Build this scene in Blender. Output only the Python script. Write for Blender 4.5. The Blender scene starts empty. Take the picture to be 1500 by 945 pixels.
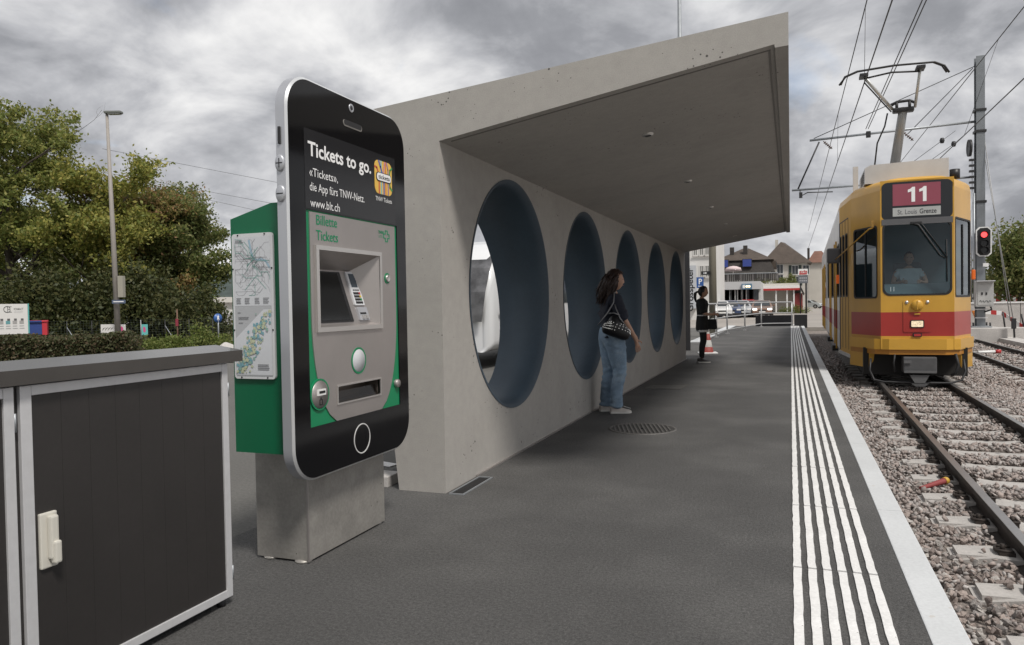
import bpy, bmesh, math, random
import numpy as np
from mathutils import Vector, Matrix, Quaternion

# ---------------------------------------------------------------- camera
SC = bpy.context.scene
COL = SC.collection
R_ = math.radians
CAMZ = 1.30
FPX = 1095.6
def cam_axes(yaw, pitch, roll):
    cy, sy, cp, sp = math.cos(yaw), math.sin(yaw), math.cos(pitch), math.sin(pitch)
    f = Vector((-sy*cp, cy*cp, -sp)); r = Vector((cy, sy, 0)); u = r.cross(f)
    c, s = math.cos(roll), math.sin(roll)
    return c*r + s*u, -s*r + c*u, f
CR, CU, CF = cam_axes(.35695, .0232, -.01689)
cd = bpy.data.cameras.new('camera'); cam = bpy.data.objects.new('camera', cd); COL.objects.link(cam)
cd.sensor_width = 36; cd.lens = FPX/1500*36; cd.clip_end = 6000; cd.clip_start = .05
mw = Matrix((CR, CU, -CF)).transposed().to_4x4(); mw.translation = (0, 0, CAMZ)
cam.matrix_world = mw
SC.camera = cam

# ---------------------------------------------------------------- sky, sun, exposure
SUN_EL, SUN_AZ = R_(55), R_(130)      # azimuth measured clockwise from +Y (right and behind the camera)
W = bpy.data.worlds.new('World'); SC.world = W; W.use_nodes = True
nt = W.node_tree; N = nt.nodes; L = nt.links; N.clear()
def nn(t, tree=None, **k):
    n = (tree or nt).nodes.new(t)
    for a, b in k.items(): setattr(n, a, b)
    return n
out = nn('ShaderNodeOutputWorld'); bg = nn('ShaderNodeBackground'); bg.inputs[1].default_value = .10
L.new(bg.outputs[0], out.inputs[0])
sky = nn('ShaderNodeTexSky', sky_type='NISHITA', sun_disc=False); sky.sun_elevation = SUN_EL; sky.sun_rotation = SUN_AZ
tc = nn('ShaderNodeTexCoord'); sep = nn('ShaderNodeSeparateXYZ'); L.new(tc.outputs['Generated'], sep.inputs[0])
zz = nn('ShaderNodeMath', operation='MAXIMUM'); L.new(sep.outputs[2], zz.inputs[0]); zz.inputs[1].default_value = 0
za = nn('ShaderNodeMath', operation='ADD'); L.new(zz.outputs[0], za.inputs[0]); za.inputs[1].default_value = .40
dv = nn('ShaderNodeVectorMath', operation='DIVIDE'); L.new(tc.outputs['Generated'], dv.inputs[0])
cb = nn('ShaderNodeCombineXYZ')
for i in range(3): L.new(za.outputs[0], cb.inputs[i])
L.new(cb.outputs[0], dv.inputs[1])
def wnoise(scale, detail, off, rough=.55, dist=0.):
    mp = nn('ShaderNodeMapping'); mp.inputs['Location'].default_value = off; mp.inputs['Scale'].default_value = (1, 1, .25)
    L.new(dv.outputs[0], mp.inputs[0])
    n = nn('ShaderNodeTexNoise'); n.inputs['Scale'].default_value = scale; n.inputs['Detail'].default_value = detail
    n.inputs['Roughness'].default_value = rough; n.inputs['Distortion'].default_value = dist
    L.new(mp.outputs[0], n.inputs[0]); return n
n1 = wnoise(3.4, 10, (8.5, 1.9, 0), .57, .3)
n2 = wnoise(1.7, 5, (7.3, 12.0, 1), .52, .15)
mx = nn('ShaderNodeMath', operation='MULTIPLY_ADD'); L.new(n2.outputs[0], mx.inputs[0]); mx.inputs[1].default_value = .60
m0 = nn('ShaderNodeMath', operation='MULTIPLY'); L.new(n1.outputs[0], m0.inputs[0]); m0.inputs[1].default_value = .62
L.new(m0.outputs[0], mx.inputs[2])
cr = nn('ShaderNodeValToRGB'); L.new(mx.outputs[0], cr.inputs[0])
e = cr.color_ramp.elements
e[0].position = .36; e[0].color = (1.25, 1.29, 1.42, 1)
e[1].position = .74; e[1].color = (5.9, 5.86, 5.8, 1)
k = e.new(.505); k.color = (2.0, 2.05, 2.2, 1)
k = e.new(.575); k.color = (3.05, 3.09, 3.25, 1)
k = e.new(.645); k.color = (4.35, 4.36, 4.44, 1)
n3 = wnoise(1.7, 7, (1.3, 5.2, 3), .55, .2)
mk = nn('ShaderNodeValToRGB'); L.new(n3.outputs[0], mk.inputs[0])
mk.color_ramp.elements[0].position = .60; mk.color_ramp.elements[0].color = (1, 1, 1, 1)
mk.color_ramp.elements[1].position = .72; mk.color_ramp.elements[1].color = (.35, .35, .35, 1)
mixc = nn('ShaderNodeMix', data_type='RGBA'); L.new(mk.outputs[0], mixc.inputs[0])
L.new(sky.outputs[0], mixc.inputs[6]); L.new(cr.outputs[0], mixc.inputs[7])
L.new(mixc.outputs[2], bg.inputs[0])

sd = bpy.data.lights.new('sun', 'SUN'); so = bpy.data.objects.new('sun', sd); COL.objects.link(so)
sd.energy = 1.9; sd.angle = R_(11); sd.color = (1, .955, .89)
sdir = Vector((math.sin(SUN_AZ)*math.cos(SUN_EL), math.cos(SUN_AZ)*math.cos(SUN_EL), math.sin(SUN_EL)))
so.rotation_euler = sdir.to_track_quat('Z', 'Y').to_euler()

vs = SC.view_settings; vs.view_transform = 'Standard'; vs.look = 'None'; vs.exposure = 0.74; vs.gamma = 1.0; vs.use_curve_mapping = False
SC.cycles.max_bounces = 6; SC.cycles.transparent_max_bounces = 12

# ---------------------------------------------------------------- helpers
def ray(px, py): return CR*((px-750)/FPX) + CU*(-(py-472.5)/FPX) + CF
CO = Vector((0, 0, CAMZ))
def at(px, py, Y):
    v = ray(px, py); return CO + v*(Y/v.y)
def atz(px, py, z):
    v = ray(px, py); return CO + v*((z-CAMZ)/v.z)
def gnd(px, depth, z=-.1):
    v = ray(px, 445); p = CO + v*depth; return Vector((p.x, p.y, z))

def M(name, col, rough=.6, metal=0., noise=None, bump=None, spec=.5, emit=None, coat=0, speck=None, tint=None, coord='Object'):
    """procedural principled material. noise=(scale,amount[,detail]) mottles, bump=(scale,strength[,dist]) relief,
    speck=(scale,threshold,colour) small pits or grains, tint=(scale, colour, lo, hi) large patches"""
    m = bpy.data.materials.new(name); m.use_nodes = True; t = m.node_tree
    b = t.nodes['Principled BSDF']; lk = t.links.new
    b.inputs['Base Color'].default_value = (*col, 1); b.inputs['Roughness'].default_value = rough
    b.inputs['Metallic'].default_value = metal; b.inputs['Specular IOR Level'].default_value = spec
    if coat: b.inputs['Coat Weight'].default_value = coat; b.inputs['Coat Roughness'].default_value = .08
    if emit: b.inputs['Emission Color'].default_value = (*emit[0], 1); b.inputs['Emission Strength'].default_value = emit[1]
    c = t.nodes.new('ShaderNodeTexCoord'); src = c.outputs[coord]
    cur = None
    def rgb(col):
        n = t.nodes.new('ShaderNodeRGB'); n.outputs[0].default_value = (*col, 1); return n.outputs[0]
    if noise or speck or tint: cur = rgb(col)
    def noi(scale, detail=4, rough=.6):
        n = t.nodes.new('ShaderNodeTexNoise'); n.inputs['Scale'].default_value = scale; n.inputs['Detail'].default_value = detail
        n.inputs['Roughness'].default_value = rough
        lk(src, n.inputs['Vector']); return n
    if tint:
        n = noi(tint[0], 4); mr = t.nodes.new('ShaderNodeMapRange'); lk(n.outputs[0], mr.inputs[0])
        mr.inputs[1].default_value = tint[2]; mr.inputs[2].default_value = tint[3]
        mi = t.nodes.new('ShaderNodeMix'); mi.data_type = 'RGBA'; lk(mr.outputs[0], mi.inputs[0]); lk(cur, mi.inputs[6]); lk(rgb(tint[1]), mi.inputs[7]); cur = mi.outputs[2]
    if noise:
        for ns in (noise if isinstance(noise, list) else [noise]):
            n = noi(ns[0], ns[2] if len(ns) > 2 else 4); mr = t.nodes.new('ShaderNodeMapRange'); lk(n.outputs[0], mr.inputs[0])
            mr.inputs[1].default_value = .3; mr.inputs[2].default_value = .7
            mr.inputs[3].default_value = 1-ns[1]; mr.inputs[4].default_value = 1+ns[1]
            vm = t.nodes.new('ShaderNodeVectorMath'); vm.operation = 'SCALE'; lk(cur, vm.inputs[0]); lk(mr.outputs[0], vm.inputs['Scale']); cur = vm.outputs[0]
    if speck:
        v = t.nodes.new('ShaderNodeTexVoronoi'); v.inputs['Scale'].default_value = speck[0]; lk(src, v.inputs['Vector'])
        n = noi(speck[0]*.12, 2)
        ad = t.nodes.new('ShaderNodeMath'); ad.operation = 'MULTIPLY_ADD'; lk(n.outputs[0], ad.inputs[0]); ad.inputs[1].default_value = speck[3] if len(speck) > 3 else -.5; lk(v.outputs['Distance'], ad.inputs[2])
        lt = t.nodes.new('ShaderNodeMath'); lt.operation = 'LESS_THAN'; lk(ad.outputs[0], lt.inputs[0]); lt.inputs[1].default_value = speck[1]
        mi = t.nodes.new('ShaderNodeMix'); mi.data_type = 'RGBA'; lk(lt.outputs[0], mi.inputs[0]); lk(cur, mi.inputs[6]); lk(rgb(speck[2]), mi.inputs[7]); cur = mi.outputs[2]
    if cur is not None: lk(cur, b.inputs['Base Color'])
    if bump:
        n = noi(bump[0], 6, .65); bp = t.nodes.new('ShaderNodeBump'); bp.inputs['Strength'].default_value = bump[1]
        bp.inputs['Distance'].default_value = bump[2] if len(bump) > 2 else .01
        lk(n.outputs[0], bp.inputs['Height']); lk(bp.outputs[0], b.inputs['Normal'])
    return m

def glass(name, tint, fac=.75, rough=.02, gcol=(1, 1, 1)):
    m = bpy.data.materials.new(name); m.use_nodes = True; t = m.node_tree; t.nodes.clear()
    o = t.nodes.new('ShaderNodeOutputMaterial'); tr = t.nodes.new('ShaderNodeBsdfTransparent'); tr.inputs[0].default_value = (*tint, 1)
    g = t.nodes.new('ShaderNodeBsdfGlossy'); g.inputs['Roughness'].default_value = rough; g.inputs[0].default_value = (*gcol, 1)
    f = t.nodes.new('ShaderNodeLayerWeight'); f.inputs[0].default_value = .5
    p5 = t.nodes.new('ShaderNodeMath'); p5.operation = 'POWER'; t.links.new(f.outputs['Facing'], p5.inputs[0]); p5.inputs[1].default_value = 4
    a = t.nodes.new('ShaderNodeMath'); a.operation = 'MULTIPLY_ADD'; t.links.new(p5.outputs[0], a.inputs[0]); a.inputs[1].default_value = .6; a.inputs[2].default_value = 1-fac
    mx = t.nodes.new('ShaderNodeMixShader'); t.links.new(a.outputs[0], mx.inputs[0]); t.links.new(tr.outputs[0], mx.inputs[1]); t.links.new(g.outputs[0], mx.inputs[2])
    t.links.new(mx.outputs[0], o.inputs[0]); return m

def leafmat(name, cols, trans=.25):
    m = bpy.data.materials.new(name); m.use_nodes = True; t = m.node_tree; b = t.nodes['Principled BSDF']
    g = t.nodes.new('ShaderNodeNewGeometry'); r = t.nodes.new('ShaderNodeValToRGB'); t.links.new(g.outputs['Random Per Island'], r.inputs[0])
    es = r.color_ramp.elements; es[0].color = (*cols[0], 1); es[1].color = (*cols[-1], 1)
    for i, c in enumerate(cols[1:-1]): k = es.new((i+1)/(len(cols)-1)); k.color = (*c, 1)
    t.links.new(r.outputs[0], b.inputs['Base Color']); b.inputs['Roughness'].default_value = .55; b.inputs['Specular IOR Level'].default_value = .3
    tl = t.nodes.new('ShaderNodeBsdfTranslucent'); t.links.new(r.outputs[0], tl.inputs[0])
    mx = t.nodes.new('ShaderNodeMixShader'); mx.inputs[0].default_value = trans
    t.links.new(b.outputs[0], mx.inputs[1]); t.links.new(tl.outputs[0], mx.inputs[2]); t.links.new(mx.outputs[0], t.nodes['Material Output'].inputs[0])
    return m

def thing(name, label, cat, loc=(0, 0, 0), rz=0., group=None):
    o = bpy.data.objects.new(name, None); COL.objects.link(o); o.location = loc; o.rotation_euler = (0, 0, rz)
    o.empty_display_size = .1
    o['label'] = label; o['category'] = cat
    if group: o['group'] = group
    return o
def tag(o, label, cat, group=None):
    o['label'] = label; o['category'] = cat
    if group: o['group'] = group
    return o
def struct(o): o['kind'] = 'structure'; return o
def stuff(o): o['kind'] = 'stuff'; return o

class MB:
    def __init__(s): s.v = []; s.f = []; s.sm = []
    def add(s, vs, fs, smooth=False):
        o = len(s.v); s.v += [tuple(p) for p in vs]; s.f += [tuple(i+o for i in f) for f in fs]; s.sm += [smooth]*len(fs); return s
    def box(s, c, d, rot=None, bev=0.):
        """centre, full size; rot = Matrix 3x3 or z angle"""
        x, y, z = d[0]/2, d[1]/2, d[2]/2
        if rot is not None and not isinstance(rot, Matrix): rot = Matrix.Rotation(rot, 3, 'Z')
        if bev:
            bm = bmesh.new(); bmesh.ops.create_cube(bm, size=1)
            for v in bm.verts: v.co = Vector((v.co.x*d[0], v.co.y*d[1], v.co.z*d[2]))
            bmesh.ops.bevel(bm, geom=bm.edges[:], offset=bev, segments=2, affect='EDGES', profile=.6)
            vs = [v.co.copy() for v in bm.verts]; fs = [[v.index for v in f.verts] for f in bm.faces]; bm.free()
        else:
            vs = [Vector(p) for p in ((-x,-y,-z),(x,-y,-z),(x,y,-z),(-x,y,-z),(-x,-y,z),(x,-y,z),(x,y,z),(-x,y,z))]
            fs = [(0,3,2,1),(4,5,6,7),(0,1,5,4),(1,2,6,5),(2,3,7,6),(3,0,4,7)]
        c = Vector(c)
        return s.add([(rot @ v if rot is not None else v) + c for v in vs], fs)
    def bb(s, a, b, bev=0.):
        a, b = Vector(a), Vector(b); return s.box((a+b)/2, [abs(b[i]-a[i]) for i in range(3)], None, bev)
    def tube(s, pts, r, n=8, cap=True, smooth=True):
        pts = [Vector(p) for p in pts]; rs = r if isinstance(r, (list, tuple)) else [r]*len(pts)
        vs = []; fs = []; prev = None
        for i, p in enumerate(pts):
            d = (pts[min(i+1, len(pts)-1)] - pts[max(i-1, 0)]).normalized()
            if prev is None: u = d.orthogonal().normalized()
            else:
                u = prev - d*prev.dot(d); u = u.normalized() if u.length > 1e-6 else d.orthogonal().normalized()
            prev = u; w = d.cross(u)
            vs += [p + (u*math.cos(2*math.pi*k/n) + w*math.sin(2*math.pi*k/n))*rs[i] for k in range(n)]
        for i in range(len(pts)-1):
            for k in range(n):
                fs.append((i*n+k, i*n+(k+1) % n, (i+1)*n+(k+1) % n, (i+1)*n+k))
        o = len(s.v); s.add(vs, fs, smooth)
        if cap: s.add([], []); s.f += [tuple(o+k for k in range(n))[::-1], tuple(o+(len(pts)-1)*n+k for k in range(n))]; s.sm += [False, False]
        return s
    def lathe(s, prof, c=(0, 0, 0), axis='Z', n=24, smooth=True, sy=1.):
        c = Vector(c); vs = []; fs = []
        for (r, h) in prof:
            for k in range(n):
                a = 2*math.pi*k/n; x, y = r*math.cos(a), r*math.sin(a)*sy
                p = {'Z': (x, y, h), 'X': (h, x, y), 'Y': (y, h, x)}[axis]
                vs.append(Vector(p)+c)
        for i in range(len(prof)-1):
            for k in range(n): fs.append((i*n+k, i*n+(k+1) % n, (i+1)*n+(k+1) % n, (i+1)*n+k))
        return s.add(vs, fs, smooth)
    def disc(s, c, r, axis='Z', n=24, t=.004):
        return s.lathe([(0.0001, t), (r, t), (r, 0), (.0001, 0)], c, axis, n, False)
    def prism(s, poly, axis, a, b):
        """extrude 2D polygon: axis 'X': (y,z); 'Y': (x,z); 'Z': (x,y)"""
        f = {'X': lambda p, h: (h, p[0], p[1]), 'Y': lambda p, h: (p[0], h, p[1]), 'Z': lambda p, h: (p[0], p[1], h)}[axis]
        n = len(poly); vs = [f(p, a) for p in poly] + [f(p, b) for p in poly]
        fs = [tuple(range(n))[::-1], tuple(range(n, 2*n))] + [(i, (i+1) % n, n+(i+1) % n, n+i) for i in range(n)]
        return s.add(vs, fs)
    def quad(s, *p): return s.add(p, [tuple(range(len(p)))])

def w2l(parent, pts):
    if parent is None: return pts
    r = parent; off = Vector((0, 0, 0))
    while r.parent: off += r.location; r = r.parent
    m = Matrix.Rotation(-r.rotation_euler.z, 3, 'Z')
    return [m @ (Vector(p) - Vector(r.location)) - off for p in pts]

def obj(name, mb, mat, parent=None, world=True, fix=True):
    me = bpy.data.meshes.new(name)
    vs = w2l(parent, mb.v) if world else mb.v
    me.from_pydata([tuple(v) for v in vs], [], mb.f); me.validate()
    if fix:
        bm = bmesh.new(); bm.from_mesh(me); bmesh.ops.recalc_face_normals(bm, faces=bm.faces); bm.to_mesh(me); bm.free()
    if len(me.polygons) == len(mb.sm): me.polygons.foreach_set('use_smooth', mb.sm)
    return lnk(name, me, mat, parent)
def lnk(name, me, mat, parent=None):
    o = bpy.data.objects.new(name, me); COL.objects.link(o)
    for m in (mat if isinstance(mat, (list, tuple)) else [mat]): me.materials.append(m)
    if parent: o.parent = parent
    return o
def copy_tree(o, parent=None):
    c = o.copy(); COL.objects.link(c)
    if parent: c.parent = parent
    for ch in list(o.children): copy_tree(ch, c)
    return c

def sheet(outer, holes, T):
    """flat polygon with holes; points 2D, T maps (u,v)->3D"""
    bm = bmesh.new(); ed = []
    for lp in [outer]+holes:
        vs = [bm.verts.new((p[0], p[1], 0)) for p in lp]
        ed += [bm.edges.new((vs[i], vs[(i+1) % len(vs)])) for i in range(len(vs))]
    bmesh.ops.triangle_fill(bm, use_beauty=True, use_dissolve=False, edges=ed)
    bm.verts.index_update()
    r = ([T(v.co.x, v.co.y) for v in bm.verts], [tuple(v.index for v in f.verts) for f in bm.faces]); bm.free()
    return r
def plate(mb, outer, holes, T, T2):
    """sheet with thickness: T front, T2 back mapping"""
    v, f = sheet(outer, holes, T); mb.add(v, f)
    v, f = sheet(outer, holes, T2); mb.add(v, f)
    for lp in [outer]+holes:
        n = len(lp); mb.add([T(*p) for p in lp]+[T2(*p) for p in lp], [(i, (i+1) % n, n+(i+1) % n, n+i) for i in range(n)])
    return mb
def circ(cx, cy, r, n=48, ry=None): return [(cx+r*math.cos(2*math.pi*k/n), cy+(ry or r)*math.sin(2*math.pi*k/n)) for k in range(n)]
def rect(a, b, c, d): return [(a, c), (b, c), (b, d), (a, d)]
def rrect(a, b, c, d, r, n=6):
    o = []
    for (cx, cy, s) in ((b-r, c+r, -90), (b-r, d-r, 0), (a+r, d-r, 90), (a+r, c+r, 180)):
        for k in range(n+1):
            t = R_(s+90*k/n); o.append((cx+r*math.cos(t), cy+r*math.sin(t)))
    return o

def text(name, body, mat, parent, org, X, Y, size, width=None, bold=0., depth=.0015, align='LEFT', shear=0):
    """mesh text; org world point of baseline start, X/Y unit directions; width squeezes the line to a set length"""
    cu = bpy.data.curves.new(name, 'FONT'); cu.body = body; cu.size = 1; cu.offset = bold; cu.extrude = 0; cu.resolution_u = 3
    cu.align_x = align
    t = bpy.data.objects.new('tmp', cu); COL.objects.link(t)
    dg = bpy.context.evaluated_depsgraph_get(); me = bpy.data.meshes.new_from_object(t.evaluated_get(dg))
    bpy.data.objects.remove(t)
    co = [v.co.copy() for v in me.vertices]; fs = [tuple(p.vertices) for p in me.polygons]; bpy.data.meshes.remove(me)
    xs = [c.x for c in co]; sx = size
    if width: sx = width/(max(xs)-min(xs))
    X, Y = Vector(X), Vector(Y); Nn = X.cross(Y); org = Vector(org)
    mb = MB(); mb.add([org + X*(c.x*sx) + Y*(c.y*size) + Nn*depth for c in co], fs)
    return obj(name, mb, mat, parent, fix=False)

def skin(verts, edges, radii, root=0, levels=2):
    """organic surface grown over a skeleton -> (verts, faces)"""
    me = bpy.data.meshes.new('tmp'); me.from_pydata([tuple(v) for v in verts], edges, [])
    o = bpy.data.objects.new('tmp', me); COL.objects.link(o)
    md = o.modifiers.new('s', 'SKIN'); md.use_smooth_shade = True
    if not me.skin_vertices: me.skin_vertices.new()
    sv = me.skin_vertices[0].data
    for i, r in enumerate(radii):
        sv[i].radius = r if isinstance(r, (tuple, list)) else (r, r); sv[i].use_root = (i == root)
    sb = o.modifiers.new('u', 'SUBSURF'); sb.levels = levels; sb.render_levels = levels
    dg = bpy.context.evaluated_depsgraph_get(); ev = bpy.data.meshes.new_from_object(o.evaluated_get(dg))
    bpy.data.objects.remove(o)
    r = ([v.co.copy() for v in ev.vertices], [tuple(p.vertices) for p in ev.polygons]); bpy.data.meshes.remove(ev)
    return r
# ---------------------------------------------------------------- materials
ASPH = M('asphalt', (.080, .0785, .077), .85, noise=[(1.1, .13, 5), (60, .32, 3), (150, .36, 2)], bump=(90, 1., .012), tint=(.55, (.104, .102, .099), .45, .68), speck=(120, -.20, (.20, .19, .18)))
ASPH_OLD = M('road_asphalt', (.11, .107, .10), .9, noise=[(.4, .12, 5), (40, .2, 3)], bump=(60, .3, .01))
ROADM = M('pale_road', (.30, .275, .25), .9, noise=[(.15, .14, 6), (6, .10, 4)])
CONC = M('concrete', (.37, .352, .328), .8, noise=[(.9, .06, 6), (14, .05, 5), (160, .10, 2)], tint=(1.7, (.335, .318, .296), .48, .7), speck=(26, -.465, (.09, .085, .08), -.95), bump=(190, .22, .006))
CONC_IN = M('smooth_concrete', (.23, .205, .185), .75, noise=[(.7, .10, 5), (20, .05, 4)], bump=(160, .10, .004))
CONC_PALE = M('pale_concrete', (.46, .44, .42), .85, noise=[(1.5, .14, 6), (30, .12, 4)], bump=(70, .3, .006))
KERB = M('kerb_concrete', (.54, .555, .565), .8, noise=[(1.3, .08, 6), (60, .07, 4)], speck=(9, -.20, (.50, .49, .47)), bump=(120, .2, .004))
WHITE_LINE = M('white_road_paint', (.70, .695, .685), .7, noise=[(5, .08, 5), (70, .09, 3)], speck=(28, -.235, (.35, .34, .33)), bump=(150, .3, .004))
BLUE_IN = M('blue_grey_lining', (.045, .068, .092), .6, noise=[(2.2, .14, 6), (40, .06, 3)], bump=(60, .1, .004))
STEEL = M('brushed_steel', (.43, .40, .385), .42, .75, noise=[(3, .06, 4)], bump=(400, .03, .002))
STEEL_L = M('bright_steel', (.62, .60, .58), .35, .8)
STEEL_D = M('stained_steel', (.33, .315, .292), .5, .5, noise=[(2.2, .09, 6), (9, .10, 5), (70, .08, 3)], speck=(16, -.235, (.16, .15, .135)), bump=(50, .06, .003))
GALV = M('galvanised_steel', (.36, .38, .40), .5, .6, noise=[(8, .1, 4)])
ALU = M('aluminium', (.62, .62, .63), .45, .35, noise=(30, .04))
SILVER = M('silver_paint', (.50, .51, .54), .38, .55)
SILVER_L = M('silver_edge', (.68, .69, .70), .3, .6)
BLACKG = M('black_glass_print', (.004, .004, .005), .10, 0, spec=.25)
BLACKP = M('black_plastic', (.012, .012, .013), .45)
DARKM = M('dark_metal', (.03, .03, .032), .5, .3, noise=(12, .15))
DARKGAP = M('dark_void', (.006, .006, .006), .8)
SCREENB = M('ad_film', (.012, .012, .014), .22, 0, spec=.35)
GREEN = M('green_paint', (.0, .115, .048), .38, noise=(2, .05))
GREEN2 = M('bright_green_paint', (.004, .21, .085), .45)
GREENT = M('green_print', (.0, .25, .11), .5)
WHITEP = M('white_print', (.86, .86, .86), .6)
WHITE = M('white_paint', (.76, .76, .75), .5, noise=(2, .04))
REDP = M('red_paint', (.42, .030, .030), .5)
ORANGEP = M('orange_lamp', (.75, .16, .02), .35)
CABP = M('anthracite_planks', (.027, .0245, .0235), .38, noise=[(3, .10, 5), (60, .06, 3)], bump=(90, .05, .003))
CABL = M('anthracite_lid', (.085, .081, .077), .18, .45, noise=[(6, .08, 5)])
IVORY = M('ivory_plastic', (.58, .56, .50), .4)
RUST = M('rusty_steel', (.034, .026, .022), .7, .3, noise=[(9, .3, 5), (60, .2, 3)], bump=(60, .3, .004))
RAILTOP = M('worn_rail_steel', (.42, .41, .40), .34, .9, noise=[(2, .1, 4), (50, .08, 2)])
SLEEP = M('sleeper_concrete', (.40, .38, .36), .85, noise=[(3, .15, 6), (50, .12, 4)], bump=(80, .35, .006))
def stonemat():
    m = M('ballast_stone', (.2, .2, .2), .9, bump=(60, .4, .004)); t = m.node_tree; b = t.nodes['Principled BSDF']
    g = t.nodes.new('ShaderNodeNewGeometry'); r = t.nodes.new('ShaderNodeValToRGB'); t.links.new(g.outputs['Random Per Island'], r.inputs[0])
    es = r.color_ramp.elements; es[0].color = (.225, .195, .182, 1); es[1].color = (.46, .43, .41, 1)
    for p, c in ((.2, (.32, .27, .247)), (.4, (.28, .26, .247)), (.55, (.37, .31, .282)), (.7, (.30, .25, .228)), (.85, (.36, .335, .32))):
        k = es.new(p); k.color = (*c, 1)
    t.links.new(r.outputs[0], b.inputs['Base Color']); return m
STONE = stonemat()
BALLAST = M('ballast_bed', (.22, .19, .17), .95, noise=[(1, .2, 5), (22, .5, 3)], bump=(24, 1, .04))
GRASS = M('grass', (.06, .075, .025), .9, noise=[(.3, .3, 5), (12, .3, 3)], bump=(20, .6, .03))
BARK = M('bark', (.060, .048, .038), .9, noise=(8, .3), bump=(18, .6, .02))

# ---------------------------------------------------------------- ground, platform, tracks
mb = MB(); mb.quad((-1800, -900, -.36), (1800, -900, -.36), (1800, 2600, -.36), (-1800, 2600, -.36))
struct(obj('ground', mb, GRASS))
mb = MB(); mb.bb((-120, 41.6, -.35), (140, 330, -.10)); struct(obj('road', mb, ROADM))
mb = MB(); mb.bb((-26, -8, -.35), (-3.02, 41.5, -.10)); struct(obj('parking_ground', mb, ASPH_OLD))
platform = MB(); platform.bb((-3.0, -6, -.35), (.488, 41.2, 0))
platform = struct(obj('platform', platform, ASPH))
# kerb stones along the platform edge
km = None
for i in range(20):
    y0 = -4.1 + 2.295*i
    if km is None:
        k = MB(); k.box((.559, 0, -.15), (.140, 2.287, .306), None, .006); ko = obj('kerb_stone', k, KERB, platform, world=False); km = ko.data
    else: ko = lnk('kerb_stone', km, [], platform)
    ko.location = (0, y0+1.147, 0)
# tactile guide stripes: six lines of slightly uneven raised paint bars
rnd = random.Random(4)
def stripe_mesh(sd):
    r = random.Random(sd); n = 14; a = []; b = []
    for j in range(n+1):
        y = -.578 + 1.156*j/n; a.append((-.0185+r.uniform(-.0022, .0022), y)); b.append((.0185+r.uniform(-.0022, .0022), y))
    m = MB(); m.prism(a+b[::-1], 'Z', 0, .006); return m
sms = [None]*4
for i in range(36):
    for c in range(6):
        q = rnd.randrange(4)
        if sms[q] is None:
            o = obj('tactile_stripe', stripe_mesh(q), WHITE_LINE, platform, world=False); sms[q] = o.data
        else: o = lnk('tactile_stripe', sms[q], [], platform)
        o.location = (.0205+c*.0665, 2.09+1.176*i-.0, .0005)
# stone and sleeper tracks
TZ = -.15
def rail_profile():
    return [(-.06, -.15), (.06, -.15), (.06, -.138), (.012, -.125), (.012, -.045), (.034, -.036), (.034, -.006), (.026, 0), (-.026, 0), (-.034, -.006), (-.034, -.036), (-.012, -.045), (-.012, -.125), (-.06, -.138)]
def make_track(name, x0, slope, gauge, y0, y1, ys, sl_len):
    t = struct(bpy.data.objects.new(name, None)); COL.objects.link(t); t.location = (x0, 0, TZ); t.rotation_euler = (0, 0, -math.atan(slope)); t.empty_display_size = .1
    for g in (-gauge/2, gauge/2):
        m = MB(); m.prism([(p[0]+g, p[1]) for p in rail_profile()], 'Y', y0, y1); r = obj('rail', m, RUST, t, world=False)
        m = MB(); m.bb((g-.029, y0, -.004), (g+.029, y1, .0015)); obj('rail_head', m, RAILTOP, r, world=False)
    sm = None; fm = None
    for y in ys:
        if sm is None:
            m = MB(); hl = sl_len/2; prof = [(-hl, -.108), (-gauge/2-.16, -.102), (-gauge/2+.16, -.112), (-.25, -.128), (.25, -.128), (gauge/2-.16, -.112), (gauge/2+.16, -.102), (hl, -.108), (hl, -.26), (-hl, -.26)]
            m.prism(prof, 'Y', -.125, .125)
            bm = bmesh.new(); bv = [bm.verts.new(v) for v in m.v]
            for f in m.f: bm.faces.new([bv[i] for i in f])
            bmesh.ops.bevel(bm, geom=[e for e in bm.edges if e.is_manifold and abs(e.verts[0].co.y) > .1 and e.verts[0].co.z > -.2 and e.verts[1].co.z > -.2], offset=.03, segments=2, affect='EDGES')
            m2 = MB(); m2.add([v.co.copy() for v in bm.verts], [[v.index for v in f.verts] for f in bm.faces]) if not bm.verts.index_update() else 0; bm.free()
            o = obj('sleeper', m2, SLEEP, t, world=False); sm = o.data
        else: o = lnk('sleeper', sm, [], t)
        o.location = (0, y, 0)
        o.rotation_euler = (0, 0, rnd.uniform(-.006, .006))
    m = MB()
    for y in ys:
        for g in (-gauge/2, gauge/2):
            for s in (-1, 1):
                m.box((g+s*.085, y, -.10), (.085, .13, .035)); m.tube([(g+s*.10, y, -.09), (g+s*.10, y, -.048)], .014, 6)
                m.tube([(g+s*.05, y-.05, -.08), (g+s*.13, y-.055, -.075), (g+s*.14, y, -.085), (g+s*.13, y+.055, -.075), (g+s*.05, y+.05, -.08)], .010, 5)
    stuff(obj('rail_fastening', m, RUST, t, world=False))
    return t
track1 = make_track('railway_track', 1.72, .0194, 1.06, .2, 60, [1.13+.685*i for i in range(52)], 1.82)
track2 = make_track('railway_track', 4.18, .042, 1.2, 6, 62, [8+.685*i for i in range(46)], 2.0)
mb = MB(); mb.bb((.61, -6, -.35), (7.6, 41.5, -.295)); ballast = struct(obj('ballast_bed', mb, BALLAST))
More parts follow.
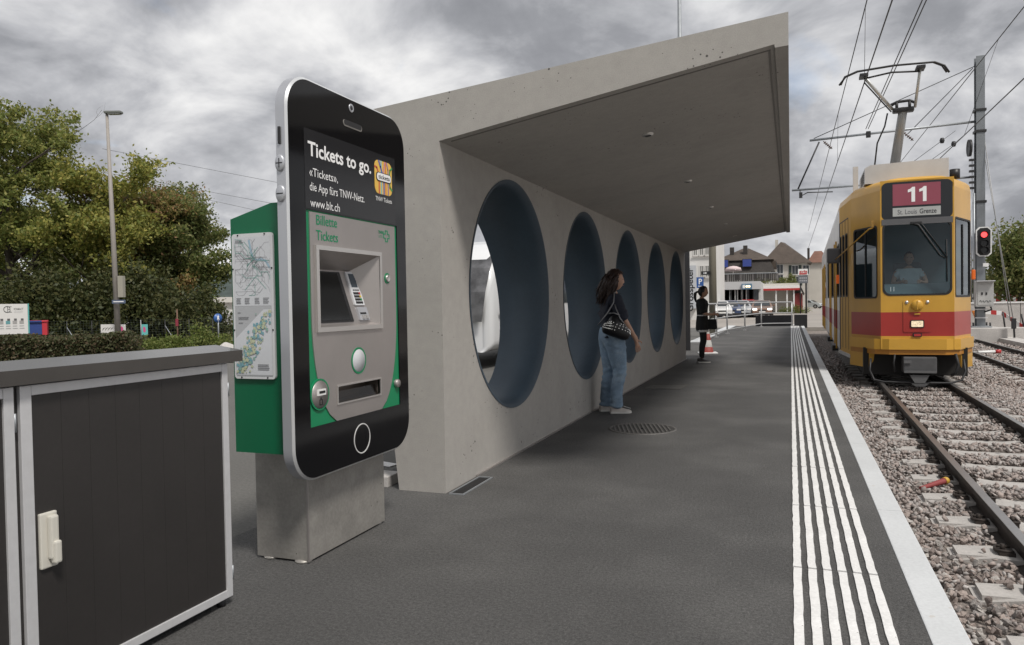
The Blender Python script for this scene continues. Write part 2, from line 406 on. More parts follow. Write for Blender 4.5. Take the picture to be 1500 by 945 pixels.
# ballast stones: angular hulls; the 300 nearest in view are objects, the rest one mesh
def hull(sd, n=11):
    r = random.Random(sd); bm = bmesh.new()
    for i in range(n):
        v = Vector((r.gauss(0, 1), r.gauss(0, 1), r.gauss(0, 1))).normalized(); bm.verts.new((v.x*r.uniform(.8, 1.15), v.y*r.uniform(.6, .95), v.z*r.uniform(.42, .75)))
    bmesh.ops.convex_hull(bm, input=bm.verts[:]); 
    for v in [v for v in bm.verts if not v.link_faces]: bm.verts.remove(v)
    bmesh.ops.triangulate(bm, faces=bm.faces[:]); bm.verts.index_update(); bm.faces.ensure_lookup_table()
    r_ = (np.array([v.co[:] for v in bm.verts]), np.array([[v.index for v in f.verts] for f in bm.faces])); bm.free(); return r_
hulls = [hull(i) for i in range(26)]
rs = np.random.RandomState(5)
def t_center(y, k): return (1.72+.0194*y) if k == 0 else (4.18+.042*y)
def scatter(n, x0, x1, y0, y1, smin, smax):
    P = []
    x = rs.uniform(x0, x1, n); y = rs.uniform(y0, y1, n)
    s = rs.uniform(smin, smax, n)
    z = np.full(n, -.272) + rs.uniform(-.012, .022, n)
    bank = np.clip((x - 6.2)/1.2, 0, 1)*.05
    for k, g in ((0, 1.06), (1, 1.2)):
        c = t_center(y, k); d = np.abs(np.abs(x-c)-g/2)
        far = np.abs(x-c) > 3
        keep = (d > .085) | far
        sp = .685; y00 = 1.13 if k == 0 else 8.0
        ph = np.abs(((y-y00+sp/2) % sp) - sp/2)
        on_sl = (ph < .135+s*.3) & (np.abs(x-c) < (.91 if k == 0 else 1.0)+.02) & (y > y00-.2)
        # a few stones lie on the sleeper tops
        keep &= ~on_sl | (rs.uniform(0, 1, n) < .03)
        z = np.where(on_sl & keep, -.235, z)
        x, y, s, z = x[keep], y[keep], s[keep], z[keep]; n = len(x)
    return np.stack([x, y, z+s*.1, s], 1)
A = np.concatenate([scatter(18500, .64, 3.6, 1.6, 8.5, .015, .033), scatter(14500, .64, 4.4, 8.5, 15, .019, .036), scatter(17500, 3.0, 7.4, 8.0, 20, .023, .041), scatter(9000, 2.4, 7.6, 20, 34, .034, .055), scatter(1800, .62, 1.2, 15, 34, .028, .045)])
def rotm(n):
    q = rs.normal(size=(n, 4)); q[:, 1:3] *= .45; q /= np.linalg.norm(q, axis=1)[:, None]; w, x, y, z = q.T
    return np.stack([1-2*(y*y+z*z), 2*(x*y-z*w), 2*(x*z+y*w), 2*(x*y+z*w), 1-2*(x*x+z*z), 2*(y*z-x*w), 2*(x*z-y*w), 2*(y*z+x*w), 1-2*(x*x+y*y)], 1).reshape(n, 3, 3)
d = np.hypot(A[:, 0], A[:, 1]) / A[:, 3]
def vis(p):
    v = Vector(p) - CO; z = v.dot(CF); return z > 0 and abs(v.dot(CR)/z*FPX) < 745 and abs(v.dot(CU)/z*FPX) < 468
order = np.argsort(d); near = []
for i in order:
    if vis(A[i, :3]): near.append(i)
    if len(near) >= 300: break
nearset = np.zeros(len(A), bool); nearset[near] = True
hm = []
for h in hulls:
    me = bpy.data.meshes.new('stone'); me.from_pydata(h[0].tolist(), [], h[1].tolist()); me.materials.append(STONE); hm.append(me)
STONE_OBJ = M('single_ballast_stone', (.27, .225, .20), .9, noise=(9, .2), bump=(60, .4, .004))
smats = [M('ballast_stone_tone', c, .9, noise=(4, .15), bump=(3, .5, .1)) for c in ((.26, .215, .195), (.35, .29, .26), (.30, .275, .26), (.40, .335, .30), (.46, .43, .40))]
for i, me in enumerate(hm): me.materials.clear(); me.materials.append(smats[i % 5])
RM = rotm(len(A))
for i in near:
    o = lnk('stone', hm[i % 26], [], ballast); q = Matrix([list(r) for r in RM[i]]).to_quaternion()
    o.rotation_mode = 'QUATERNION'; o.rotation_quaternion = q; o.location = A[i, :3]; o.scale = [A[i, 3]]*3
rest = np.where(~nearset)[0]; V = []; F = []; off = 0
for k in range(26):
    ii = rest[rest % 26 == k]; h = hulls[k]
    v = np.einsum('nij,vj->nvi', RM[ii]*A[ii, 3][:, None, None], h[0]) + A[ii, None, :3]
    f = h[1][None] + (off + np.arange(len(ii))*len(h[0]))[:, None, None]
    V.append(v.reshape(-1, 3)); F.append(f.reshape(-1, 3)); off += v.shape[0]*v.shape[1]
def np_mesh(name, V, F):
    me = bpy.data.meshes.new(name); n = len(F); k = F.shape[1]
    me.vertices.add(len(V)); me.vertices.foreach_set('co', V.astype('f').ravel())
    me.loops.add(n*k); me.loops.foreach_set('vertex_index', F.astype('i').ravel())
    me.polygons.add(n); me.polygons.foreach_set('loop_start', np.arange(0, n*k, k, dtype='i')); me.polygons.foreach_set('loop_total', np.full(n, k, dtype='i'))
    me.update(calc_edges=True); me.validate(); return me
stuff(lnk('ballast_stones', np_mesh('ballast_stones', np.concatenate(V), np.concatenate(F)), STONE))
# white bay lines and kerb between machine and shelter
mb = MB(); mb.prism([(-3.75, 5.86), (-3.3, 5.72), (-3.28, 5.84), (-3.73, 5.98)], 'Z', -.097, -.093); mb.prism([(-3.55, 5.06), (-3.03, 5.10), (-3.03, 5.24), (-3.55, 5.20)], 'Z', -.097, -.093)
o = struct(obj('bay_marking', mb, WHITE_LINE))
mb = MB(); mb.box((-2.87, 4.82, .03), (.26, .20, .085), None, .006); tag(obj('kerb_block', mb, CONC_PALE), 'low pale concrete block tucked beside the foot of the shelter wall', 'kerb block')

# ---------------------------------------------------------------- shelter
SX, SY0, SY1 = -2.255, 4.673, 17.4
shelter = thing('tram_shelter', 'long grey concrete tram shelter with five round openings and a cantilevered roof', 'tram shelter', (SX, SY0, 0))
HC = [6.12+2.475*i for i in range(5)]; HR = .985; HZ = 1.395
prof = [(-2.62, 0), (-2.905, 2.695), (0, 2.975), (0, 2.782), (-.075, 2.778), (-.078, 2.798), (SX, 2.437), (SX, 0)]
mb = MB(); n = len(prof)
vs = [(p[0], SY0, p[1]) for p in prof] + [(p[0], SY1, p[1]) for p in prof]
fs = [tuple(range(n)), tuple(range(n, 2*n))] + [(i, (i+1) % n, n+(i+1) % n, n+i) for i in range(1, n-2)] + [(n-1, 0, n, 2*n-1)]
# near end: two quads groups so the L outline stays clean
mb.add(vs, fs)
inner = [circ(c, HZ, HR, 72) for c in HC]
def xb(z): return -2.62 - .285*z/2.695
v, f = sheet(rect(SY0, SY1, 0, 2.437), inner, lambda a, b: (SX, a, b)); mb.add(v, f)
v, f = sheet(rect(SY0, SY1, 0, 2.695), inner, lambda a, b: (xb(b), a, b)); mb.add(v, f)
obj('concrete_shell', mb, CONC, shelter)
for c in HC:
    m = MB(); ns = 72
    P = []
    for (r, fx) in ((HR, lambda z: SX+.004), (HR-.022, lambda z: SX+.004), (HR-.058, lambda z: SX-.075), (HR-.058, lambda z: xb(z)-.004), (HR, lambda z: xb(z)-.004)):
        for k in range(ns):
            a = 2*math.pi*k/ns; z = HZ+r*math.sin(a); P.append((fx(z), c+r*math.cos(a), z))
    F_ = [(i*ns+k, i*ns+(k+1) % ns, (i+1)*ns+(k+1) % ns, (i+1)*ns+k) for i in range(4) for k in range(ns)]
    m.add(P, F_, True); lo = obj('opening_lining', m, BLUE_IN, shelter)
    me = lo.data
for i, c in enumerate(HC):
    x = -1.05; z = 2.437+(x-SX)*.361/2.177
    th = math.atan(.361/2.177)
    m = MB(); m.lathe([(.001, -.012), (.038, -.010), (.045, -.004), (.045, .01)], (0, 0, 0), 'Z', 20)
    m.v = [tuple(Matrix.Rotation(-th, 3, 'Y') @ Vector(p) + Vector((x, c-.15, z-.004))) for p in m.v]
    lt = obj('ceiling_light', m, STEEL_L, shelter)
    m = MB(); m.lathe([(.001, -.012), (.026, -.011)], (0, 0, 0), 'Z', 16); m.v = [tuple(Matrix.Rotation(-th, 3, 'Y') @ Vector(p) + Vector((x, c-.15, z-.005))) for p in m.v]
    obj('lens', m, BLACKP, lt)
GROOVE_SHADE = M('groove_shade_grey', (.20, .19, .178), .8)  # grey of the soffit strips that paint the shade line of an edge groove
def ceil_z(x): return 2.437+(x-SX)*.361/2.177
m = MB(); m.add([(x, y, ceil_z(x)+dz) for dz in (-.004, .012) for x, y in ((-2.20, SY0+.075), (-.10, SY0+.075), (-.10, SY0+.089), (-2.20, SY0+.089))], [(0, 1, 2, 3), (4, 5, 6, 7), (0, 1, 5, 4), (1, 2, 6, 5), (2, 3, 7, 6), (3, 0, 4, 7)]); obj('groove_shade_strip', m, GROOVE_SHADE, shelter)
m = MB(); m.bb((-.115, SY0+.09, ceil_z(-.11)-.004), (-.102, SY1-.1, ceil_z(-.11)+.012)); obj('groove_shade_strip', m, GROOVE_SHADE, shelter)
# drain beside the wall and covers in the platform
dr = thing('drain_channel', 'narrow dark drain grate set in the asphalt at the near corner of the shelter', 'drain', (-2.15, 4.9, 0))
m = MB(); m.bb((-2.225, 4.66, .0005), (-2.215, 5.20, .008)); m.bb((-2.125, 4.66, .0005), (-2.115, 5.20, .008)); m.bb((-2.2145, 4.66, .0005), (-2.1255, 4.672, .008)); m.bb((-2.2145, 5.188, .0005), (-2.1255, 5.20, .008)); obj('frame', m, GALV, dr)
m = MB()
for i in range(16): m.bb((-2.212, 4.685+i*.031, .001), (-2.128, 4.705+i*.031, .005))
obj('grate', m, DARKM, dr)
m = MB(); m.bb((SX+.002, 5.2, .0005), (SX+.016, SY1, .012)); tag(obj('wall_joint_strip', m, STEEL), 'thin metal joint strip along the foot of the shelter wall', 'joint strip')
IRON = M('cast_iron', (.060, .058, .056), .7, .3, noise=(14, .2))
IRON_L = M('worn_iron', (.125, .12, .115), .65, .3, noise=(14, .2))
def cover(x, y, r, label):
    c = thing('manhole_cover', label, 'manhole cover', (x, y, 0), 1.85)
    m = MB(); m.disc((0, 0, .001), r-.012, 'Z', 40, .004); obj('plate', m, IRON, c, world=False)
    m = MB(); m.lathe([(r-.025, .0055), (r-.02, .010), (r-.003, .010), (r, .0005)], n=48); obj('ring', m, IRON_L, c, world=False)
    m = MB(); k = int(r*2/.042)
    for i in range(k):
        yy = -r+.03+i*.042; w = math.sqrt(max(0, (r-.035)**2-yy*yy))
        if w > .03: m.bb((-w, yy, .0052), (w, yy+.016, .012))
    stuff(obj('ribs', m, IRON_L, c, world=False))
    m = MB(); m.disc((.0, .0, .006), .028, 'Z', 12, .005); obj('pick_hole', m, DARKGAP, c, world=False)
cover(-1.44, 7.66, .345, 'round ribbed manhole cover in the platform asphalt nearest to the camera')
m = MB(); m.prism([(-2.10, 11.25), (-1.55, 11.3), (-1.5, 11.95), (-2.05, 11.9)], 'Z', .0008, .005)
sc = thing('service_cover', 'flat square service cover in the platform near the third opening', 'cover', (-1.8, 11.6, 0))
obj('plate', m, ASPH_OLD, sc)
m = MB(); m.prism([(-2.10, 11.25), (-1.55, 11.3), (-1.55, 11.33), (-2.10, 11.28)], 'Z', .0055, .009); obj('rim', m, IRON_L, sc); m = MB(); m.prism([(-2.05, 11.9), (-1.5, 11.95), (-1.5, 11.92), (-2.05, 11.87)], 'Z', .0055, .009); obj('rim', m, IRON_L, sc)
# ---------------------------------------------------------------- ticket machine dressed as a giant phone
XF = -2.2
tm = thing('ticket_machine', 'green ticket machine with a giant black smartphone front on a steel plinth', 'ticket machine', (-2.4, 3.5, 0))
PY0, PY1, PZ0, PZ1 = 2.93, 4.075, .455, 2.425
Yd, Zd = (0, 1, 0), (0, 0, 1)
def onf(dx): return lambda a, b: (XF+dx, a, b)
# plinth
m = MB(); m.bb((-2.63, 3.176, .012), (-2.31, 3.935, .60)); pl = obj('plinth', m, STEEL_D, tm)
m = MB(); m.bb((-2.314, 3.171, .008), (-2.306, 3.179, .598)); obj('corner_seam', m, STEEL, pl)
for (x, y) in ((-2.56, 3.21), (-2.36, 3.20), (-2.36, 3.9)):
    m = MB(); m.lathe([(.001, 0.0), (.045, 0.0), (.045, .010), (.02, .016)], (x, y, 0), 'Z', 14); obj('levelling_foot', m, STEEL_D, pl)
# green housing: open at the front, sloped top
m = MB(); gy0, gy1 = 3.0, 4.03
pr_ = [(-2.60, .592), (-2.264, .592), (-2.264, 1.815), (-2.355, 1.815), (-2.60, 1.748)]
for y in (gy0, gy1): m.quad(*[(p[0], y, p[1]) for p in pr_])
for a, b in ((0, 1), (2, 3), (3, 4), (4, 0)): m.quad((pr_[a][0], gy0, pr_[a][1]), (pr_[b][0], gy0, pr_[b][1]), (pr_[b][0], gy1, pr_[b][1]), (pr_[a][0], gy1, pr_[a][1]))
gh = obj('housing', m, GREEN, tm)
# network map on the side of the housing
mp = MB(); plate(mp, rrect(-2.583, -2.340, .960, 1.672, .016), [], lambda a, b: (a, gy0-.014, b), lambda a, b: (a, gy0-.001, b)); mpo = obj('map_panel', mp, M('map_frame', (.60, .61, .62), .4), tm)
def mapmat(name, base, line, b1, b2, scale, thr):
    m = M(name, base, .35); t = m.node_tree; b = t.nodes['Principled BSDF']; c = t.nodes.new('ShaderNodeTexCoord'); lk = t.links.new
    mpg = t.nodes.new('ShaderNodeMapping'); mpg.inputs['Scale'].default_value = (1, 1, 1); lk(c.outputs['Object'], mpg.inputs[0])
    n0 = t.nodes.new('ShaderNodeTexNoise'); n0.inputs['Scale'].default_value = 9; n0.inputs['Detail'].default_value = 5; lk(mpg.outputs[0], n0.inputs[0])
    r = t.nodes.new('ShaderNodeValToRGB'); lk(n0.outputs[0], r.inputs[0]); r.color_ramp.interpolation = 'CONSTANT'
    es = r.color_ramp.elements; es[0].color = (*b1, 1); es[1].position = 1-thr; es[1].color = (*b2, 1); k = es.new(.40); k.color = (*base, 1)
    v = t.nodes.new('ShaderNodeTexVoronoi'); v.feature = 'DISTANCE_TO_EDGE'; v.inputs['Scale'].default_value = scale; lk(mpg.outputs[0], v.inputs['Vector'])
    lt = t.nodes.new('ShaderNodeMath'); lt.operation = 'LESS_THAN'; lk(v.outputs['Distance'], lt.inputs[0]); lt.inputs[1].default_value = .035
    mi = t.nodes.new('ShaderNodeMix'); mi.data_type = 'RGBA'; lk(lt.outputs[0], mi.inputs[0]); lk(r.outputs[0], mi.inputs[6]); mi.inputs[7].default_value = (*line, 1)
    lk(mi.outputs[2], b.inputs['Base Color']); return m
T_ = lambda a, b: (a, gy0-.0155, b)
def flat(name, poly, mat, par, off=.0155):
    m = MB(); m.quad(*[(p[0], gy0-off, p[1]) for p in poly]); return obj(name, m, mat, par, fix=False)
PAPER = M('map_paper', (.56, .575, .60), .35); PAPERG = M('map_paper_grey', (.40, .41, .425), .35)
flat('city_map', rect(-2.570, -2.353, 1.318, 1.655), PAPER, mpo)
rm = random.Random(11); m = MB(); mc = MB()
cx_, cz_ = -2.462, 1.525
def lin(mb, pts, w, off=.0165):
    for (a, b) in zip(pts[:-1], pts[1:]):
        a = Vector(a); b = Vector(b); d = (b-a); 
        if d.length < 1e-6: continue
        q = Vector((-d.y, d.x)).normalized()*w/2
        mb.quad(*[(p.x, gy0-off, p.y) for p in (a-q, b-q, b+q, a+q)])
for i in range(84):
    a = rm.uniform(0, 6.28); p = Vector((cx_+rm.uniform(-.03, .03), cz_+rm.uniform(-.03, .03))); pts = [p.copy()]
    if i > 34: p = Vector((rm.uniform(-2.55, -2.37), rm.uniform(1.38, 1.63))); pts = [p.copy()]
    for k in range(rm.randint(2, 5)):
        a2 = round((a+rm.uniform(-.8, .8))/(math.pi/4))*math.pi/4; p = p+Vector((math.cos(a2), math.sin(a2)))*rm.uniform(.015, .045)
        p.x = min(-2.358, max(-2.563, p.x)); p.y = min(1.645, max(1.37, p.y)); pts.append(p.copy())
    lin(mc if i % 6 == 0 else m, pts, .0011 if i % 6 else .0018, .0165 if i % 6 else .0168)
stuff(obj('map_lines', m, M('map_ink', (.30, .30, .32), .5), mpo, fix=False)); stuff(obj('map_lines', mc, M('map_ink_green', (.10, .32, .26), .5), mpo, fix=False))
m = MB(); lin(m, [(-2.357, 1.50), (-2.38, 1.535), (-2.41, 1.545), (-2.435, 1.54), (-2.455, 1.55), (-2.47, 1.60), (-2.478, 1.64)], .011, .0160); obj('map_river', m, M('map_water', (.30, .43, .52), .5), mpo, fix=False)
flat('region_map', rect(-2.570, -2.353, .975, 1.317), PAPERG, mpo)
flat('region_map_area', [(-2.569, 1.16), (-2.40, 1.30), (-2.354, 1.30), (-2.354, .98), (-2.569, .98)], PAPER, mpo, .0160)
bl = {0: MB(), 1: MB(), 2: MB()}
for i in range(260):
    t = rm.random(); x = -2.545+.165*t+rm.gauss(0, .020); z = 1.01+.25*t+rm.gauss(0, .026); s = rm.uniform(.003, .011)
    x = min(-2.362, max(-2.561, x)); z = min(1.295, max(.992, z))
    k = 0 if rm.random() < .40 else (1 if rm.random() < .75 else 2)
    n = rm.randint(5, 7); bl[k].quad(*[(x+s*rm.uniform(.6, 1.2)*math.cos(6.283*j/n), gy0-.0165-.00001*i-.0005*k, z+s*rm.uniform(.6, 1.2)*math.sin(6.283*j/n)) for j in range(n)])
for k, c in ((0, (.17, .33, .38)), (1, (.46, .48, .33)), (2, (.23, .36, .31))): stuff(obj('map_zone', bl[k], M('map_zone_%s' % ['blue', 'yellow', 'green'][k], c, .5), mpo, fix=False))
m = MB()
for (x, z, n_, w) in ((-2.56, 1.637, 2, .05), (-2.56, 1.355, 4, .030), (-2.51, 1.355, 4, .035), (-2.45, 1.355, 4, .032), (-2.40, 1.355, 4, .036), (-2.555, 1.285, 1, .02), (-2.55, 1.262, 2, .065), (-2.55, 1.235, 1, .03), (-2.44, 1.03, 4, .07)):
    for j in range(n_): lin(m, [(x, z-.008*j), (x+w*rm.uniform(.75, 1), z-.008*j)], .0032, .0175)
stuff(obj('map_caption', m, M('map_text_ink', (.16, .16, .17), .5), mpo, fix=False))
m = MB()
for (x, z) in ((-2.545, 1.665), (-2.385, 1.666), (-2.578, 1.5), (-2.347, 1.5), (-2.578, 1.2), (-2.347, 1.2), (-2.54, .967), (-2.385, .967)): m.disc((x, gy0-.0145, z), .004, 'Y', 8, -.003)
stuff(obj('panel_screw', m, DARKM, mpo))
# phone body: silver band, bright rim, black front with the machine opening
FY0, FY1, FZ0, FZ1 = 3.065, 3.957, .717, 1.783
outl = rrect(PY0, PY1, PZ0, PZ1, .175, 12); outl_i = rrect(PY0+.012, PY1-.012, PZ0+.012, PZ1-.012, .165, 12)
m = MB(); no = len(outl)
loops = [[(XF-.066, a, b) for a, b in outl_i], [(XF-.062, a, b) for a, b in outl], [(XF-.012, a, b) for a, b in outl]]
for i in range(2): m.add(loops[i]+loops[i+1], [(k, (k+1) % no, no+(k+1) % no, no+k) for k in range(no)], True)
v, f = sheet(outl_i, [rect(FY0-.004, FY1+.004, FZ0-.004, FZ1+.004)], onf(-.066)); m.add(v, f)
band = obj('phone_band', m, SILVER, tm)
m = MB(); o2 = rrect(PY0+.011, PY1-.011, PZ0+.011, PZ1-.011, .166, 12)
m.add([(XF-.0115, a, b) for a, b in outl]+[(XF-.001, a, b) for a, b in o2], [(k, (k+1) % no, no+(k+1) % no, no+k) for k in range(no)], True); obj('bright_rim', m, SILVER_L, band)
m = MB(); plate(m, rrect(PY0+.012, PY1-.012, PZ0+.012, PZ1-.012, .165, 12), [rect(FY0, FY1, FZ0, FZ1)], onf(0), onf(-.012)); front = obj('phone_front', m, BLACKG, tm)
m = MB(); v, f = sheet(rect(3.06, 3.945, FZ1+.006, 2.178), [], onf(.001)); m.add(v, f); obj('ad_print', m, SCREENB, front, fix=False)
# mute switch and round volume keys on the near edge
m = MB(); m.box((XF-.040, PY0-.003, 2.115), (.012, .012, .082), None, .003); obj('mute_switch', m, DARKM, band)
for z, sgn in ((1.985, '+'), (1.842, '-')):
    m = MB(); m.lathe([(.001, -.010), (.030, -.010), (.034, -.007), (.034, .002)], (XF-.040, PY0, z), 'Y', 28); m.v = [((p[0]-(XF-.04))*.75+(XF-.04), p[1], (p[2]-z)*1.15+z) for p in m.v]; kb = obj('volume_key', m, SILVER, band)
    m = MB(); m.bb((XF-.058, PY0-.0112, z-.0025), (XF-.022, PY0-.0098, z+.0025))
    if sgn == '+': m.bb((XF-.0422, PY0-.0116, z-.022), (XF-.0378, PY0-.0096, z+.022))
    obj('key_mark', m, DARKM, kb)
m = MB(); m.lathe([(.001, .002), (.016, .002), (.021, .004), (.023, .0005)], (XF, 3.487, 2.37), 'X', 20); ln = obj('camera_lens', m, SILVER, front)
m = MB(); m.lathe([(.001, .005), (.012, .003)], (XF, 3.487, 2.37), 'X', 16); obj('lens_glass', m, BLACKP, ln)
m = MB(); plate(m, rrect(3.405, 3.587, 2.262, 2.296, .016), [], onf(.003), onf(.0)); sp = obj('speaker_slot', m, STEEL_D, front)
m = MB(); v, f = sheet(rrect(3.410, 3.582, 2.268, 2.296, .013), [], onf(.0038)); m.add(v, f); obj('slot_mesh', m, DARKM, sp, fix=False)
m = MB(); plate(m, circ(3.525, .587, .082, 44), [circ(3.525, .587, .0765, 44)], onf(.0025), onf(.0)); obj('home_ring', m, M('ring_print', (.62, .62, .61), .5), front)
# advertisement lettering
def adtxt(name, s, y, z, size, width, bold=0., mat=WHITEP, slope=0.): return text(name, s, mat, front, (XF+.001, y, z), Yd, Zd, size, width, bold, .002)
adtxt('headline', 'Tickets to go.', 3.088, 2.050, .098, .585, .022)
adtxt('ad_line', '«Tickets»,', 3.094, 1.950, .060, .245)
adtxt('ad_line', 'die App fürs TNW-Netz.', 3.094, 1.879, .060, .50)
adtxt('web_address', 'www.blt.ch', 3.098, 1.800, .060, .255)
adtxt('app_caption', 'TNW Tickets', 3.715, 1.908, .036, .185)
ai = MB(); plate(ai, rrect(3.712, 3.905, 1.950, 2.140, .038, 6), [], onf(.003), onf(.0)); app = obj('app_icon', ai, M('icon_yellow', (.78, .50, .10), .5), front)
def strp(pts, w, col, off):
    m = MB()
    for (a, b) in zip(pts[:-1], pts[1:]):
        a = Vector(a); b = Vector(b); d = b-a; q = Vector((-d.y, d.x)).normalized()*w/2; e_ = d.normalized()*w*.3
        m.quad(*[(XF+off, p.x, p.y) for p in (a-q-e_, b-q+e_, b+q+e_, a+q-e_)])
    obj('icon_line', m, col, app, fix=False)
IC = [M('icon_'+n_, c, .5) for n_, c in (('red', (.55, .07, .06)), ('blue', (.10, .12, .42)), ('cyan', (.22, .50, .55)), ('green', (.05, .30, .10)), ('pink', (.60, .25, .40)), ('orange', (.72, .22, .06)), ('violet', (.28, .16, .40)))]
strp([(3.758, 1.954), (3.758, 2.06), (3.735, 2.095), (3.714, 2.10)], .012, IC[0], .0034)
strp([(3.783, 1.953), (3.783, 2.137)], .013, IC[2], .0036)
strp([(3.812, 1.953), (3.812, 2.04), (3.775, 2.105), (3.757, 2.137)], .014, IC[1], .0038)
strp([(3.832, 1.953), (3.832, 2.137)], .011, IC[5], .0040)
strp([(3.860, 1.955), (3.860, 2.10), (3.843, 2.137)], .010, IC[6], .0042)
strp([(3.903, 1.985), (3.88, 2.0), (3.875, 2.03), (3.875, 2.07), (3.883, 2.10), (3.903, 2.115)], .012, IC[3], .0044)
strp([(3.805, 2.06), (3.822, 2.137)], .010, IC[4], .0046)
m = MB(); plate(m, rrect(3.726, 3.892, 2.022, 2.072, .020), [], onf(.0062), onf(.003)); pill = obj('icon_badge', m, BLACKP, app)
m = MB(); v, f = sheet(rrect(3.730, 3.888, 2.026, 2.068, .018), [], onf(.0066)); m.add(v, f); obj('badge_face', m, WHITEP, pill, fix=False)
text('badge_text', 'tickets', BLACKP, pill, (XF+.0066, 3.746, 2.036), Yd, Zd, .034, .126, .012, .0008)
# steel fascia with green corners
RY0, RY1, RZ0, RZ1 = 3.150, 3.735, 1.205, 1.592       # recess
OY0, OY1, OZ0, OZ1 = 3.300, 3.725, .808, .893         # ticket tray
holes = [rect(RY0, RY1, RZ0, RZ1), rect(OY0, OY1, OZ0, OZ1)]
m = MB(); plate(m, rect(FY0, FY1, FZ0, FZ1), holes, onf(-.006), onf(-.012)); bp = obj('green_backplate', m, GREEN2, tm)
def sidec(y_top, y_bot, n=14):
    o = []
    for k in range(n+1):
        t = k/n; z = 1.30-(1.30-FZ0-.001)*t; o.append((y_top+(y_bot-y_top)*(1-math.sqrt(max(0, 1-(t*.985)**2.3))), z))
    return o
lft = sidec(3.092, 3.335); rgt = sidec(3.930, 3.70)
poly = [(3.930, FZ1-.008), (3.092, FZ1-.008)] + lft + rgt[::-1]
m = MB(); plate(m, poly, holes, onf(.0), onf(-.006)); fa = obj('steel_fascia', m, STEEL, tm)
# recess with tilted screen panel
m = MB(); plate(m, rect(RY0-.024, RY1+.022, RZ0-.024, RZ1+.022), [rect(RY0, RY1, RZ0, RZ1)], onf(.012), onf(-.004)); obj('recess_frame', m, STEEL_L, fa)
xb_, zb_ = XF-.125, 1.505
m = MB()
m.quad((XF+.004, RY0, RZ1), (XF+.004, RY1, RZ1), (xb_, RY1-.11, zb_), (xb_, RY0+.0, zb_))
m.quad((XF+.004, RY0, RZ1), (xb_, RY0, zb_), (XF-.012, RY0, RZ0), (XF+.004, RY0, RZ0))
m.quad((XF+.004, RY1, RZ1), (XF+.004, RY1, RZ0), (XF-.03, RY1-.035, RZ0+.012), (xb_, RY1-.11, zb_))
m.quad((XF-.03, RY1-.035, RZ0+.012), (xb_, RY1-.11, zb_), (xb_, RY0, zb_), (XF-.03, RY0, RZ0+.012))
m.quad((XF+.008, RY0, RZ0), (XF+.008, RY1, RZ0), (XF-.03, RY1-.035, RZ0+.012), (XF-.03, RY0, RZ0+.012))
rc = obj('recess', m, STEEL, fa)
p0 = Vector((XF-.03, RY0, RZ0+.012)); up = Vector((xb_, RY0, zb_))-p0; upn = up.normalized(); pn = Vector((0, 1, 0)).cross(upn)
def pan(u, w, h): return p0 + Vector((0, 1, 0))*u + upn*w + pn*h
def panplate(name, u0, u1, w0, w1, h, mat, par, r=0.):
    m = MB(); ol = rrect(u0, u1, w0, w1, r) if r else rect(u0, u1, w0, w1); plate(m, ol, [], lambda a, b: pan(a, b, h), lambda a, b: pan(a, b, 0)); return obj(name, m, mat, par)
scr = panplate('touchscreen', .006, .365, .008, .292, .006, BLACKP, rc)
panplate('screen_glass', .016, .335, .018, .284, .0085, M('screen_glass', (.012, .013, .014), .12, spec=.6), scr)
kp = panplate('card_terminal', .418, .518, .100, .296, .010, M('terminal_plastic', (.62, .63, .65), .4), rc, .006)
panplate('terminal_display', .438, .498, .205, .284, .0115, M('lcd', (.05, .07, .09), .2), kp)
kc = [[None]*4 for i in range(4)]
cols = {(0, 3): REDP, (1, 3): M('key_yellow', (.6, .42, .03), .5), (2, 3): M('key_green', (.03, .25, .09), .5)}
for rr in range(4):
    for cc in range(4):
        panplate('key', .434+cc*.018, .448+cc*.018, .163-rr*.018, .175-rr*.018, .013, cols.get((rr, cc), DARKM), kp)
for cc in range(3): panplate('key', .440+cc*.022, .455+cc*.022, .185, .191, .0125, DARKM, kp)
cs = panplate('card_slot', .424, .524, .012, .088, .012, SILVER, rc, .006)
panplate('slot_mouth', .440, .500, .046, .056, .0135, DARKGAP, cs); panplate('slot_guide', .445, .468, .018, .040, .020, STEEL_L, cs); panplate('slot_guide', .482, .506, .018, .040, .020, STEEL_L, cs)
# lower fittings
m = MB(); m.lathe([(.001, .004), (.060, .004), (.062, .0)], (XF, 3.507, 1.014), 'X', 36); bt = obj('contactless_pad', m, M('pad_grey', (.55, .56, .58), .4), fa)
m = MB(); plate(m, circ(3.507, 1.014, .072, 40), [circ(3.507, 1.014, .0625, 40)], onf(.003), onf(.0)); obj('pad_ring', m, GREEN2, bt)
m = MB(); plate(m, rect(OY0-.008, OY1+.008, OZ0-.008, OZ1+.008), [rect(OY0, OY1, OZ0, OZ1)], onf(.006), onf(-.003)); tr = obj('tray_frame', m, STEEL_L, fa)
m = MB(); D_ = XF-.10
m.quad((XF, OY0, OZ0), (XF, OY1, OZ0), (D_, OY1, OZ0), (D_, OY0, OZ0)); m.quad((XF, OY0, OZ1), (XF, OY1, OZ1), (D_, OY1, OZ1), (D_, OY0, OZ1)); m.quad((D_, OY0, OZ0), (D_, OY1, OZ0), (D_, OY1, OZ1), (D_, OY0, OZ1))
m.quad((XF, OY0, OZ0), (XF, OY0, OZ1), (D_, OY0, OZ1), (D_, OY0, OZ0)); m.quad((XF, OY1, OZ0), (XF, OY1, OZ1), (D_, OY1, OZ1), (D_, OY1, OZ0)); obj('tray', m, M('tray_steel', (.16, .14, .125), .35, .6), tr)
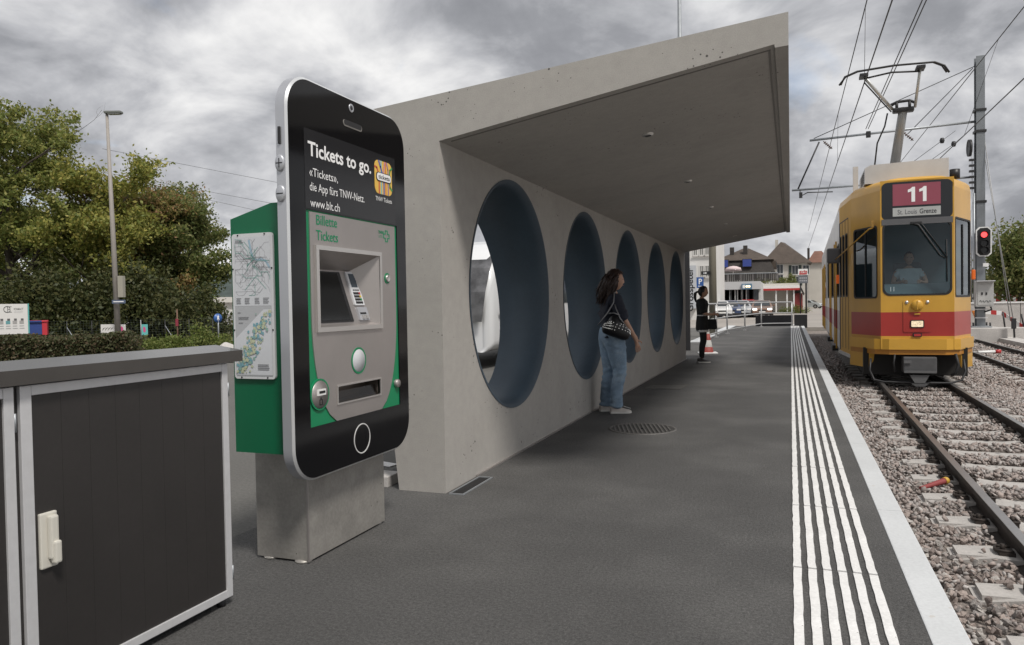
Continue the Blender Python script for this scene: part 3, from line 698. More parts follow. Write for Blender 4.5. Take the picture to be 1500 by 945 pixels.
m = MB(); m.quad((XF-.012, OY0+.004, OZ0), (XF-.012, OY1-.004, OZ0), (XF-.03, OY1-.004, OZ1-.03), (XF-.03, OY0+.004, OZ1-.03)); obj('tray_flap', m, glass('smoked_flap', (.50, .46, .43), .97, .25), tr)
m = MB(); m.lathe([(.001, .006), (.068, .006), (.070, -.004)], (XF, 3.143, .872), 'X', 32); ci = obj('coin_disc', m, STEEL, tm)
m = MB(); plate(m, circ(3.143, .872, .079, 36), [circ(3.143, .872, .070, 36)], onf(.0035), onf(-.005)); obj('disc_ring', m, GREEN2, ci)
m = MB(); plate(m, rect(3.112, 3.180, .868, .898), [], onf(.013), onf(.005)); sl = obj('coin_slot', m, WHITE, ci)
m = MB(); plate(m, rect(3.122, 3.172, .878, .890), [], onf(.0145), onf(.012)); obj('slot_mouth', m, BLACKP, sl)
m = MB(); plate(m, rect(3.132, 3.158, .818, .848), [rect(3.137, 3.153, .823, .843)], onf(.0075), onf(.005)); m.bb((XF+.006, 3.139, .850), (XF+.0075, 3.151, .856)); obj('coin_symbol', m, DARKM, ci)
m = MB(); m.lathe([(.001, .016), (.022, .016), (.025, .012), (.025, -.004)], (XF, 3.918, .847), 'X', 22); obj('lock_knob', m, STEEL, tm)
m = MB(); m.lathe([(.001, .008), (.013, .008), (.018, .012), (.021, .010), (.021, .0)], (XF, 3.830, 1.468), 'X', 22); lb = obj('lock_button', m, STEEL_L, fa)
m = MB(); plate(m, circ(3.830, 1.468, .031, 28), [circ(3.830, 1.468, .0215, 28)], onf(.003), onf(.0)); obj('button_ring', m, GREEN2, lb)
text('machine_title', 'Billette', GREENT, fa, (XF, 3.142, 1.716), Yd, Zd, .072, .18, .004, .0015)
text('machine_title', 'Tickets', GREENT, fa, (XF, 3.142, 1.640), Yd, Zd, .072, .19, .004, .0015)
text('network_logo', 'TNW', GREENT, fa, (XF, 3.742, 1.722), Yd, Zd, .024, .062, .03, .0015)
m = MB(); c_, s_, w_ = (3.832, 1.712), .026, .011
cp = lambda a, b: [(c_[0]+x, c_[1]+y) for x, y in ((-b, -a), (b, -a), (b, -b), (a, -b), (a, b), (b, b), (b, a), (-b, a), (-b, b), (-a, b), (-a, -b), (-b, -b))]
plate(m, cp(.034, .0145), [cp(.0285, .009)], onf(.0018), onf(.0)); obj('network_cross', m, GREENT, fa)
m = MB()
for j in range(3): m.bb((XF, 3.744, 1.712-.006*j), (XF+.0012, 3.79, 1.7138-.006*j))
obj('logo_small_print', m, M('faint_green_print', (.12, .30, .20), .5), fa)

# ---------------------------------------------------------------- grey equipment cabinet
CXF = -2.326
cab = thing('equipment_cabinet', 'low anthracite equipment cabinet with aluminium framed doors in the left foreground', 'cabinet', (-2.55, 1.7, 0))
m = MB(); m.bb((-2.78, -.25, .03), (CXF-.012, 2.60, 1.068)); obj('body', m, CABP, cab)
m = MB(); m.bb((CXF-.030, 2.60, .03), (CXF-.0115, 2.645, 1.07)); m.bb((-2.78, 2.6005, .035), (CXF-.031, 2.625, 1.068)); obj('corner_profile', m, ALU, cab)
m = MB(); m.bb((-2.75, -.22, .0), (CXF-.05, 2.56, .03)); obj('plinth', m, DARKM, cab)
lidp = [(-2.84, 1.070), (CXF+.035, 1.072), (CXF+.035, 1.121), (-2.44, 1.143), (-2.84, 1.118)]
m = MB(); m.prism(lidp, 'Y', -.3, 2.70); lid = obj('lid', m, CABL, cab)
def cab_door(y0, y1, handle_y):
    d = MB(); w = .034; zb, zt = .037, 1.066
    d.bb((CXF-.012, y0, zb), (CXF+.004, y0+w*1.15, zt), .002); d.bb((CXF-.012, y1-w, zb), (CXF+.004, y1, zt), .002)
    d.bb((CXF-.012, y0+w*1.15+.0005, zt-w), (CXF+.0035, y1-w-.0005, zt), .002); d.bb((CXF-.012, y0+w*1.15+.0005, zb), (CXF+.0035, y1-w-.0005, zb+w), .002)
    fr = obj('door', d, ALU, cab)
    a, b = y0+w*1.15, y1-w; n = 8; st = (b-a)/n
    for i in range(n):
        q = MB(); q.bb((CXF-.011, a+i*st+.0002, zb+w), (CXF-.004, a+(i+1)*st-.0002, zt-w), .0007); obj('plank', q, CABP, fr)
    h = MB(); h.box((CXF+.001, handle_y, .545), (.014, .062, .185), None, .005); ho = obj('handle', h, IVORY, fr)
    h.v, h.f, h.sm = [], [], []
    h = MB(); h.box((CXF+.018, handle_y+.006, .555), (.022, .030, .145), None, .007); h.box((CXF+.026, handle_y+.010, .505), (.024, .026, .075), None, .007); 
    o = obj('handle_lever', h, IVORY, fr)
    for z in (.95, .14):
        q = MB(); q.tube([(CXF+.002, y1+.003, z-.03), (CXF+.002, y1+.003, z+.03)], .004, 8); obj('hinge', q, GALV, fr)
cab_door(1.692, 2.638, 1.775); cab_door(.720, 1.672, .80)
m = MB(); m.lathe([(.001, 0), (.02, 0), (.02, .02), (.008, .035)], (CXF-.03, 2.60, .0), 'Z', 12); obj('adjusting_foot', m, DARKM, cab)
# ---------------------------------------------------------------- people
SKIN_M = M('skin', (.46, .27, .19), .55, noise=(12, .06)); 
HAIR_D = M('dark_brown_hair', (.022, .012, .009), .5, noise=(60, .5), bump=(120, .5, .006)); HAIR_B = M('black_hair', (.008, .007, .007), .45, noise=(60, .4), bump=(120, .5, .006))
JEANS = M('faded_jeans', (.19, .27, .36), .85, noise=[(5, .22, 4), (90, .12, 3)], bump=(22, .8, .012), tint=(6, (.30, .38, .46), .5, .72))
NAVY = M('navy_cotton', (.014, .017, .030), .85, noise=(8, .2), bump=(16, .7, .012))
BLACKC = M('black_cloth', (.010, .010, .011), .85, noise=(8, .2), bump=(16, .7, .012))
SHIRT = M('pale_shirt', (.55, .60, .62), .8, noise=(8, .06), bump=(14, .6, .012))
GREYC = M('grey_trousers', (.05, .055, .065), .85)
SHOE = M('canvas_shoe', (.50, .46, .43), .75, noise=(20, .12)); SOLE = M('white_sole', (.62, .61, .58), .6); DSHOE = M('dark_shoe', (.03, .028, .027), .6)
BLOUSE_W = M('white_hem', (.62, .61, .60), .8)

def head_parts(C_, H_=.235, turn=0., tilt=0.):
    """head surface with jaw, nose, brow, ears around centre C_ (facing +Y before turn)"""
    bm = bmesh.new(); bmesh.ops.create_icosphere(bm, subdivisions=4, radius=1)
    for v in bm.verts:
        x, y, z = v.co
        w, d, h = .075, .098, H_/2
        if z < -.1: k = 1-.30*min(1, (-z-.1)/.9)**1.2; x *= k; y = y*(1-.10*(-z)) + .10*(-z)*max(0, 1)
        if y > 0 and z < .5: y *= 1-.06*(1-abs(x))
        px, py, pz = x*w, y*d, z*h
        if y > .6 and abs(x) < .26 and -.38 < z < .12: py += .020*(1-abs(x)/.26)*(1-abs(z+.20)/.34 if abs(z+.20) < .34 else 0)
        if y > .55 and .08 < z < .30: py += .004
        if y > .5 and .12 < abs(x) < .50 and -.05 < z < .13: py -= .006
        if y > .55 and abs(x) < .34 and -.60 < z < -.48: py += .005
        if y > .55 and abs(x) < .4 and -.49 < z < -.43: py -= .003
        v.co = (px, py, pz)
    q = Matrix.Rotation(turn, 3, 'Z') @ Matrix.Rotation(tilt, 3, 'X')
    o = [q @ v.co + Vector(C_) for v in bm.verts]; f = [[v.index for v in fc.verts] for fc in bm.faces]; bm.free()
    ears = MB()
    for s in (-1, 1): ears.lathe([(.001, -.006), (.018, -.004), (.026, .004), (.020, .008)], (0, 0, 0), 'X', 10)
    return o, f, q
def finger_chain(V, E, Rr, base, dirs, lens, r0):
    i0 = len(V); p = Vector(base[1]); V.append(p.copy()); E.append((base[0], i0)); Rr.append(r0)
    for d, l in zip(dirs, lens):
        p = p + Vector(d).normalized()*l; V.append(p.copy()); Rr.append(r0*.88); E.append((len(V)-2, len(V)-1))
def build_person(root, J, head_c, turn, skinmat, hairfn, S=1., tilt=0., handdir=None):
    """J: joint dict in local metres. Body is one skinned surface incl. hands with fingers; head joined."""
    V = []; E = []; Rr = []; ix = {}
    def a(n, r, par=None):
        ix[n] = len(V); V.append(Vector(J[n])*S if n in J else None); Rr.append((r[0]*S, r[1]*S) if isinstance(r, tuple) else r*S)
        if par: E.append((ix[par], ix[n]))
    a('pelvis', (.13, .10)); a('waist', (.115, .085), 'pelvis'); a('chest', (.13, .095), 'waist'); a('neckb', .062, 'chest'); a('neck', .050, 'neckb')
    for s in ('l', 'r'):
        a('hip'+s, .085, 'pelvis'); a('knee'+s, .058, 'hip'+s); a('calf'+s, .050, 'knee'+s); a('ank'+s, .036, 'calf'+s)
        a('sho'+s, .055, 'chest'); a('elb'+s, .038, 'sho'+s); a('fore'+s, .034, 'elb'+s); a('wri'+s, .024, 'fore'+s); a('palm'+s, (.036, .018), 'wri'+s)
        d = (Vector(J['palm'+s])-Vector(J['wri'+s])).normalized(); n = Vector(handdir[s] if handdir else (0, 1, 0)); n = (n - d*n.dot(d)).normalized(); c = d.cross(n)
        for k, (off, ln) in enumerate(((-.9, .9), (-.3, 1.0), (.3, .95), (.85, .75))):
            b = Vector(J['palm'+s])*S + (n*off*.030 + d*.030)*S
            bend = c*(1 if s == 'l' else -1)
            finger_chain(V, E, Rr, (ix['palm'+s], b), (d*1.0+bend*.15, d*.85+bend*.5, d*.5+bend*.8), [.034*ln*S, .025*ln*S, .020*ln*S], .0085*S)
        b = Vector(J['wri'+s])*S + (d*.035 + n*.028)*S
        finger_chain(V, E, Rr, (ix['wri'+s], b), (d*.6+n*.8, d*.9+n*.25), [.032*S, .026*S], .0095*S)
    v, f = skin(V, E, Rr, 0, 2)
    m = MB(); m.add(v, f, True)
    hv, hf, q = head_parts(Vector(head_c)*S, .232*S, turn, tilt); m.add(hv, hf, True)
    for s in (-1, 1):
        e_ = MB(); e_.lathe([(.001, -.006), (.017, -.004), (.024, .003), (.018, .007)], (0, 0, 0), 'X', 10)
        m.add([q @ Vector((p[0]*s+s*.074, p[1]*.75-.006, p[2]*1.25-.008)) * S + Vector(head_c)*S for p in e_.v], e_.f, True)
    body = obj('body', m, skinmat, root, world=False)
    for s in (-1, 1):
        e_ = MB(); e_.lathe([(.0005, .0045), (.008, .003), (.0115, -.001)], (0, 0, 0), 'Y', 10)
        e_.v = [tuple(q @ Vector((p[0]+s*.030, p[1]+.0875, p[2]*.55+.010))*S + Vector(head_c)*S) for p in e_.v]; obj('eye', e_, DARKM, body, world=False)
    e_ = MB(); e_.box((0, .093, -.060), (.042, .006, .008), None, .002); e_.v = [tuple(q @ Vector(p)*S + Vector(head_c)*S) for p in e_.v]; obj('mouth', e_, M('lips', (.36, .14, .12), .5), body, world=False)
    return body, q
def garment(name, root, pts, edges, radii, mat, S=1., lev=2, par=None, folds=None):
    v, f = skin([Vector(p)*S for p in pts], edges, [(r[0]*S, r[1]*S) if isinstance(r, tuple) else r*S for r in radii], 0, lev)
    if folds:      # folds = [(z, spread, depth)]: slanting creases gathered round joints and hems
        bm = bmesh.new(); bv = [bm.verts.new(p) for p in v]
        for fc in f: bm.faces.new([bv[i] for i in fc])
        bm.normal_update(); o = []
        for b_ in bv:
            k = 0
            for (z, sp, dp) in folds:
                g = math.exp(-((b_.co.z-z)/sp)**2); a_ = math.atan2(b_.co.y, b_.co.x-(.1 if b_.co.x > 0 else -.1))
                k += dp*g*(math.sin(b_.co.z*62+3.4*math.sin(a_*1.0+b_.co.x*9+b_.co.z*7))+.7*math.sin(b_.co.z*95-a_*3.1+1.3))*(.35+.65*math.sin(a_*1.5+b_.co.z*11)**2)
            o.append(b_.co + b_.normal*k)
        bm.free(); v = o
    m = MB(); m.add(v, f, True); return obj(name, m, mat, par or root, world=False)
def shoe(root, p, ang, mat, sole, L_=.25):
    q = Matrix.Rotation(ang, 3, 'Z'); p = Vector(p)
    m = MB(); n = 14
    prof = [(-.08, .036, .075), (-.05, .040, .088), (0, .040, .085), (.05, .044, .066), (.10, .046, .050), (.14, .040, .042), (.165, .020, .030)]
    rings = []
    for (y, w, h) in prof:
        rings.append([q @ Vector((w*math.cos(math.pi*k/(n-1)), y, .012+(h-.012)*math.sin(math.pi*k/(n-1)))) + p for k in range(n)])
    vs = [v for r in rings for v in r]; fs = [(i*n+k, i*n+k+1, (i+1)*n+k+1, (i+1)*n+k) for i in range(len(prof)-1) for k in range(n-1)]
    fs += [tuple(range(n)), tuple((len(prof)-1)*n+k for k in range(n))]
    m.add(vs, fs, True); sh = obj('shoe', m, mat, root, world=False)
    m = MB(); out = [(-.088, 0)] + [(y, -w*1.06) for y, w, h in prof] + [(.172, 0)] + [(y, w*1.06) for y, w, h in prof[::-1]]
    m.prism([(b, a) for a, b in out], 'Z', 0, .022); m.v = [tuple(q @ Vector(v) + p) for v in m.v]; obj('sole', m, sole, sh, world=False)
def strands(root, paths, r, mat, name='hair', S=1.):
    m = MB()
    for pth in paths: m.tube([Vector(p)*S for p in pth], [r*S*(1-.5*i/len(pth)) for i in range(len(pth))], 6)
    return m
def hair_cap(C_, q, sx, sy, sz, cut, S=1., back=0., seed=1):
    """scalp shell that leaves the face free"""
    bm = bmesh.new(); bmesh.ops.create_icosphere(bm, subdivisions=4, radius=1); r = random.Random(seed)
    kill = [v for v in bm.verts if cut(v.co)]
    bmesh.ops.delete(bm, geom=kill, context='VERTS'); bm.verts.index_update()
    vs = []
    for v in bm.verts:
        x, y, z = v.co; k = 1+.035*math.sin(13*x+5*z)*math.cos(9*y)+.03*math.sin(23*math.atan2(x, y)+3*z)
        vs.append(q @ Vector((x*sx*k, y*sy*k-back, z*sz*k))*S + Vector(C_)*S)
    fs = [[v.index for v in f.verts] for f in bm.faces]; bm.free(); return vs, fs

# --- woman in jeans looking along the platform
J = dict(pelvis=(0, 0, .93), waist=(0, .01, 1.06), chest=(0, -.015, 1.28), neckb=(0, -.01, 1.41), neck=(0, .01, 1.47),
 hipl=(-.09, 0, .88), hipr=(.09, 0, .88), kneel=(-.09, -.03, .48), kneer=(.10, .05, .48), calfl=(-.09, -.06, .36), calfr=(.10, .01, .36), ankl=(-.095, -.085, .09), ankr=(.105, -.005, .09),
 shol=(-.165, -.02, 1.345), shor=(.165, -.02, 1.345), elbl=(-.235, -.03, 1.10), elbr=(.225, .07, 1.10), forel=(-.235, .0, 1.01), forer=(.225, .13, 1.00), wril=(-.225, .03, .87), wrir=(.215, .20, .885), palml=(-.222, .045, .80), palmr=(.212, .22, .815))
w1 = thing('person', 'woman in faded jeans and dark top standing by the second round opening', 'person', (-1.985, 8.80, 0), R_(-62))
body, q = build_person(w1, J, (0, .03, 1.575), R_(-18), SKIN_M, None, 1.0, 0, dict(l=(0, 1, 0), r=(0, 1, 0)))
garment('jeans', w1, [(0, -.015, .95), (0, -.01, 1.06), (-.09, -.03, .87), (.09, -.02, .87), (-.09, -.03, .68), (.092, .015, .68), (-.09, -.03, .48), (.095, .045, .48), (-.09, -.07, .30), (.098, .0, .30), (-.095, -.085, .10), (.10, -.005, .10), (-.095, -.085, .055), (.10, -.005, .055)],
 [(0, 1), (0, 2), (0, 3), (2, 4), (3, 5), (4, 6), (5, 7), (6, 8), (7, 9), (8, 10), (9, 11), (10, 12), (11, 13)], [(.188, .150), (.165, .125), (.140, .165), (.140, .165), .118, .118, .084, .084, .078, .078, .076, .076, .086, .086], JEANS, lev=4, folds=[(.47, .10, .0055), (.11, .07, .008), (.80, .08, .004), (.30, .1, .0025)])
garment('top', w1, [(0, .0, 1.05), (0, -.005, .90), (0, -.015, 1.18), (0, -.02, 1.30), (0, -.015, 1.405), (-.16, -.02, 1.34), (.16, -.02, 1.34), (-.215, -.025, 1.15), (.215, .04, 1.15), (-.228, -.03, 1.09), (.224, .068, 1.085)],
 [(0, 1), (0, 2), (2, 3), (3, 4), (3, 5), (3, 6), (5, 7), (6, 8), (7, 9), (8, 10)], [(.180, .140), (.190, .150), (.172, .135), (.178, .130), .078, .090, .090, .080, .080, .082, .082], NAVY, lev=3, folds=[(1.06, .10, .006), (1.22, .08, .004), (.95, .05, .005)])
hv, hf = hair_cap((0, .03, 1.585), q, .096, .118, .130, lambda c: (c.y > .42 and c.z < .42) or (c.y > .15 and c.z < -.25), 1, .008)
hm_ = MB(); hm_.add(hv, hf, True)
rh = random.Random(3)
for i in range(90):
    a = rh.uniform(R_(-205), R_(25)); x0, y0 = .086*math.cos(a), .100*math.sin(a)
    if y0 > .03: continue
    p0 = q @ Vector((x0, y0, rh.uniform(-.02, .06))); ln = rh.uniform(.18, .30); w = rh.uniform(.95, 1.5); ph = rh.uniform(0, 6)
    pts = [Vector((0, .03, 1.585)) + p0*(1+(w-1)*t) + Vector((.016*math.sin(ph+5*t), -.055*t-.02*math.sin(2.5*t)+.012*math.cos(ph+6*t), -ln*t)) for t in (0, .25, .5, .75, 1)]
    hm_.tube(pts, [.018, .026, .028, .024, .008], 6)
for i in range(150):
    a = rh.uniform(R_(-215), R_(35)); x0, y0 = .094*math.cos(a), .110*math.sin(a)
    if y0 > .045: continue
    p0 = q @ Vector((x0, y0, rh.uniform(-.03, .08))); ln = rh.uniform(.18, .34); w = rh.uniform(1.0, 1.7); ph = rh.uniform(0, 6)
    hm_.tube([Vector((0, .03, 1.585)) + p0*(1+(w-1)*t) + Vector((.022*math.sin(ph+6*t), -.06*t-.02*math.sin(2.5*t)+.018*math.cos(ph+7*t), -ln*t)) for t in (0, .25, .5, .75, 1)], [.006, .007, .006, .005, .002], 4)
obj('hair', hm_, M('auburn_brown_hair', (.030, .014, .010), .45, noise=(50, .5), bump=(140, .5, .006)), w1, world=False)
shoe(w1, (-.095, -.08, 0), R_(4), SHOE, SOLE); shoe(w1, (.105, .0, 0), R_(-6), SHOE, SOLE)
m = MB()
for i in range(5): m.box((.105, .085+.018*i, .078-.006*i), (.05, .006, .006), R_(-6))
stuff(obj('shoe_lace', m, WHITE, w1, world=False))
# shoulder bag (rests on her, a thing of its own)
bag = thing('shoulder_bag', 'black studded shoulder bag hanging behind the woman in faded jeans', 'bag', (-1.985, 8.80, 0), R_(-62))
gv, gf = skin([(.205, -.20, 1.035), (.265, -.04, .985), (.245, .12, .915), (.245, -.05, 1.08), (.225, -.06, 1.17)], [(0, 1), (1, 2), (1, 3), (3, 4)], [(.075, .075), (.085, .095), (.070, .075), (.085, .085), (.05, .05)], 1, 2)
m = MB(); m.add(gv, gf, True); obj('bag_body', m, M('black_leather', (.008, .008, .010), .4, bump=(60, .3, .004)), bag, world=False)
m = MB(); m.tube([(.235, -.25, 1.05), (.285, -.15, 1.19), (.262, -.07, 1.31), (.19, -.04, 1.425), (.12, .0, 1.43)], .008, 6); m.tube([(.285, .12, .96), (.31, -.01, 1.13), (.275, -.06, 1.29)], .008, 6); m.tube([(.285, -.14, 1.185), (.315, -.08, 1.19), (.31, -.01, 1.16)], .008, 6); obj('strap', m, M('chain_strap', (.25, .25, .26), .35, .8), bag, world=False)
m = MB(); rb = random.Random(2)
bmv = [v for v in gv]
cand = [(v.x, v.y, v.z) for v in gv if .975-.30*(v.y+.02) < v.z < 1.07-.30*(v.y+.02) and v.x > .25]
rb.shuffle(cand)
for c in cand[:150]: m.disc((c[0]+.002, c[1], c[2]), .0062, 'X', 6, .005)
stuff(obj('studs', m, M('silver_stud', (.75, .75, .75), .25, .9), bag, world=False))

# --- woman in black further along
J2 = dict(pelvis=(0, 0, .90), waist=(0, 0, 1.03), chest=(0, -.02, 1.24), neckb=(0, -.015, 1.36), neck=(0, .0, 1.42),
 hipl=(-.085, 0, .86), hipr=(.085, 0, .86), kneel=(-.08, .015, .47), kneer=(.08, .02, .47), calfl=(-.08, -.02, .35), calfr=(.08, -.015, .35), ankl=(-.08, -.03, .08), ankr=(.08, -.02, .08),
 shol=(-.155, -.02, 1.30), shor=(.155, -.02, 1.30), elbl=(-.19, .0, 1.06), elbr=(.19, .0, 1.06), forel=(-.16, .10, 1.035), forer=(.16, .10, 1.035), wril=(-.09, .21, 1.03), wrir=(.09, .22, 1.03), palml=(-.06, .265, 1.03), palmr=(.06, .275, 1.03))
w2 = thing('person', 'woman in black tunic and leggings with a ponytail near the shelter end', 'person', (-1.78, 16.5, 0), R_(-80))
body2, q2 = build_person(w2, J2, (0, .025, 1.515), 0, SKIN_M, None, 1.0, R_(-6), dict(l=(0, 0, 1), r=(0, 0, 1)))
garment('leggings', w2, [(0, 0, .90), (0, 0, .94), (-.085, -.005, .84), (.085, -.005, .84), (-.08, .015, .47), (.08, .02, .47), (-.08, -.02, .33), (.08, -.015, .33), (-.08, -.03, .085), (.08, -.02, .085)], [(0, 1), (0, 2), (0, 3), (2, 4), (3, 5), (4, 6), (5, 7), (6, 8), (7, 9)], [(.13, .10), (.12, .09), (.09, .10), (.09, .10), .066, .066, .060, .060, .046, .046], BLACKC)
m = MB(); m.lathe([(.155, .68), (.168, .75), (.162, .86), (.150, .95), (.140, 1.03), (.150, 1.14), (.165, 1.24), (.150, 1.31), (.080, 1.37)], n=28, sy=.80)
m.v = [(p[0], p[1]-.005+.010*math.sin(9*math.atan2(p[1], p[0]))*(1.3-p[2] if p[2] < 1.0 else 0), p[2]) for p in m.v]
obj('tunic', m, BLACKC, w2, world=False)
garment('sleeves', w2, [(0, -.02, 1.29), (-.15, -.02, 1.29), (.15, -.02, 1.29), (-.185, 0, 1.10), (.185, 0, 1.10), (-.188, .02, 1.05), (.188, .02, 1.05)], [(0, 1), (0, 2), (1, 3), (2, 4), (3, 5), (4, 6)], [(.125, .10), .092, .092, .078, .078, .072, .072], BLACKC)
m = MB(); m.lathe([(.158, .655), (.162, .69), (.160, .70)], n=28, sy=.80); obj('white_hem', m, BLOUSE_W, w2, world=False)
m = MB(); m.lathe([(.146, 1.0), (.149, 1.012), (.146, 1.024)], n=28, sy=.82); obj('belt', m, BLOUSE_W, w2, world=False)
hv, hf = hair_cap((0, .025, 1.525), q2, .084, .108, .120, lambda c: (c.y > .30 and c.z < .55) or (c.y > -.1 and c.z < -.2), 1, .006)
hm_ = MB(); hm_.add(hv, hf, True)
for i in range(14):
    o_ = (rh.uniform(-.02, .02), rh.uniform(-.015, .015))
    hm_.tube([(o_[0], -.09+o_[1], 1.53), (o_[0]*1.5, -.145+o_[1], 1.49), (o_[0]*1.6, -.155+o_[1], 1.40), (o_[0]*.8, -.13+o_[1], 1.30)], [.014, .020, .018, .005], 6)
obj('hair', hm_, HAIR_B, w2, world=False)
shoe(w2, (-.08, -.03, 0), R_(3), DSHOE, SOLE); shoe(w2, (.08, -.02, 0), R_(-3), DSHOE, SOLE)
hb = thing('handbag', 'small dark handbag held in front of the woman in black', 'bag', (-1.76, 16.5, 0), R_(-80))
m = MB(); m.box((.02, .175, .82), (.10, .17, .22), None, .03); m.v = [(p[0], .175+(p[1]-.175)*(1.25-.9*(p[2]-.71)), p[2]) for p in m.v]; obj('bag_body', m, BLACKC, hb, world=False)
m = MB(); m.tube([(.02, .12, .92), (.04, .19, 1.01), (.04, .23, 1.02), (.02, .23, .92)], .008, 6); obj('handle', m, BLACKC, hb, world=False)
# ---------------------------------------------------------------- tram
TY = M('tram_livery', (.68, .33, .035), .30, spec=.5, coat=.4)
def livery(name, base, bands, rough=.34):
    """flat paint bands by height above the rail"""
    m = M(name, base, rough, coat=.12, spec=.4); t = m.node_tree; b = t.nodes['Principled BSDF']; c = t.nodes.new('ShaderNodeTexCoord'); s = t.nodes.new('ShaderNodeSeparateXYZ'); t.links.new(c.outputs['Object'], s.inputs[0])
    r = t.nodes.new('ShaderNodeValToRGB'); r.color_ramp.interpolation = 'CONSTANT'; d = t.nodes.new('ShaderNodeMath'); d.operation = 'DIVIDE'; d.inputs[1].default_value = 4; t.links.new(s.outputs[2], d.inputs[0]); t.links.new(d.outputs[0], r.inputs[0])
    es = r.color_ramp.elements; es[0].color = (*base, 1); es[0].position = 0; es[1].position = bands[0][0]/4; es[1].color = (*bands[0][1], 1)
    for z, col in bands[1:]: k = es.new(z/4); k.color = (*col, 1)
    n = t.nodes.new('ShaderNodeTexNoise'); n.inputs['Scale'].default_value = 1.6; n.inputs['Detail'].default_value = 6; t.links.new(c.outputs['Object'], n.inputs[0])
    mr = t.nodes.new('ShaderNodeMapRange'); mr.inputs[1].default_value = .3; mr.inputs[2].default_value = .7; mr.inputs[3].default_value = .86; mr.inputs[4].default_value = 1.08; t.links.new(n.outputs[0], mr.inputs[0])
    vm = t.nodes.new('ShaderNodeVectorMath'); vm.operation = 'SCALE'; t.links.new(r.outputs[0], vm.inputs[0]); t.links.new(mr.outputs[0], vm.inputs['Scale']); t.links.new(vm.outputs[0], b.inputs['Base Color']); return m
YEL = (.57, .315, .045); RED = (.36, .036, .030)
TBODY = livery('tram_livery_banded', YEL, [(.80, RED), (1.205, YEL)])
TSIDE = livery('tram_ad_livery', (.50, .49, .48), [(.80, (.34, .22, .22)), (1.205, (.62, .60, .58))])
TYEL = M('tram_yellow', YEL, .36, coat=.1, spec=.4, noise=[(1.6, .07, 5)]); TRED = M('tram_red', RED, .3, coat=.4)
TGREY = M('tram_roof_grey', (.48, .47, .46), .6, noise=[(2, .1, 5)]); TWHITE = M('tram_roof_white', (.62, .62, .62), .35, coat=.3)
TGLASS = glass('tram_glass', (.66, .80, .84), .955, .02, (.9, .95, 1)); TGLASS_D = glass('tram_side_glass', (.24, .27, .29), .90, .02, (.8, .85, .9))
RUBBER = M('black_rubber', (.014, .014, .015), .6); INT = M('cab_interior', (.07, .095, .105), .8); INT2 = M('cab_bulkhead', (.15, .235, .26), .8)
tr_ = thing('tram', 'yellow tram with a red band, route 11 sign and a driver, arriving at the platform', 'tram', (1.995, 14.2, TZ), -math.atan(.0194))
def P(x, y, z): return (x, y, z)
F0, F1, K1, HW, K2 = .55, .96, 1.0, 1.10, 2.5       # front half width, kink half width and depth, body half width and depth
TOPZ, SB = 3.30, .33
# panels: outline in (u,z) with window holes, mapped on a vertical plan segment a->b
def panel(name, a, b, zb, zt, holes, mat, th=.03, zt2=None):
    a = Vector((a[0], a[1], 0)); b = Vector((b[0], b[1], 0)); d = b-a; Ln = d.length; d.normalize(); n = Vector((d.y, -d.x, 0))
    T = lambda u, z: tuple(a + d*u + Vector((0, 0, z))); T2 = lambda u, z: tuple(a + d*u - n*th + Vector((0, 0, z)))
    m = MB(); plate(m, [(0, zb), (Ln, zb), (Ln, zt2 or zt), (0, zt)], holes, T, T2); return obj(name, m, mat, tr_, world=False), T, Ln, n
def pane(name, T, n, hole, mat, par, rub=.035, inset=.012, gl=True):
    m = MB(); us = [p[0] for p in hole]; cu = (min(us)+max(us))/2; zs = [p[1] for p in hole]; cz = (min(zs)+max(zs))/2
    sx = 1-2*rub/(max(us)-min(us)); sz = 1-2*rub/(max(zs)-min(zs)); inn = [(cu+(p[0]-cu)*sx, cz+(p[1]-cz)*sz) for p in hole]
    f_ = lambda k: (lambda u, z: tuple(Vector(T(u, z)) + n*k)); plate(m, hole, [inn], f_(.006), f_(-.028)); o = obj(name, m, RUBBER, par, world=False)
    if gl:
        m = MB(); v, f = sheet(inn, [], f_(-.012)); m.add(v, f); obj('glass_pane', m, mat, o, world=False, fix=False)
    return o, inn
# front (runs +x -> so that outward normal is -y)
fh_ws = rrect(.03, 1.07, 1.50, 2.755, .11); fh_ds = rrect(.02, 1.08, 2.785, 3.42, .09)
fp, T, Ln, n = panel('front_panel', (-F0, 0), (F0, 0), .60, 3.455, [fh_ws, fh_ds], TBODY)
ws, _ = pane('windscreen', T, n, fh_ws, TGLASS, fp, .028)
m = MB(); plate(m, rect(.02, 1.08, 2.70, 2.80), [], lambda u, z: (u-F0, -.010, z), lambda u, z: (u-F0, .01, z)); obj('header_bar', m, M('bar_grey', (.10, .10, .105), .5), fp, world=False)
m = MB(); v, f = sheet(fh_ds, [], lambda u, z: (u-F0, -.002, z)); m.add(v, f); ds = obj('destination_box', m, M('display_black', (.018, .02, .023), .25), fp, world=False, fix=False)
m = MB(); plate(m, rect(.19, .905, 3.02, 3.385), [], lambda u, z: (u-F0, -.006, z), lambda u, z: (u-F0, -.002, z)); rp = obj('route_panel', m, M('route_red', (.28, .065, .095), .4, noise=(3, .05)), ds, world=False)
m = MB(); plate(m, rect(.19, .905, 2.842, 2.985), [], lambda u, z: (u-F0, -.006, z), lambda u, z: (u-F0, -.002, z)); dp = obj('destination_panel', m, M('destination_white', (.42, .43, .42), .5, noise=(5, .08)), ds, world=False)
def ttext(name, s, mat, par, x, z, size, width, bold, dy=-.0065):
    rz = tr_.rotation_euler.z; q = Matrix.Rotation(rz, 3, 'Z'); o = q @ Vector((x, dy, z)) + tr_.location
    return text(name, s, mat, par, o, q @ Vector((1, 0, 0)), (0, 0, 1), size, width, bold, .001)
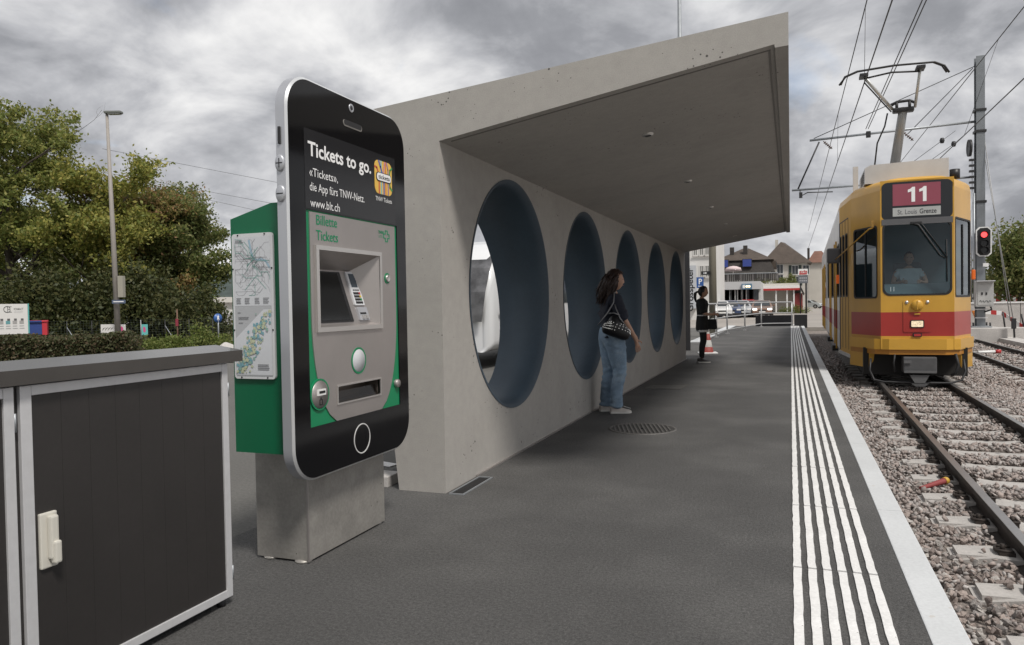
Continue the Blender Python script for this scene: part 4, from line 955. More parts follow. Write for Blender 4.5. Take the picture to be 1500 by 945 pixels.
for x0 in (-.135, .035):
    m = MB(); m.prism([(x0+.058, 3.075), (x0+.112, 3.075), (x0+.112, 3.325), (x0+.072, 3.325), (x0+.046, 3.298), (x0+.004, 3.280), (x0+.004, 3.235), (x0+.058, 3.252)], 'Y', -.0095, -.0065); obj('route_digit', m, WHITEP, rp, world=False)
ttext('destination', 'St. Louis', M('dest_ink', (.10, .10, .11), .6), ds, -.29, 2.873, .115, .29, .006); ttext('destination', 'Grenze', M('dest_ink_dark', (.025, .025, .03), .6), ds, .04, 2.873, .115, .25, .012)
ttext('fleet_number', '11', M('number_pale', (.45, .52, .55), .6), ws, -.42, 1.575, .11, .058, .0, .005)
# angled cab sides and doors
def L_(s, a, b): return ((s*a[0], a[1]), (s*b[0], b[1]))
for s in (-1, 1):
    a, b = (s*F0, 0), (s*F1, K1); ln = math.hypot(F1-F0, K1)
    pa, pb = (b, a) if s < 0 else (a, b)
    if s < 0: wh = rrect(ln*.10, ln*.90, 1.46, 2.72, .07)
    else: wh = rrect(ln*.05, ln*.97, 1.46, 2.80, .05)
    cp_, T, Ln, n = panel('cab_side', pa, pb, .59, TOPZ, [wh], TBODY)
    wo, inn = pane('cab_window', T, n, wh, TGLASS_D, cp_, .03)
    us = [p[0] for p in inn]; um = (min(us)+max(us))/2
    m = MB(); plate(m, rect(um-.012, um+.012, 1.50, 2.70), [], lambda u, z: tuple(Vector(T(u, z))+n*.004), lambda u, z: tuple(Vector(T(u, z))-n*.02)); obj('sliding_bar', m, RUBBER, wo, world=False)
    # second angled part: doors
    a2, b2 = (s*F1, K1), (s*HW, K2); pa, pb = (b2, a2) if s < 0 else (a2, b2); ln2 = math.hypot(HW-F1, K2-K1)
    if s < 0: hs = [rrect(ln2*(.30+.26*k), ln2*(.30+.26*k)+ln2*.17, 1.50, 2.72, .06) for k in (0, 1)] + [rrect(ln2*.06, ln2*.20, 1.5, 2.72, .04)]
    else: hs = [rrect(ln2*.1, ln2*.9, 1.46, 2.72, .06)]
    dpn, T, Ln, n = panel('front_door' if s < 0 else 'door_side', pa, pb, .42, TOPZ, hs, TBODY if s > 0 else M('door_yellow', YEL, .55, spec=.2, noise=[(1.6, .07, 5)]))
    for h in hs: pane('door_window', T, n, h, TGLASS_D, dpn, .022)
    if s < 0:
        m = MB()
        plate(m, rect(.0, .11, .44, 3.0), [], lambda u_, z: tuple(Vector(T(u_, z))+n*.005), lambda u_, z: tuple(Vector(T(u_, z))-n*.01))
        for u in (ln2*.27, ln2*.53, ln2*.78): plate(m, rect(u, u+.016, .5, 2.98), [], lambda u_, z: tuple(Vector(T(u_, z))+n*.004), lambda u_, z: tuple(Vector(T(u_, z))-n*.01))
        plate(m, rect(.0, ln2-.3, 2.98, 3.0), [], lambda u_, z: tuple(Vector(T(u_, z))+n*.004), lambda u_, z: tuple(Vector(T(u_, z))-n*.01))
        obj('door_seal', m, RUBBER, dpn, world=False)
        m = MB(); plate(m, rect(0, ln2, .36, .42), [], lambda u_, z: tuple(Vector(T(u_, z))+n*.03), lambda u_, z: tuple(Vector(T(u_, z))-n*.1)); obj('door_step', m, TGREY, dpn, world=False)
# straight sides
LEN = 13.2
for s in (-1, 1):
    a, b = (s*HW, K2), (s*HW, LEN); pa, pb = (b, a) if s < 0 else (a, b); ln = LEN-K2
    hs = []; doors = [(1.5, 2.7), (5.6, 6.8)]
    u = .35
    wins = [(.25, 1.35), (2.85, 4.1), (4.25, 5.45), (6.95, 8.2), (8.35, 9.7)]
    cv = (lambda u0, u1: (ln-u1, ln-u0)) if s < 0 else (lambda u0, u1: (u0, u1))
    for w in wins: x0, x1 = cv(*w); hs.append(rrect(x0, x1, 1.50, 2.62, .07))
    for d_ in doors:
        x0, x1 = cv(*d_); mid = (x0+x1)/2
        hs.append(rrect(x0+.10, mid-.06, .9, 2.62, .06)); hs.append(rrect(mid+.06, x1-.10, .9, 2.62, .06))
    sp_, T, Ln, n = panel('body_side', pa, pb, .42, TOPZ, hs, TSIDE)
    for h in hs: pane('side_window', T, n, h, TGLASS_D, sp_, .03)
    for d_ in doors:
        x0, x1 = cv(*d_)
        for u in (x0, x1-.14):
            m = MB(); plate(m, rect(u, u+.14, .36, 2.75), [], lambda u_, z: tuple(Vector(T(u_, z))+n*.030), lambda u_, z: tuple(Vector(T(u_, z))+n*.002)); obj('door_post', m, TBODY, sp_, world=False)
        m = MB(); plate(m, rect(x0+.14, x1-.14, .30, .42), [], lambda u_, z: tuple(Vector(T(u_, z))+n*.10), lambda u_, z: tuple(Vector(T(u_, z))-n*.1)); obj('door_step', m, DARKM, sp_, world=False)
# end wall, floor, roof
m = MB(); m.bb((-HW, LEN-.03, .42), (HW, LEN, 3.3)); obj('rear_wall', m, TSIDE, tr_, world=False)
m = MB(); m.prism([(-F0, .04), (F0, .04), (F1-.04, K1), (HW-.04, K2), (HW-.04, LEN-.03), (-HW+.04, LEN-.03), (-HW+.04, K2), (-F1+.04, K1)], 'Z', .62, .90); obj('floor', m, INT, tr_, world=False)
st = [(0., F0, 3.44), (.06, F0+.015, 3.50), (.5, .75, 3.535), (K1, F1, 3.55), (K2, HW, 3.55), (3.6, HW, 3.55)]
def roofring(y, hw, zt, base):
    o = []
    for k in range(13):
        t = k/12; a = math.pi*(1-t); x = hw*math.copysign(abs(math.cos(a))**.55, math.cos(a)); z = base+(zt-base)*abs(math.sin(a))**.6; o.append((x, y, z))
    return o
def roofmesh(st, base=TOPZ-.002):
    m = MB(); rings = [roofring(y, hw, zt, base) for y, hw, zt in st]; n = 13
    m.add([p for r in rings for p in r], [(i*n+k, i*n+k+1, (i+1)*n+k+1, (i+1)*n+k) for i in range(len(st)-1) for k in range(n-1)], True)
    m.add(rings[0], [tuple(range(n))]); m.add(rings[-1], [tuple(range(n))]); return m
obj('cab_roof', roofmesh(st), TYEL, tr_, world=False)
obj('roof', roofmesh([(3.6, HW, 3.55), (LEN, HW, 3.55)]), TWHITE, tr_, world=False)
# bumper, skirt, coupler, guard bar
m = MB(); bl_ = [(-F1-.03, K1*.92), (-F0-.10, .06), (-F0+.12, -.05), (F0-.12, -.05), (F0+.10, .06), (F1+.03, K1*.92)]; bi = [(p[0]*.93, p[1]+.14) for p in bl_]
m.prism(bl_+bi[::-1], 'Z', .585, .765); bu = obj('bumper', m, TYEL, tr_, world=False)
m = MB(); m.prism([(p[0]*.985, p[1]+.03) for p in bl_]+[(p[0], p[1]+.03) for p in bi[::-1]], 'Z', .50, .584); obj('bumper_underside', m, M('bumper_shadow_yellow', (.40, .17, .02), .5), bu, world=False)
for s in (-1, 1):
    m = MB(); v0 = Vector((s*F0, 0, 0)); v1 = Vector((s*F1, K1, 0)); nn_ = Vector((s*1.0, -.41, 0)).normalized(); Q = lambda t, k, z: tuple(v0.lerp(v1, t)+nn_*k+Vector((0, 0, z)))
    m.add([Q(.36, .02, .24), Q(1.02, .02, .24), Q(1.02, .02, .588), Q(.28, .02, .588), Q(.36, -.05, .24), Q(1.02, -.05, .24), Q(1.02, -.05, .588), Q(.28, -.05, .588)], [(0, 1, 2, 3), (4, 5, 6, 7), (0, 1, 5, 4), (1, 2, 6, 5), (2, 3, 7, 6), (3, 0, 4, 7)]); obj('corner_skirt', m, TYEL, tr_, world=False)
    m = MB(); m.prism([(s*(F1+.008), K1), (s*HW, K2), (s*(HW-.04), K2), (s*(F1-.04), K1)], 'Z', .33, .419); m.bb((s*(HW-.05), K2, .36), (s*(HW-.005), LEN, .419)); obj('side_skirt', m, DARKM, tr_, world=False)
m = MB(); m.box((.03, .04, .33), (.50, .30, .27), None, .02); m.prism([(-.10, .02), (.16, .02), (.10, -.03), (-.04, -.03)], 'Y', -.1, .15); m.v = [(p[0], p[1], p[2]) for p in m.v]; cpl = obj('coupler_cover', m, M('coupler_grey', (.075, .075, .078), .6, noise=(6, .15)), tr_, world=False)
m = MB(); m.bb((-.21, -.136, .20), (.27, -.128, .24)); m.bb((-.21, -.134, .36), (-.1, -.129, .41)); m.prism([(-.12, .16), (.17, .16), (.10, .03), (-.05, .03)], 'Y', -.10, .10); obj('coupler_head', m, M('coupler_grey_light', (.11, .11, .113), .55), cpl, world=False)
m = MB(); m.bb((-.80, .35, .12), (.80, 2.2, .60)); m.bb((-.9, 2.2, .30), (.9, LEN, .62)); obj('underframe', m, M('underframe_black', (.012, .011, .010), .8), tr_, world=False)
m = MB(); m.tube([(-.70, .12, .42), (-.72, .08, .22), (-.66, .02, .06), (-.50, -.02, .03), (.48, -.02, .03), (.66, .02, .08), (.72, .08, .22), (.70, .12, .42)], .018, 8); obj('guard_bar', m, DARKM, tr_, world=False)
m = MB(); m.tube([(.56, -.02, .52), (.60, -.04, .34), (.56, -.05, .20), (.50, -.02, .16)], .022, 8); obj('brake_hose', m, RUBBER, tr_, world=False); m = MB(); m.tube([(-.34, -.02, .50), (-.36, -.04, .36), (-.34, -.02, .2)], .016, 8); obj('brake_hose', m, RUBBER, tr_, world=False)
for y in (1.4, 3.2, 9.5, 11.3):
    for s in (-1, 1):
        m = MB(); m.lathe([(.001, -.05), (.28, -.05), (.31, -.02), (.33, .05), (.30, .06), (.001, .06)], (s*.53, y, .33), 'X', 24); obj('wheel', m, RUST, tr_, world=False)
# lamp panel
m = MB(); plate(m, rrect(-.21, .21, .88, 1.42, .03), [], lambda u, z: (u, -.010, z), lambda u, z: (u, .0, z)); lp = obj('lamp_panel', m, TBODY, tr_, world=False)
m = MB(); plate(m, rrect(-.105, .105, .955, 1.085, .02), [], lambda u, z: (u, -.022, z), lambda u, z: (u, -.010, z)); hl = obj('headlight', m, BLACKP, tr_, world=False)
m = MB(); v, f = sheet(rrect(-.088, .088, .970, 1.070, .012), [], lambda u, z: (u, -.024, z)); m.add(v, f); obj('lit_lens', m, M('headlight_lens', (.55, .48, .36), .25, emit=((1, .80, .52), .32), noise=(26, .8)), hl, world=False, fix=False)
m = MB(); m.lathe([(.001, -.06), (.075, -.058), (.092, -.03), (.095, -.008)], (.0, 0, 1.335), 'Y', 28); m.box((0, -.06, 1.335), (.012, .01, .15)); fl_ = obj('round_cap', m, TYEL, tr_, world=False)
m = MB(); m.box((0, -.018, 1.185), (.09, .02, .022), None, .004); obj('cap_hinge', m, TYEL, fl_, world=False)
for s in (-1, 1):
    m = MB(); m.lathe([(.001, -.022), (.026, -.022), (.028, -.01)], (s*.155, 0, 1.385), 'Y', 14); obj('marker_lamp', m, STEEL_L, tr_, world=False)
m = MB(); plate(m, rrect(-.065, .065, .80, .865, .01), [], lambda u, z: (u, -.030, z), lambda u, z: (u, .0, z)); tl_ = obj('tail_light', m, BLACKP, tr_, world=False)
m = MB(); plate(m, rrect(-.05, .05, .812, .853, .008), [], lambda u, z: (u, -.034, z), lambda u, z: (u, -.030, z)); obj('tail_lens', m, REDP, tl_, world=False)
# wiper, mirror, turn lamps, yellow cable
m = MB(); m.tube([(-.05, -.03, 2.70), (.02, -.045, 2.68), (.34, -.035, 2.16), (.42, -.03, 2.11)], [.020, .018, .012, .010], 6); m.tube([(.05, -.03, 2.70), (.08, -.045, 2.68), (.44, -.035, 2.12)], .010, 6); wp = obj('wiper', m, RUBBER, tr_, world=False)
m = MB(); m.box((-.01, -.02, 2.715), (.17, .03, .05), None, .01); obj('wiper_motor', m, BLACKP, wp, world=False)
m = MB(); m.tube([(.435, -.022, 2.42), (.44, -.022, 1.72)], .010, 6); obj('wiper_blade', m, RUBBER, wp, world=False)
m = MB(); m.box((-1.23, 1.95, 2.32), (.24, .12, .30), None, .035); mi_ = obj('wing_mirror', m, M('mirror_housing', (.10, .10, .11), .5), tr_, world=False)
m = MB(); m.tube([(-1.20, 1.93, 2.24), (-1.05, .9, 2.36), (-.72, .12, 2.66), (-.66, .09, 2.68)], .013, 6); obj('mirror_arm', m, TYEL, mi_, world=False)
m = MB(); m.box((-.665, .10, 2.74), (.05, .05, .12), None, .01); obj('arm_bracket', m, M('bracket_brass', (.35, .20, .05), .4, .4), mi_, world=False)
AMB = M('amber_lens', (.60, .13, .02), .3, emit=((1, .16, .01), .12))
for s in (-1, 1):
    m = MB(); m.box((s*(HW+.035), 2.62 if s < 0 else 1.75, 1.87), (.06, .08, .18), None, .015); obj('turn_lamp', m, AMB, tr_, world=False)
# roof box with grille, pantograph
m = MB(); m.prism([(-.75, 3.50), (.56, 3.50), (.56, 3.86), (-.66, 3.83), (-.75, 3.78)], 'Y', .55, 2.0); rb_ = obj('roof_box', m, TGREY, tr_, world=False)
m = MB()
for i in range(5): m.bb((.562, .7+.0, 3.56+.05*i), (.572, 1.8, 3.585+.05*i)); m.bb((-.757, .75, 3.56+.04*i), (-.749, 1.5, 3.575+.04*i))
obj('box_grille', m, DARKM, rb_, world=False)
m = MB(); m.tube([(.66, .62, 3.50), (.66, .62, 3.66)], .08, 12); obj('roof_horn', m, BLACKP, tr_, world=False)
GREYP = M('pantograph_grey', (.33, .335, .34), .45, .4); PANW = M('pantograph_pale', (.56, .57, .57), .4, .4)
m = MB(); m.bb((-.55, 3.2, 3.60), (.55, 5.2, 3.68)); pg = obj('pantograph_base', m, GREYP, tr_, world=False)
rzq = Matrix.Rotation(-tr_.rotation_euler.z, 3, 'Z')
def tl(px, py, y): return rzq @ (at(px, py, y) - tr_.location)
kn = tl(1323, 160, 17.6); lo_ = tl(1311, 240, 18.6)
m = MB(); m.tube([lo_, kn], [.105, .085], 14); obj('lower_arm', m, GREYP, pg, world=False)
m = MB(); m.box(kn+Vector((0, 0, -.02)), (.40, .18, .10), None, .03); m.tube([kn+Vector((-.24, 0, .09)), kn+Vector((-.12, 0, .16)), kn+Vector((.12, 0, .17)), kn+Vector((.24, 0, .10))], .03, 8); m.tube([kn+Vector((-.12, 0, .16)), kn+Vector((-.12, 0, -.02))], .03, 8); m.tube([kn+Vector((.12, 0, .16)), kn+Vector((.12, 0, -.02))], .03, 8); obj('knuckle', m, DARKM, pg, world=False)
hl_, hr_ = tl(1265, 112, 17.0), tl(1348, 100, 17.0)
for a_, b_, r_ in ((kn+Vector((-.20, 0, .02)), hl_, .034), (kn+Vector((.22, 0, .02)), hr_, .030)):
    m = MB(); m.tube([a_, b_], r_, 8); obj('upper_arm', m, PANW, pg, world=False)
m = MB(); m.tube([kn+Vector((-.22, 0.05, -.02)), hl_+Vector((.02, .05, -.12))], .014, 6); obj('guide_rod', m, DARKM, pg, world=False)
for dy, (dx0, dz0) in ((-.12, (0, 0)), (.16, (0, .0))):
    pts = [tl(1229+ (3 if dy > 0 else 0), 126, 17.0), tl(1238, 114, 17.0), tl(1256, 106, 17.0), tl(1310, 97, 17.0), tl(1368, 92, 17.0), tl(1382, 97, 17.0), tl(1389, 107, 17.0)]
    m = MB(); m.tube([p+Vector((0, dy, .06 if dy > 0 else -.02)) for p in pts], .020, 8); obj('collector_strip', m, BLACKP, pg, world=False)
m = MB(); m.tube([hl_+Vector((0, 0, -.05)), hl_.lerp(hr_, .5)+Vector((0, 0, .0)), hr_+Vector((0, 0, -.06))], .018, 6); m.box(hl_, (.16, .30, .06), None, .01); m.box(hr_, (.16, .30, .06), None, .01); obj('collector_frame', m, DARKM, pg, world=False)
m = MB(); m.tube([tl(1300, 166, 17.7), tl(1296, 185, 17.8), tl(1285, 210, 17.9), tl(1281, 245, 17.9)], .016, 6); obj('power_lead', m, BLACKP, pg, world=False)
m = MB(); m.bb((-.80, 3.2, 3.50), (-.70, 3.3, 4.25)); obj('roof_post', m, TGREY, tr_, world=False)
# second section
m = MB(); m.bb((-.98, LEN, .5), (.98, LEN+.7, 3.4)); obj('bellows', m, RUBBER, tr_, world=False)
m = MB(); m.bb((-HW, LEN+.7, .42), (HW, LEN+9, 3.3)); rs_ = obj('rear_section', m, TSIDE, tr_, world=False)
obj('rear_roof', roofmesh([(LEN+.7, HW, 3.55), (LEN+9, HW, 3.55)]), TWHITE, tr_, world=False)
for i in range(5):
    y = LEN+1.0+1.55*i; m = MB(); m.bb((-HW-.006, y, 1.5), (-HW+.01, y+1.3, 2.62)); obj('side_window', m, M('rear_window', (.03, .035, .04), .1), rs_, world=False)
    if i in (1, 3):
        for dy in (-.1, 1.35): m = MB(); m.bb((-HW-.03, y+dy, .36), (-HW+.0, y+dy+.12, 2.75)); obj('door_post', m, TBODY, rs_, world=False)
# cab interior and driver
m = MB(); m.bb((-.95, 1.72, .9), (.95, 1.76, 3.3)); cabw = obj('cab_bulkhead', m, INT2, tr_, world=False)
m = MB(); m.prism([(.10, .9), (.10, 1.42), (.34, 1.70), (.50, 1.71), (.50, .9)], 'X', -.52, .52); dk = obj('driver_desk', m, INT, tr_, world=False)
m = MB(); m.box((0.0, 1.30, 1.72), (.46, .10, .78), None, .04); m.box((0, 1.08, 1.42), (.46, .46, .10), None, .03); m.bb((-.1, 1.0, .9), (.1, 1.25, 1.28)); obj('driver_seat', m, INT, tr_, world=False)
JD = dict(pelvis=(0, 0, .42), waist=(0, -.02, .55), chest=(0, 0, .76), neckb=(0, .01, .90), neck=(0, .02, .95), hipl=(-.09, .05, .42), hipr=(.09, .05, .42), kneel=(-.11, .44, .44), kneer=(.11, .44, .44), calfl=(-.11, .45, .30), calfr=(.11, .45, .30), ankl=(-.11, .46, .08), ankr=(.11, .46, .08),
 shol=(-.20, 0, .84), shor=(.20, 0, .84), elbl=(-.27, .10, .62), elbr=(.27, .10, .62), forel=(-.22, .22, .62), forer=(.22, .22, .62), wril=(-.15, .34, .64), wrir=(.15, .34, .64), palml=(-.13, .40, .64), palmr=(.13, .40, .64))
dq = Matrix.Rotation(tr_.rotation_euler.z, 3, 'Z'); dl = dq @ Vector((.0, 1.08, 1.105)) + tr_.location
drv = thing('person', 'tram driver in a pale short sleeved shirt seated behind the windscreen', 'person', dl, math.pi+tr_.rotation_euler.z)
bd, qd = build_person(drv, JD, (0, .03, 1.07), 0, SKIN_M, None, 1.0, 0, dict(l=(0, 0, 1), r=(0, 0, 1)))
garment('shirt', drv, [(0, -.01, .55), (0, 0, .45), (0, 0, .74), (0, 0, .88), (-.175, 0, .835), (.175, 0, .835), (-.235, .05, .70), (.235, .05, .70)], [(0, 1), (0, 2), (2, 3), (2, 4), (2, 5), (4, 6), (5, 7)], [(.17, .14), (.165, .135), (.175, .135), .085, .070, .070, .060, .060], SHIRT, lev=3, folds=[(.62, .12, .006), (.80, .08, .004)])
garment('trousers', drv, [(0, 0, .42), (-.09, .06, .42), (.09, .06, .42), (-.11, .44, .44), (.11, .44, .44), (-.11, .46, .12), (.11, .46, .12)], [(0, 1), (0, 2), (1, 3), (2, 4), (3, 5), (4, 6)], [(.16, .12), .10, .10, .082, .082, .068, .068], GREYC)
hv, hf = hair_cap((0, .03, 1.08), qd, .080, .104, .118, lambda c: (c.y > .25 and c.z < .62) or c.z < -.15, 1, .004)
m = MB(); m.add(hv, hf, True); obj('hair', m, HAIR_B, drv, world=False)
shoe(drv, (-.11, .45, 0), 0, DSHOE, DSHOE); shoe(drv, (.11, .45, 0), 0, DSHOE, DSHOE)
# ---------------------------------------------------------------- overhead line mast, signal, right-hand side
def loc(name, px, py, y): return at(px, py, y)
MY = 31.0
MX = 6.36
mast = thing('catenary_mast', 'tall grey steel catenary mast on a concrete block beside the second track', 'mast', (MX, MY, 0))
m = MB()
for (x0, x1, y0, y1) in ((-.135, .135, -.17, -.15), (-.135, .135, .15, .17), (-.022, .022, -.15, .15)): m.bb((MX+x0, MY+y0, .22), (MX+x1, MY+y1, 9.85))
obj('column', m, M('mast_steel', (.21, .225, .24), .5, .45, noise=[(3, .1, 4)]), mast)
m = MB(); m.bb((MX-.72, MY-1.0, -.35), (MX+.62, MY+.9, .22), .02); obj('foundation_block', m, CONC_PALE, mast)
m = MB(); m.box((MX, MY, .25), (.62, .62, .05)); 
bp_ = obj('base_plate', m, GALV, mast)
for sx in (-1, 1):
    for sy in (-1, 1):
        m = MB(); m.tube([(MX+sx*.26, MY+sy*.26, .22), (MX+sx*.26, MY+sy*.26, .40)], .03, 8); obj('anchor_bolt', m, DARKM, bp_)
for z in (.55, .85, 1.05):
    m = MB(); m.bb((MX-.19, MY-.225, z), (MX+.19, MY-.205, z+.04)); obj('cross_plate', m, ALU, mast)
for z in (7.95, 7.2, 4.7):
    m = MB(); m.box((MX, MY, z), (.36, .40, .09), None, .01); obj('clamp_band', m, DARKM, mast)
def arm(name, a, b, r, mat, par): m = MB(); m.tube([a, b], r, 8); return obj(name, m, mat, par)
a1 = arm('cantilever_arm', at(1430, 178, MY), at(1186, 206, MY), .045, GALV, mast)
a2 = arm('cantilever_arm', at(1430, 259, MY), at(1160, 279, MY), .040, GALV, mast)
arm('stay_rod', at(1200, 208, MY), at(1169, 277, MY), .03, DARKM, a1)
arm('stay_rod', at(1192, 203, MY), at(1428, 97, MY), .014, DARKM, a1)
arm('stay_rod', at(1330, 196, MY), at(1425, 100, MY), .014, DARKM, a1)
for (p, q_) in (((1206, 207), (1219, 218)), ((1322, 193), (1338, 206))):
    m = MB(); A_, B_ = at(*p, MY), at(*q_, MY); d = B_-A_
    m.tube([A_, B_], .018, 6)
    for k in range(5): c = A_+d*(.15+.17*k); m.tube([c, c+d*.07], .055, 8)
    obj('insulator', m, M('brown_insulator', (.10, .06, .05), .35), a1)
m = MB(); m.tube([at(1172, 279, MY), at(1172, 288, MY), at(1183, 282, MY), at(1220, 281, MY)], .022, 6); m.box(at(1173, 286, MY), (.12, .06, .22)); obj('registration_arm', m, DARKM, a2)
for (px, py) in ((1272, 195), (1272, 199)):
    m = MB(); m.box(at(px, py, MY-.1), (.16, .12, .13), None, .02); obj('feeder_clamp', m, DARKM, a1)
m = MB(); m.lathe([(.001, -.03), (.26, -.03), (.28, -.045), (.30, -.045), (.30, .045), (.28, .045), (.26, .03), (.001, .03)], at(1420, 217, MY-.1), 'X', 22); obj('tension_wheel', m, DARKM, mast)
m = MB(); m.tube([at(1424, 205, MY-.1), at(1424, 420, MY-.1)], .012, 5); obj('tension_rope', m, GALV, mast); m = MB(); m.tube([at(1427, 210, MY-.1), at(1427, 420, MY-.1)], .012, 5); obj('tension_rope', m, GALV, mast)
for k in range(6):
    m = MB(); m.box((MX-.27, MY-.12, 5.2+.2*k), (.16, .14, .07)); obj('line_bracket', m, DARKM, mast)
m = MB(); m.tube([(MX-.22, MY-.22, 1.2), (MX-.22, MY-.22, 5.0)], .035, 8); m.tube([(MX-.30, MY-.22, 1.2), (MX-.30, MY-.22, 4.4)], .02, 6); obj('cable_duct', m, GALV, mast)
# signal head
sg = thing('tram_signal', 'tram signal with one red light, white-rimmed black board on the mast', 'signal', at(1441, 356, MY-.35))
sgc = at(1441, 354, MY-.35); sw, sh = .24, .52
oct_ = lambda w, h, c: [(sgc.x-w, sgc.z-h+c), (sgc.x-w+c, sgc.z-h), (sgc.x+w-c, sgc.z-h), (sgc.x+w, sgc.z-h+c), (sgc.x+w, sgc.z+h-c), (sgc.x+w-c, sgc.z+h), (sgc.x-w+c, sgc.z+h), (sgc.x-w, sgc.z+h-c)]
m = MB(); m.prism(oct_(sw, sh, .10), 'Y', sgc.y-.02, sgc.y+.02); brd = obj('rim_board', m, WHITE, sg)
m = MB(); m.prism(oct_(sw-.04, sh-.04, .09), 'Y', sgc.y-.035, sgc.y-.021); obj('black_board', m, BLACKP, sg)
for dz, lit in ((.24, True), (-.06, False), (-.30, False)):
    m = MB(); m.lathe([(.10, -.02), (.125, -.16), (.13, -.16), (.11, -.02)], (sgc.x, sgc.y-.036, sgc.z+dz), 'Y', 18); hd = obj('lamp_hood', m, BLACKP, sg)
    m = MB(); m.disc((sgc.x, sgc.y-.06, sgc.z+dz), .095, 'Y', 18, -.005); obj('signal_lens', m, M('red_signal_lens', (.8, .05, .05), .3, emit=((1, .06, .06), 1.6)) if lit else M('dark_signal_lens', (.02, .02, .022), .25), hd)
m = MB(); m.bb((sgc.x-.16, sgc.y+.02, sgc.z-.3), (sgc.x+.16, sgc.y+.18, sgc.z+.4)); obj('signal_box', m, DARKM, sg)
m = MB(); m.box(at(1444, 388, MY-.3), (.17, .04, .12)); tag(obj('signal_number_plate', m, WHITE), 'small white number plate under the tram signal', 'plate')
jb = thing('junction_box', 'grey electrical junction box strapped to the catenary mast at head height', 'box', at(1441, 432, MY-.42))
c = at(1441, 431, MY-.42)
m = MB(); m.box(c, (.54, .34, .88), None, .015); obj('housing', m, M('box_grey', (.42, .42, .41), .5, noise=(4, .06)), jb)
m = MB(); m.box(c+Vector((0, -.176, -.02)), (.44, .012, .72), None, .004); dd = obj('door', m, M('box_door_grey', (.45, .45, .44), .5), jb)
for x in (-.09, .04):
    m = MB(); m.box(c+Vector((x, -.19, .02)), (.05, .02, .09)); obj('lock', m, DARKM, dd)
m = MB(); m.box(c+Vector((0, -.18, .46)), (.56, .38, .03)); obj('rain_cap', m, ALU, jb)
m = MB()
pts = [c+Vector((x, -.186, z)) for x, z in ((-.17, -.26), (-.13, -.21), (-.10, -.28), (-.05, -.22), (-.02, -.29), (.02, -.24), (.06, -.22), (.10, -.29), (.14, -.23), (.18, -.25))]
m.tube(pts, .010, 5); obj('graffiti_scrawl', m, DARKM, dd)
m = MB(); m.tube([c+Vector((.20, 0, -.40)), c+Vector((.24, 0, -.55)), c+Vector((.08, .2, -.62))], .03, 8); obj('cable', m, DARKM, jb)
# overhead wires
WIRE = M('copper_wire', (.035, .033, .032), .5, .5)
def wire(label, x, z, r, y0=2, y1=70, slope=.0, sag=.0, group=None, name='overhead_wire', n=14):
    m = MB(); m.tube([(x+slope*(y-20), y, z+sag*((y-31)/30)**2) for y in [y0+(y1-y0)*i/n for i in range(n+1)]], r, 5)
    return tag(obj(name, m, WIRE), label, 'overhead wire', group)
wire('contact wire of the near track under its messenger wire, left of the twin feeders', .3264*4.45, 5.75, .012)
wire('highest left overhead wire, the messenger of the near track', .2469*6.0, 7.3, .012)
for k, (g_) in enumerate((.4214, .4344)):
    wire('%s twin feeder wire running over the tram roof to the cantilever arm' % ('left' if k == 0 else 'right'), g_*6.36, 7.66, .014, y1=31, group='twin feeder wires over the tram')
m = MB()
for g_ in (.4214, .4344): m.tube([(g_*6.36, 31, 7.66), (g_*6.36, 31.05, 4.6)], .012, 5)
m2 = wire('steep overhead messenger wire passing the mast top on the right', .7627*7.2, 8.5, .014, slope=.0)
wire('lower contact wire of the second track crossing in front of the mast', 1.0109*4.6, 5.9, .014)
for i, y in enumerate((17.05, 26.5)):
    m = MB(); m.tube([(.2469*6.0, y, 7.3), (.3264*4.45, y, 5.76)], .006, 4); tag(obj('dropper_wire', m, WIRE), 'thin dropper linking messenger and contact wire, %s' % ('nearer to the camera' if i == 0 else 'close to the cantilever arm'), 'dropper wire', 'dropper wires')
A_ = at(1410, 127, 24); 
m = MB(); m.tube([(.7627*7.2, 24.5, 8.5), (1.0109*4.6, 24.5, 5.9)], .007, 4); tag(obj('dropper_wire', m, WIRE), 'thin dropper linking the two wires beside the mast', 'dropper wire', 'dropper wires')
for i, (px, py) in enumerate(((1380, 206), (1397, 211))):
    m = MB(); c = at(px, py, 27); m.lathe([(.001, -.09), (.05, -.08), (.075, 0), (.05, .08), (.001, .09)], c, 'Z', 12); m.tube([c+Vector((-1.6, 3, -1.0)), c, c+Vector((1.0, 3.5, .95))], .008, 4)
    tag(obj('strain_insulator', m, DARKM), 'dark strain insulator on a thin wire left of the mast, %s of the two' % ('left one' if i == 0 else 'right one'), 'insulator', 'strain insulators')
GUY = M('guy_wire', (.30, .30, .30), .5, .6)
for i, (a, b) in enumerate((((1438, 175), (1480, 470)), ((1440, 215), (1486, 478)))):
    m = MB(); m.tube([at(*a, MY), at(*b, MY-1.2)], .014, 5); tag(obj('guy_wire', m, GUY), '%s of the two pale guy wires slanting down right of the mast' % ('left' if i == 0 else 'right'), 'guy wire', 'guy wires of the mast')
c = at(1485, 474, MY-1.2); m = MB(); m.box(c, (.14, .1, .36), None, .02); m.tube([c, (c.x+.02, c.y, -.1)], .03, 6); tag(obj('guy_tensioner', m, DARKM), 'dark tensioner where the guy wires reach the ground', 'tensioner')
# thin mast behind the shelter roof
p = at(995, 60, 30); m = MB(); m.tube([(p.x, 30, -.1), (p.x+.02, 30, 13.2)], [.10, .075], 10); tag(obj('slim_mast', m, GALV), 'slim grey mast rising behind the shelter roof', 'mast')
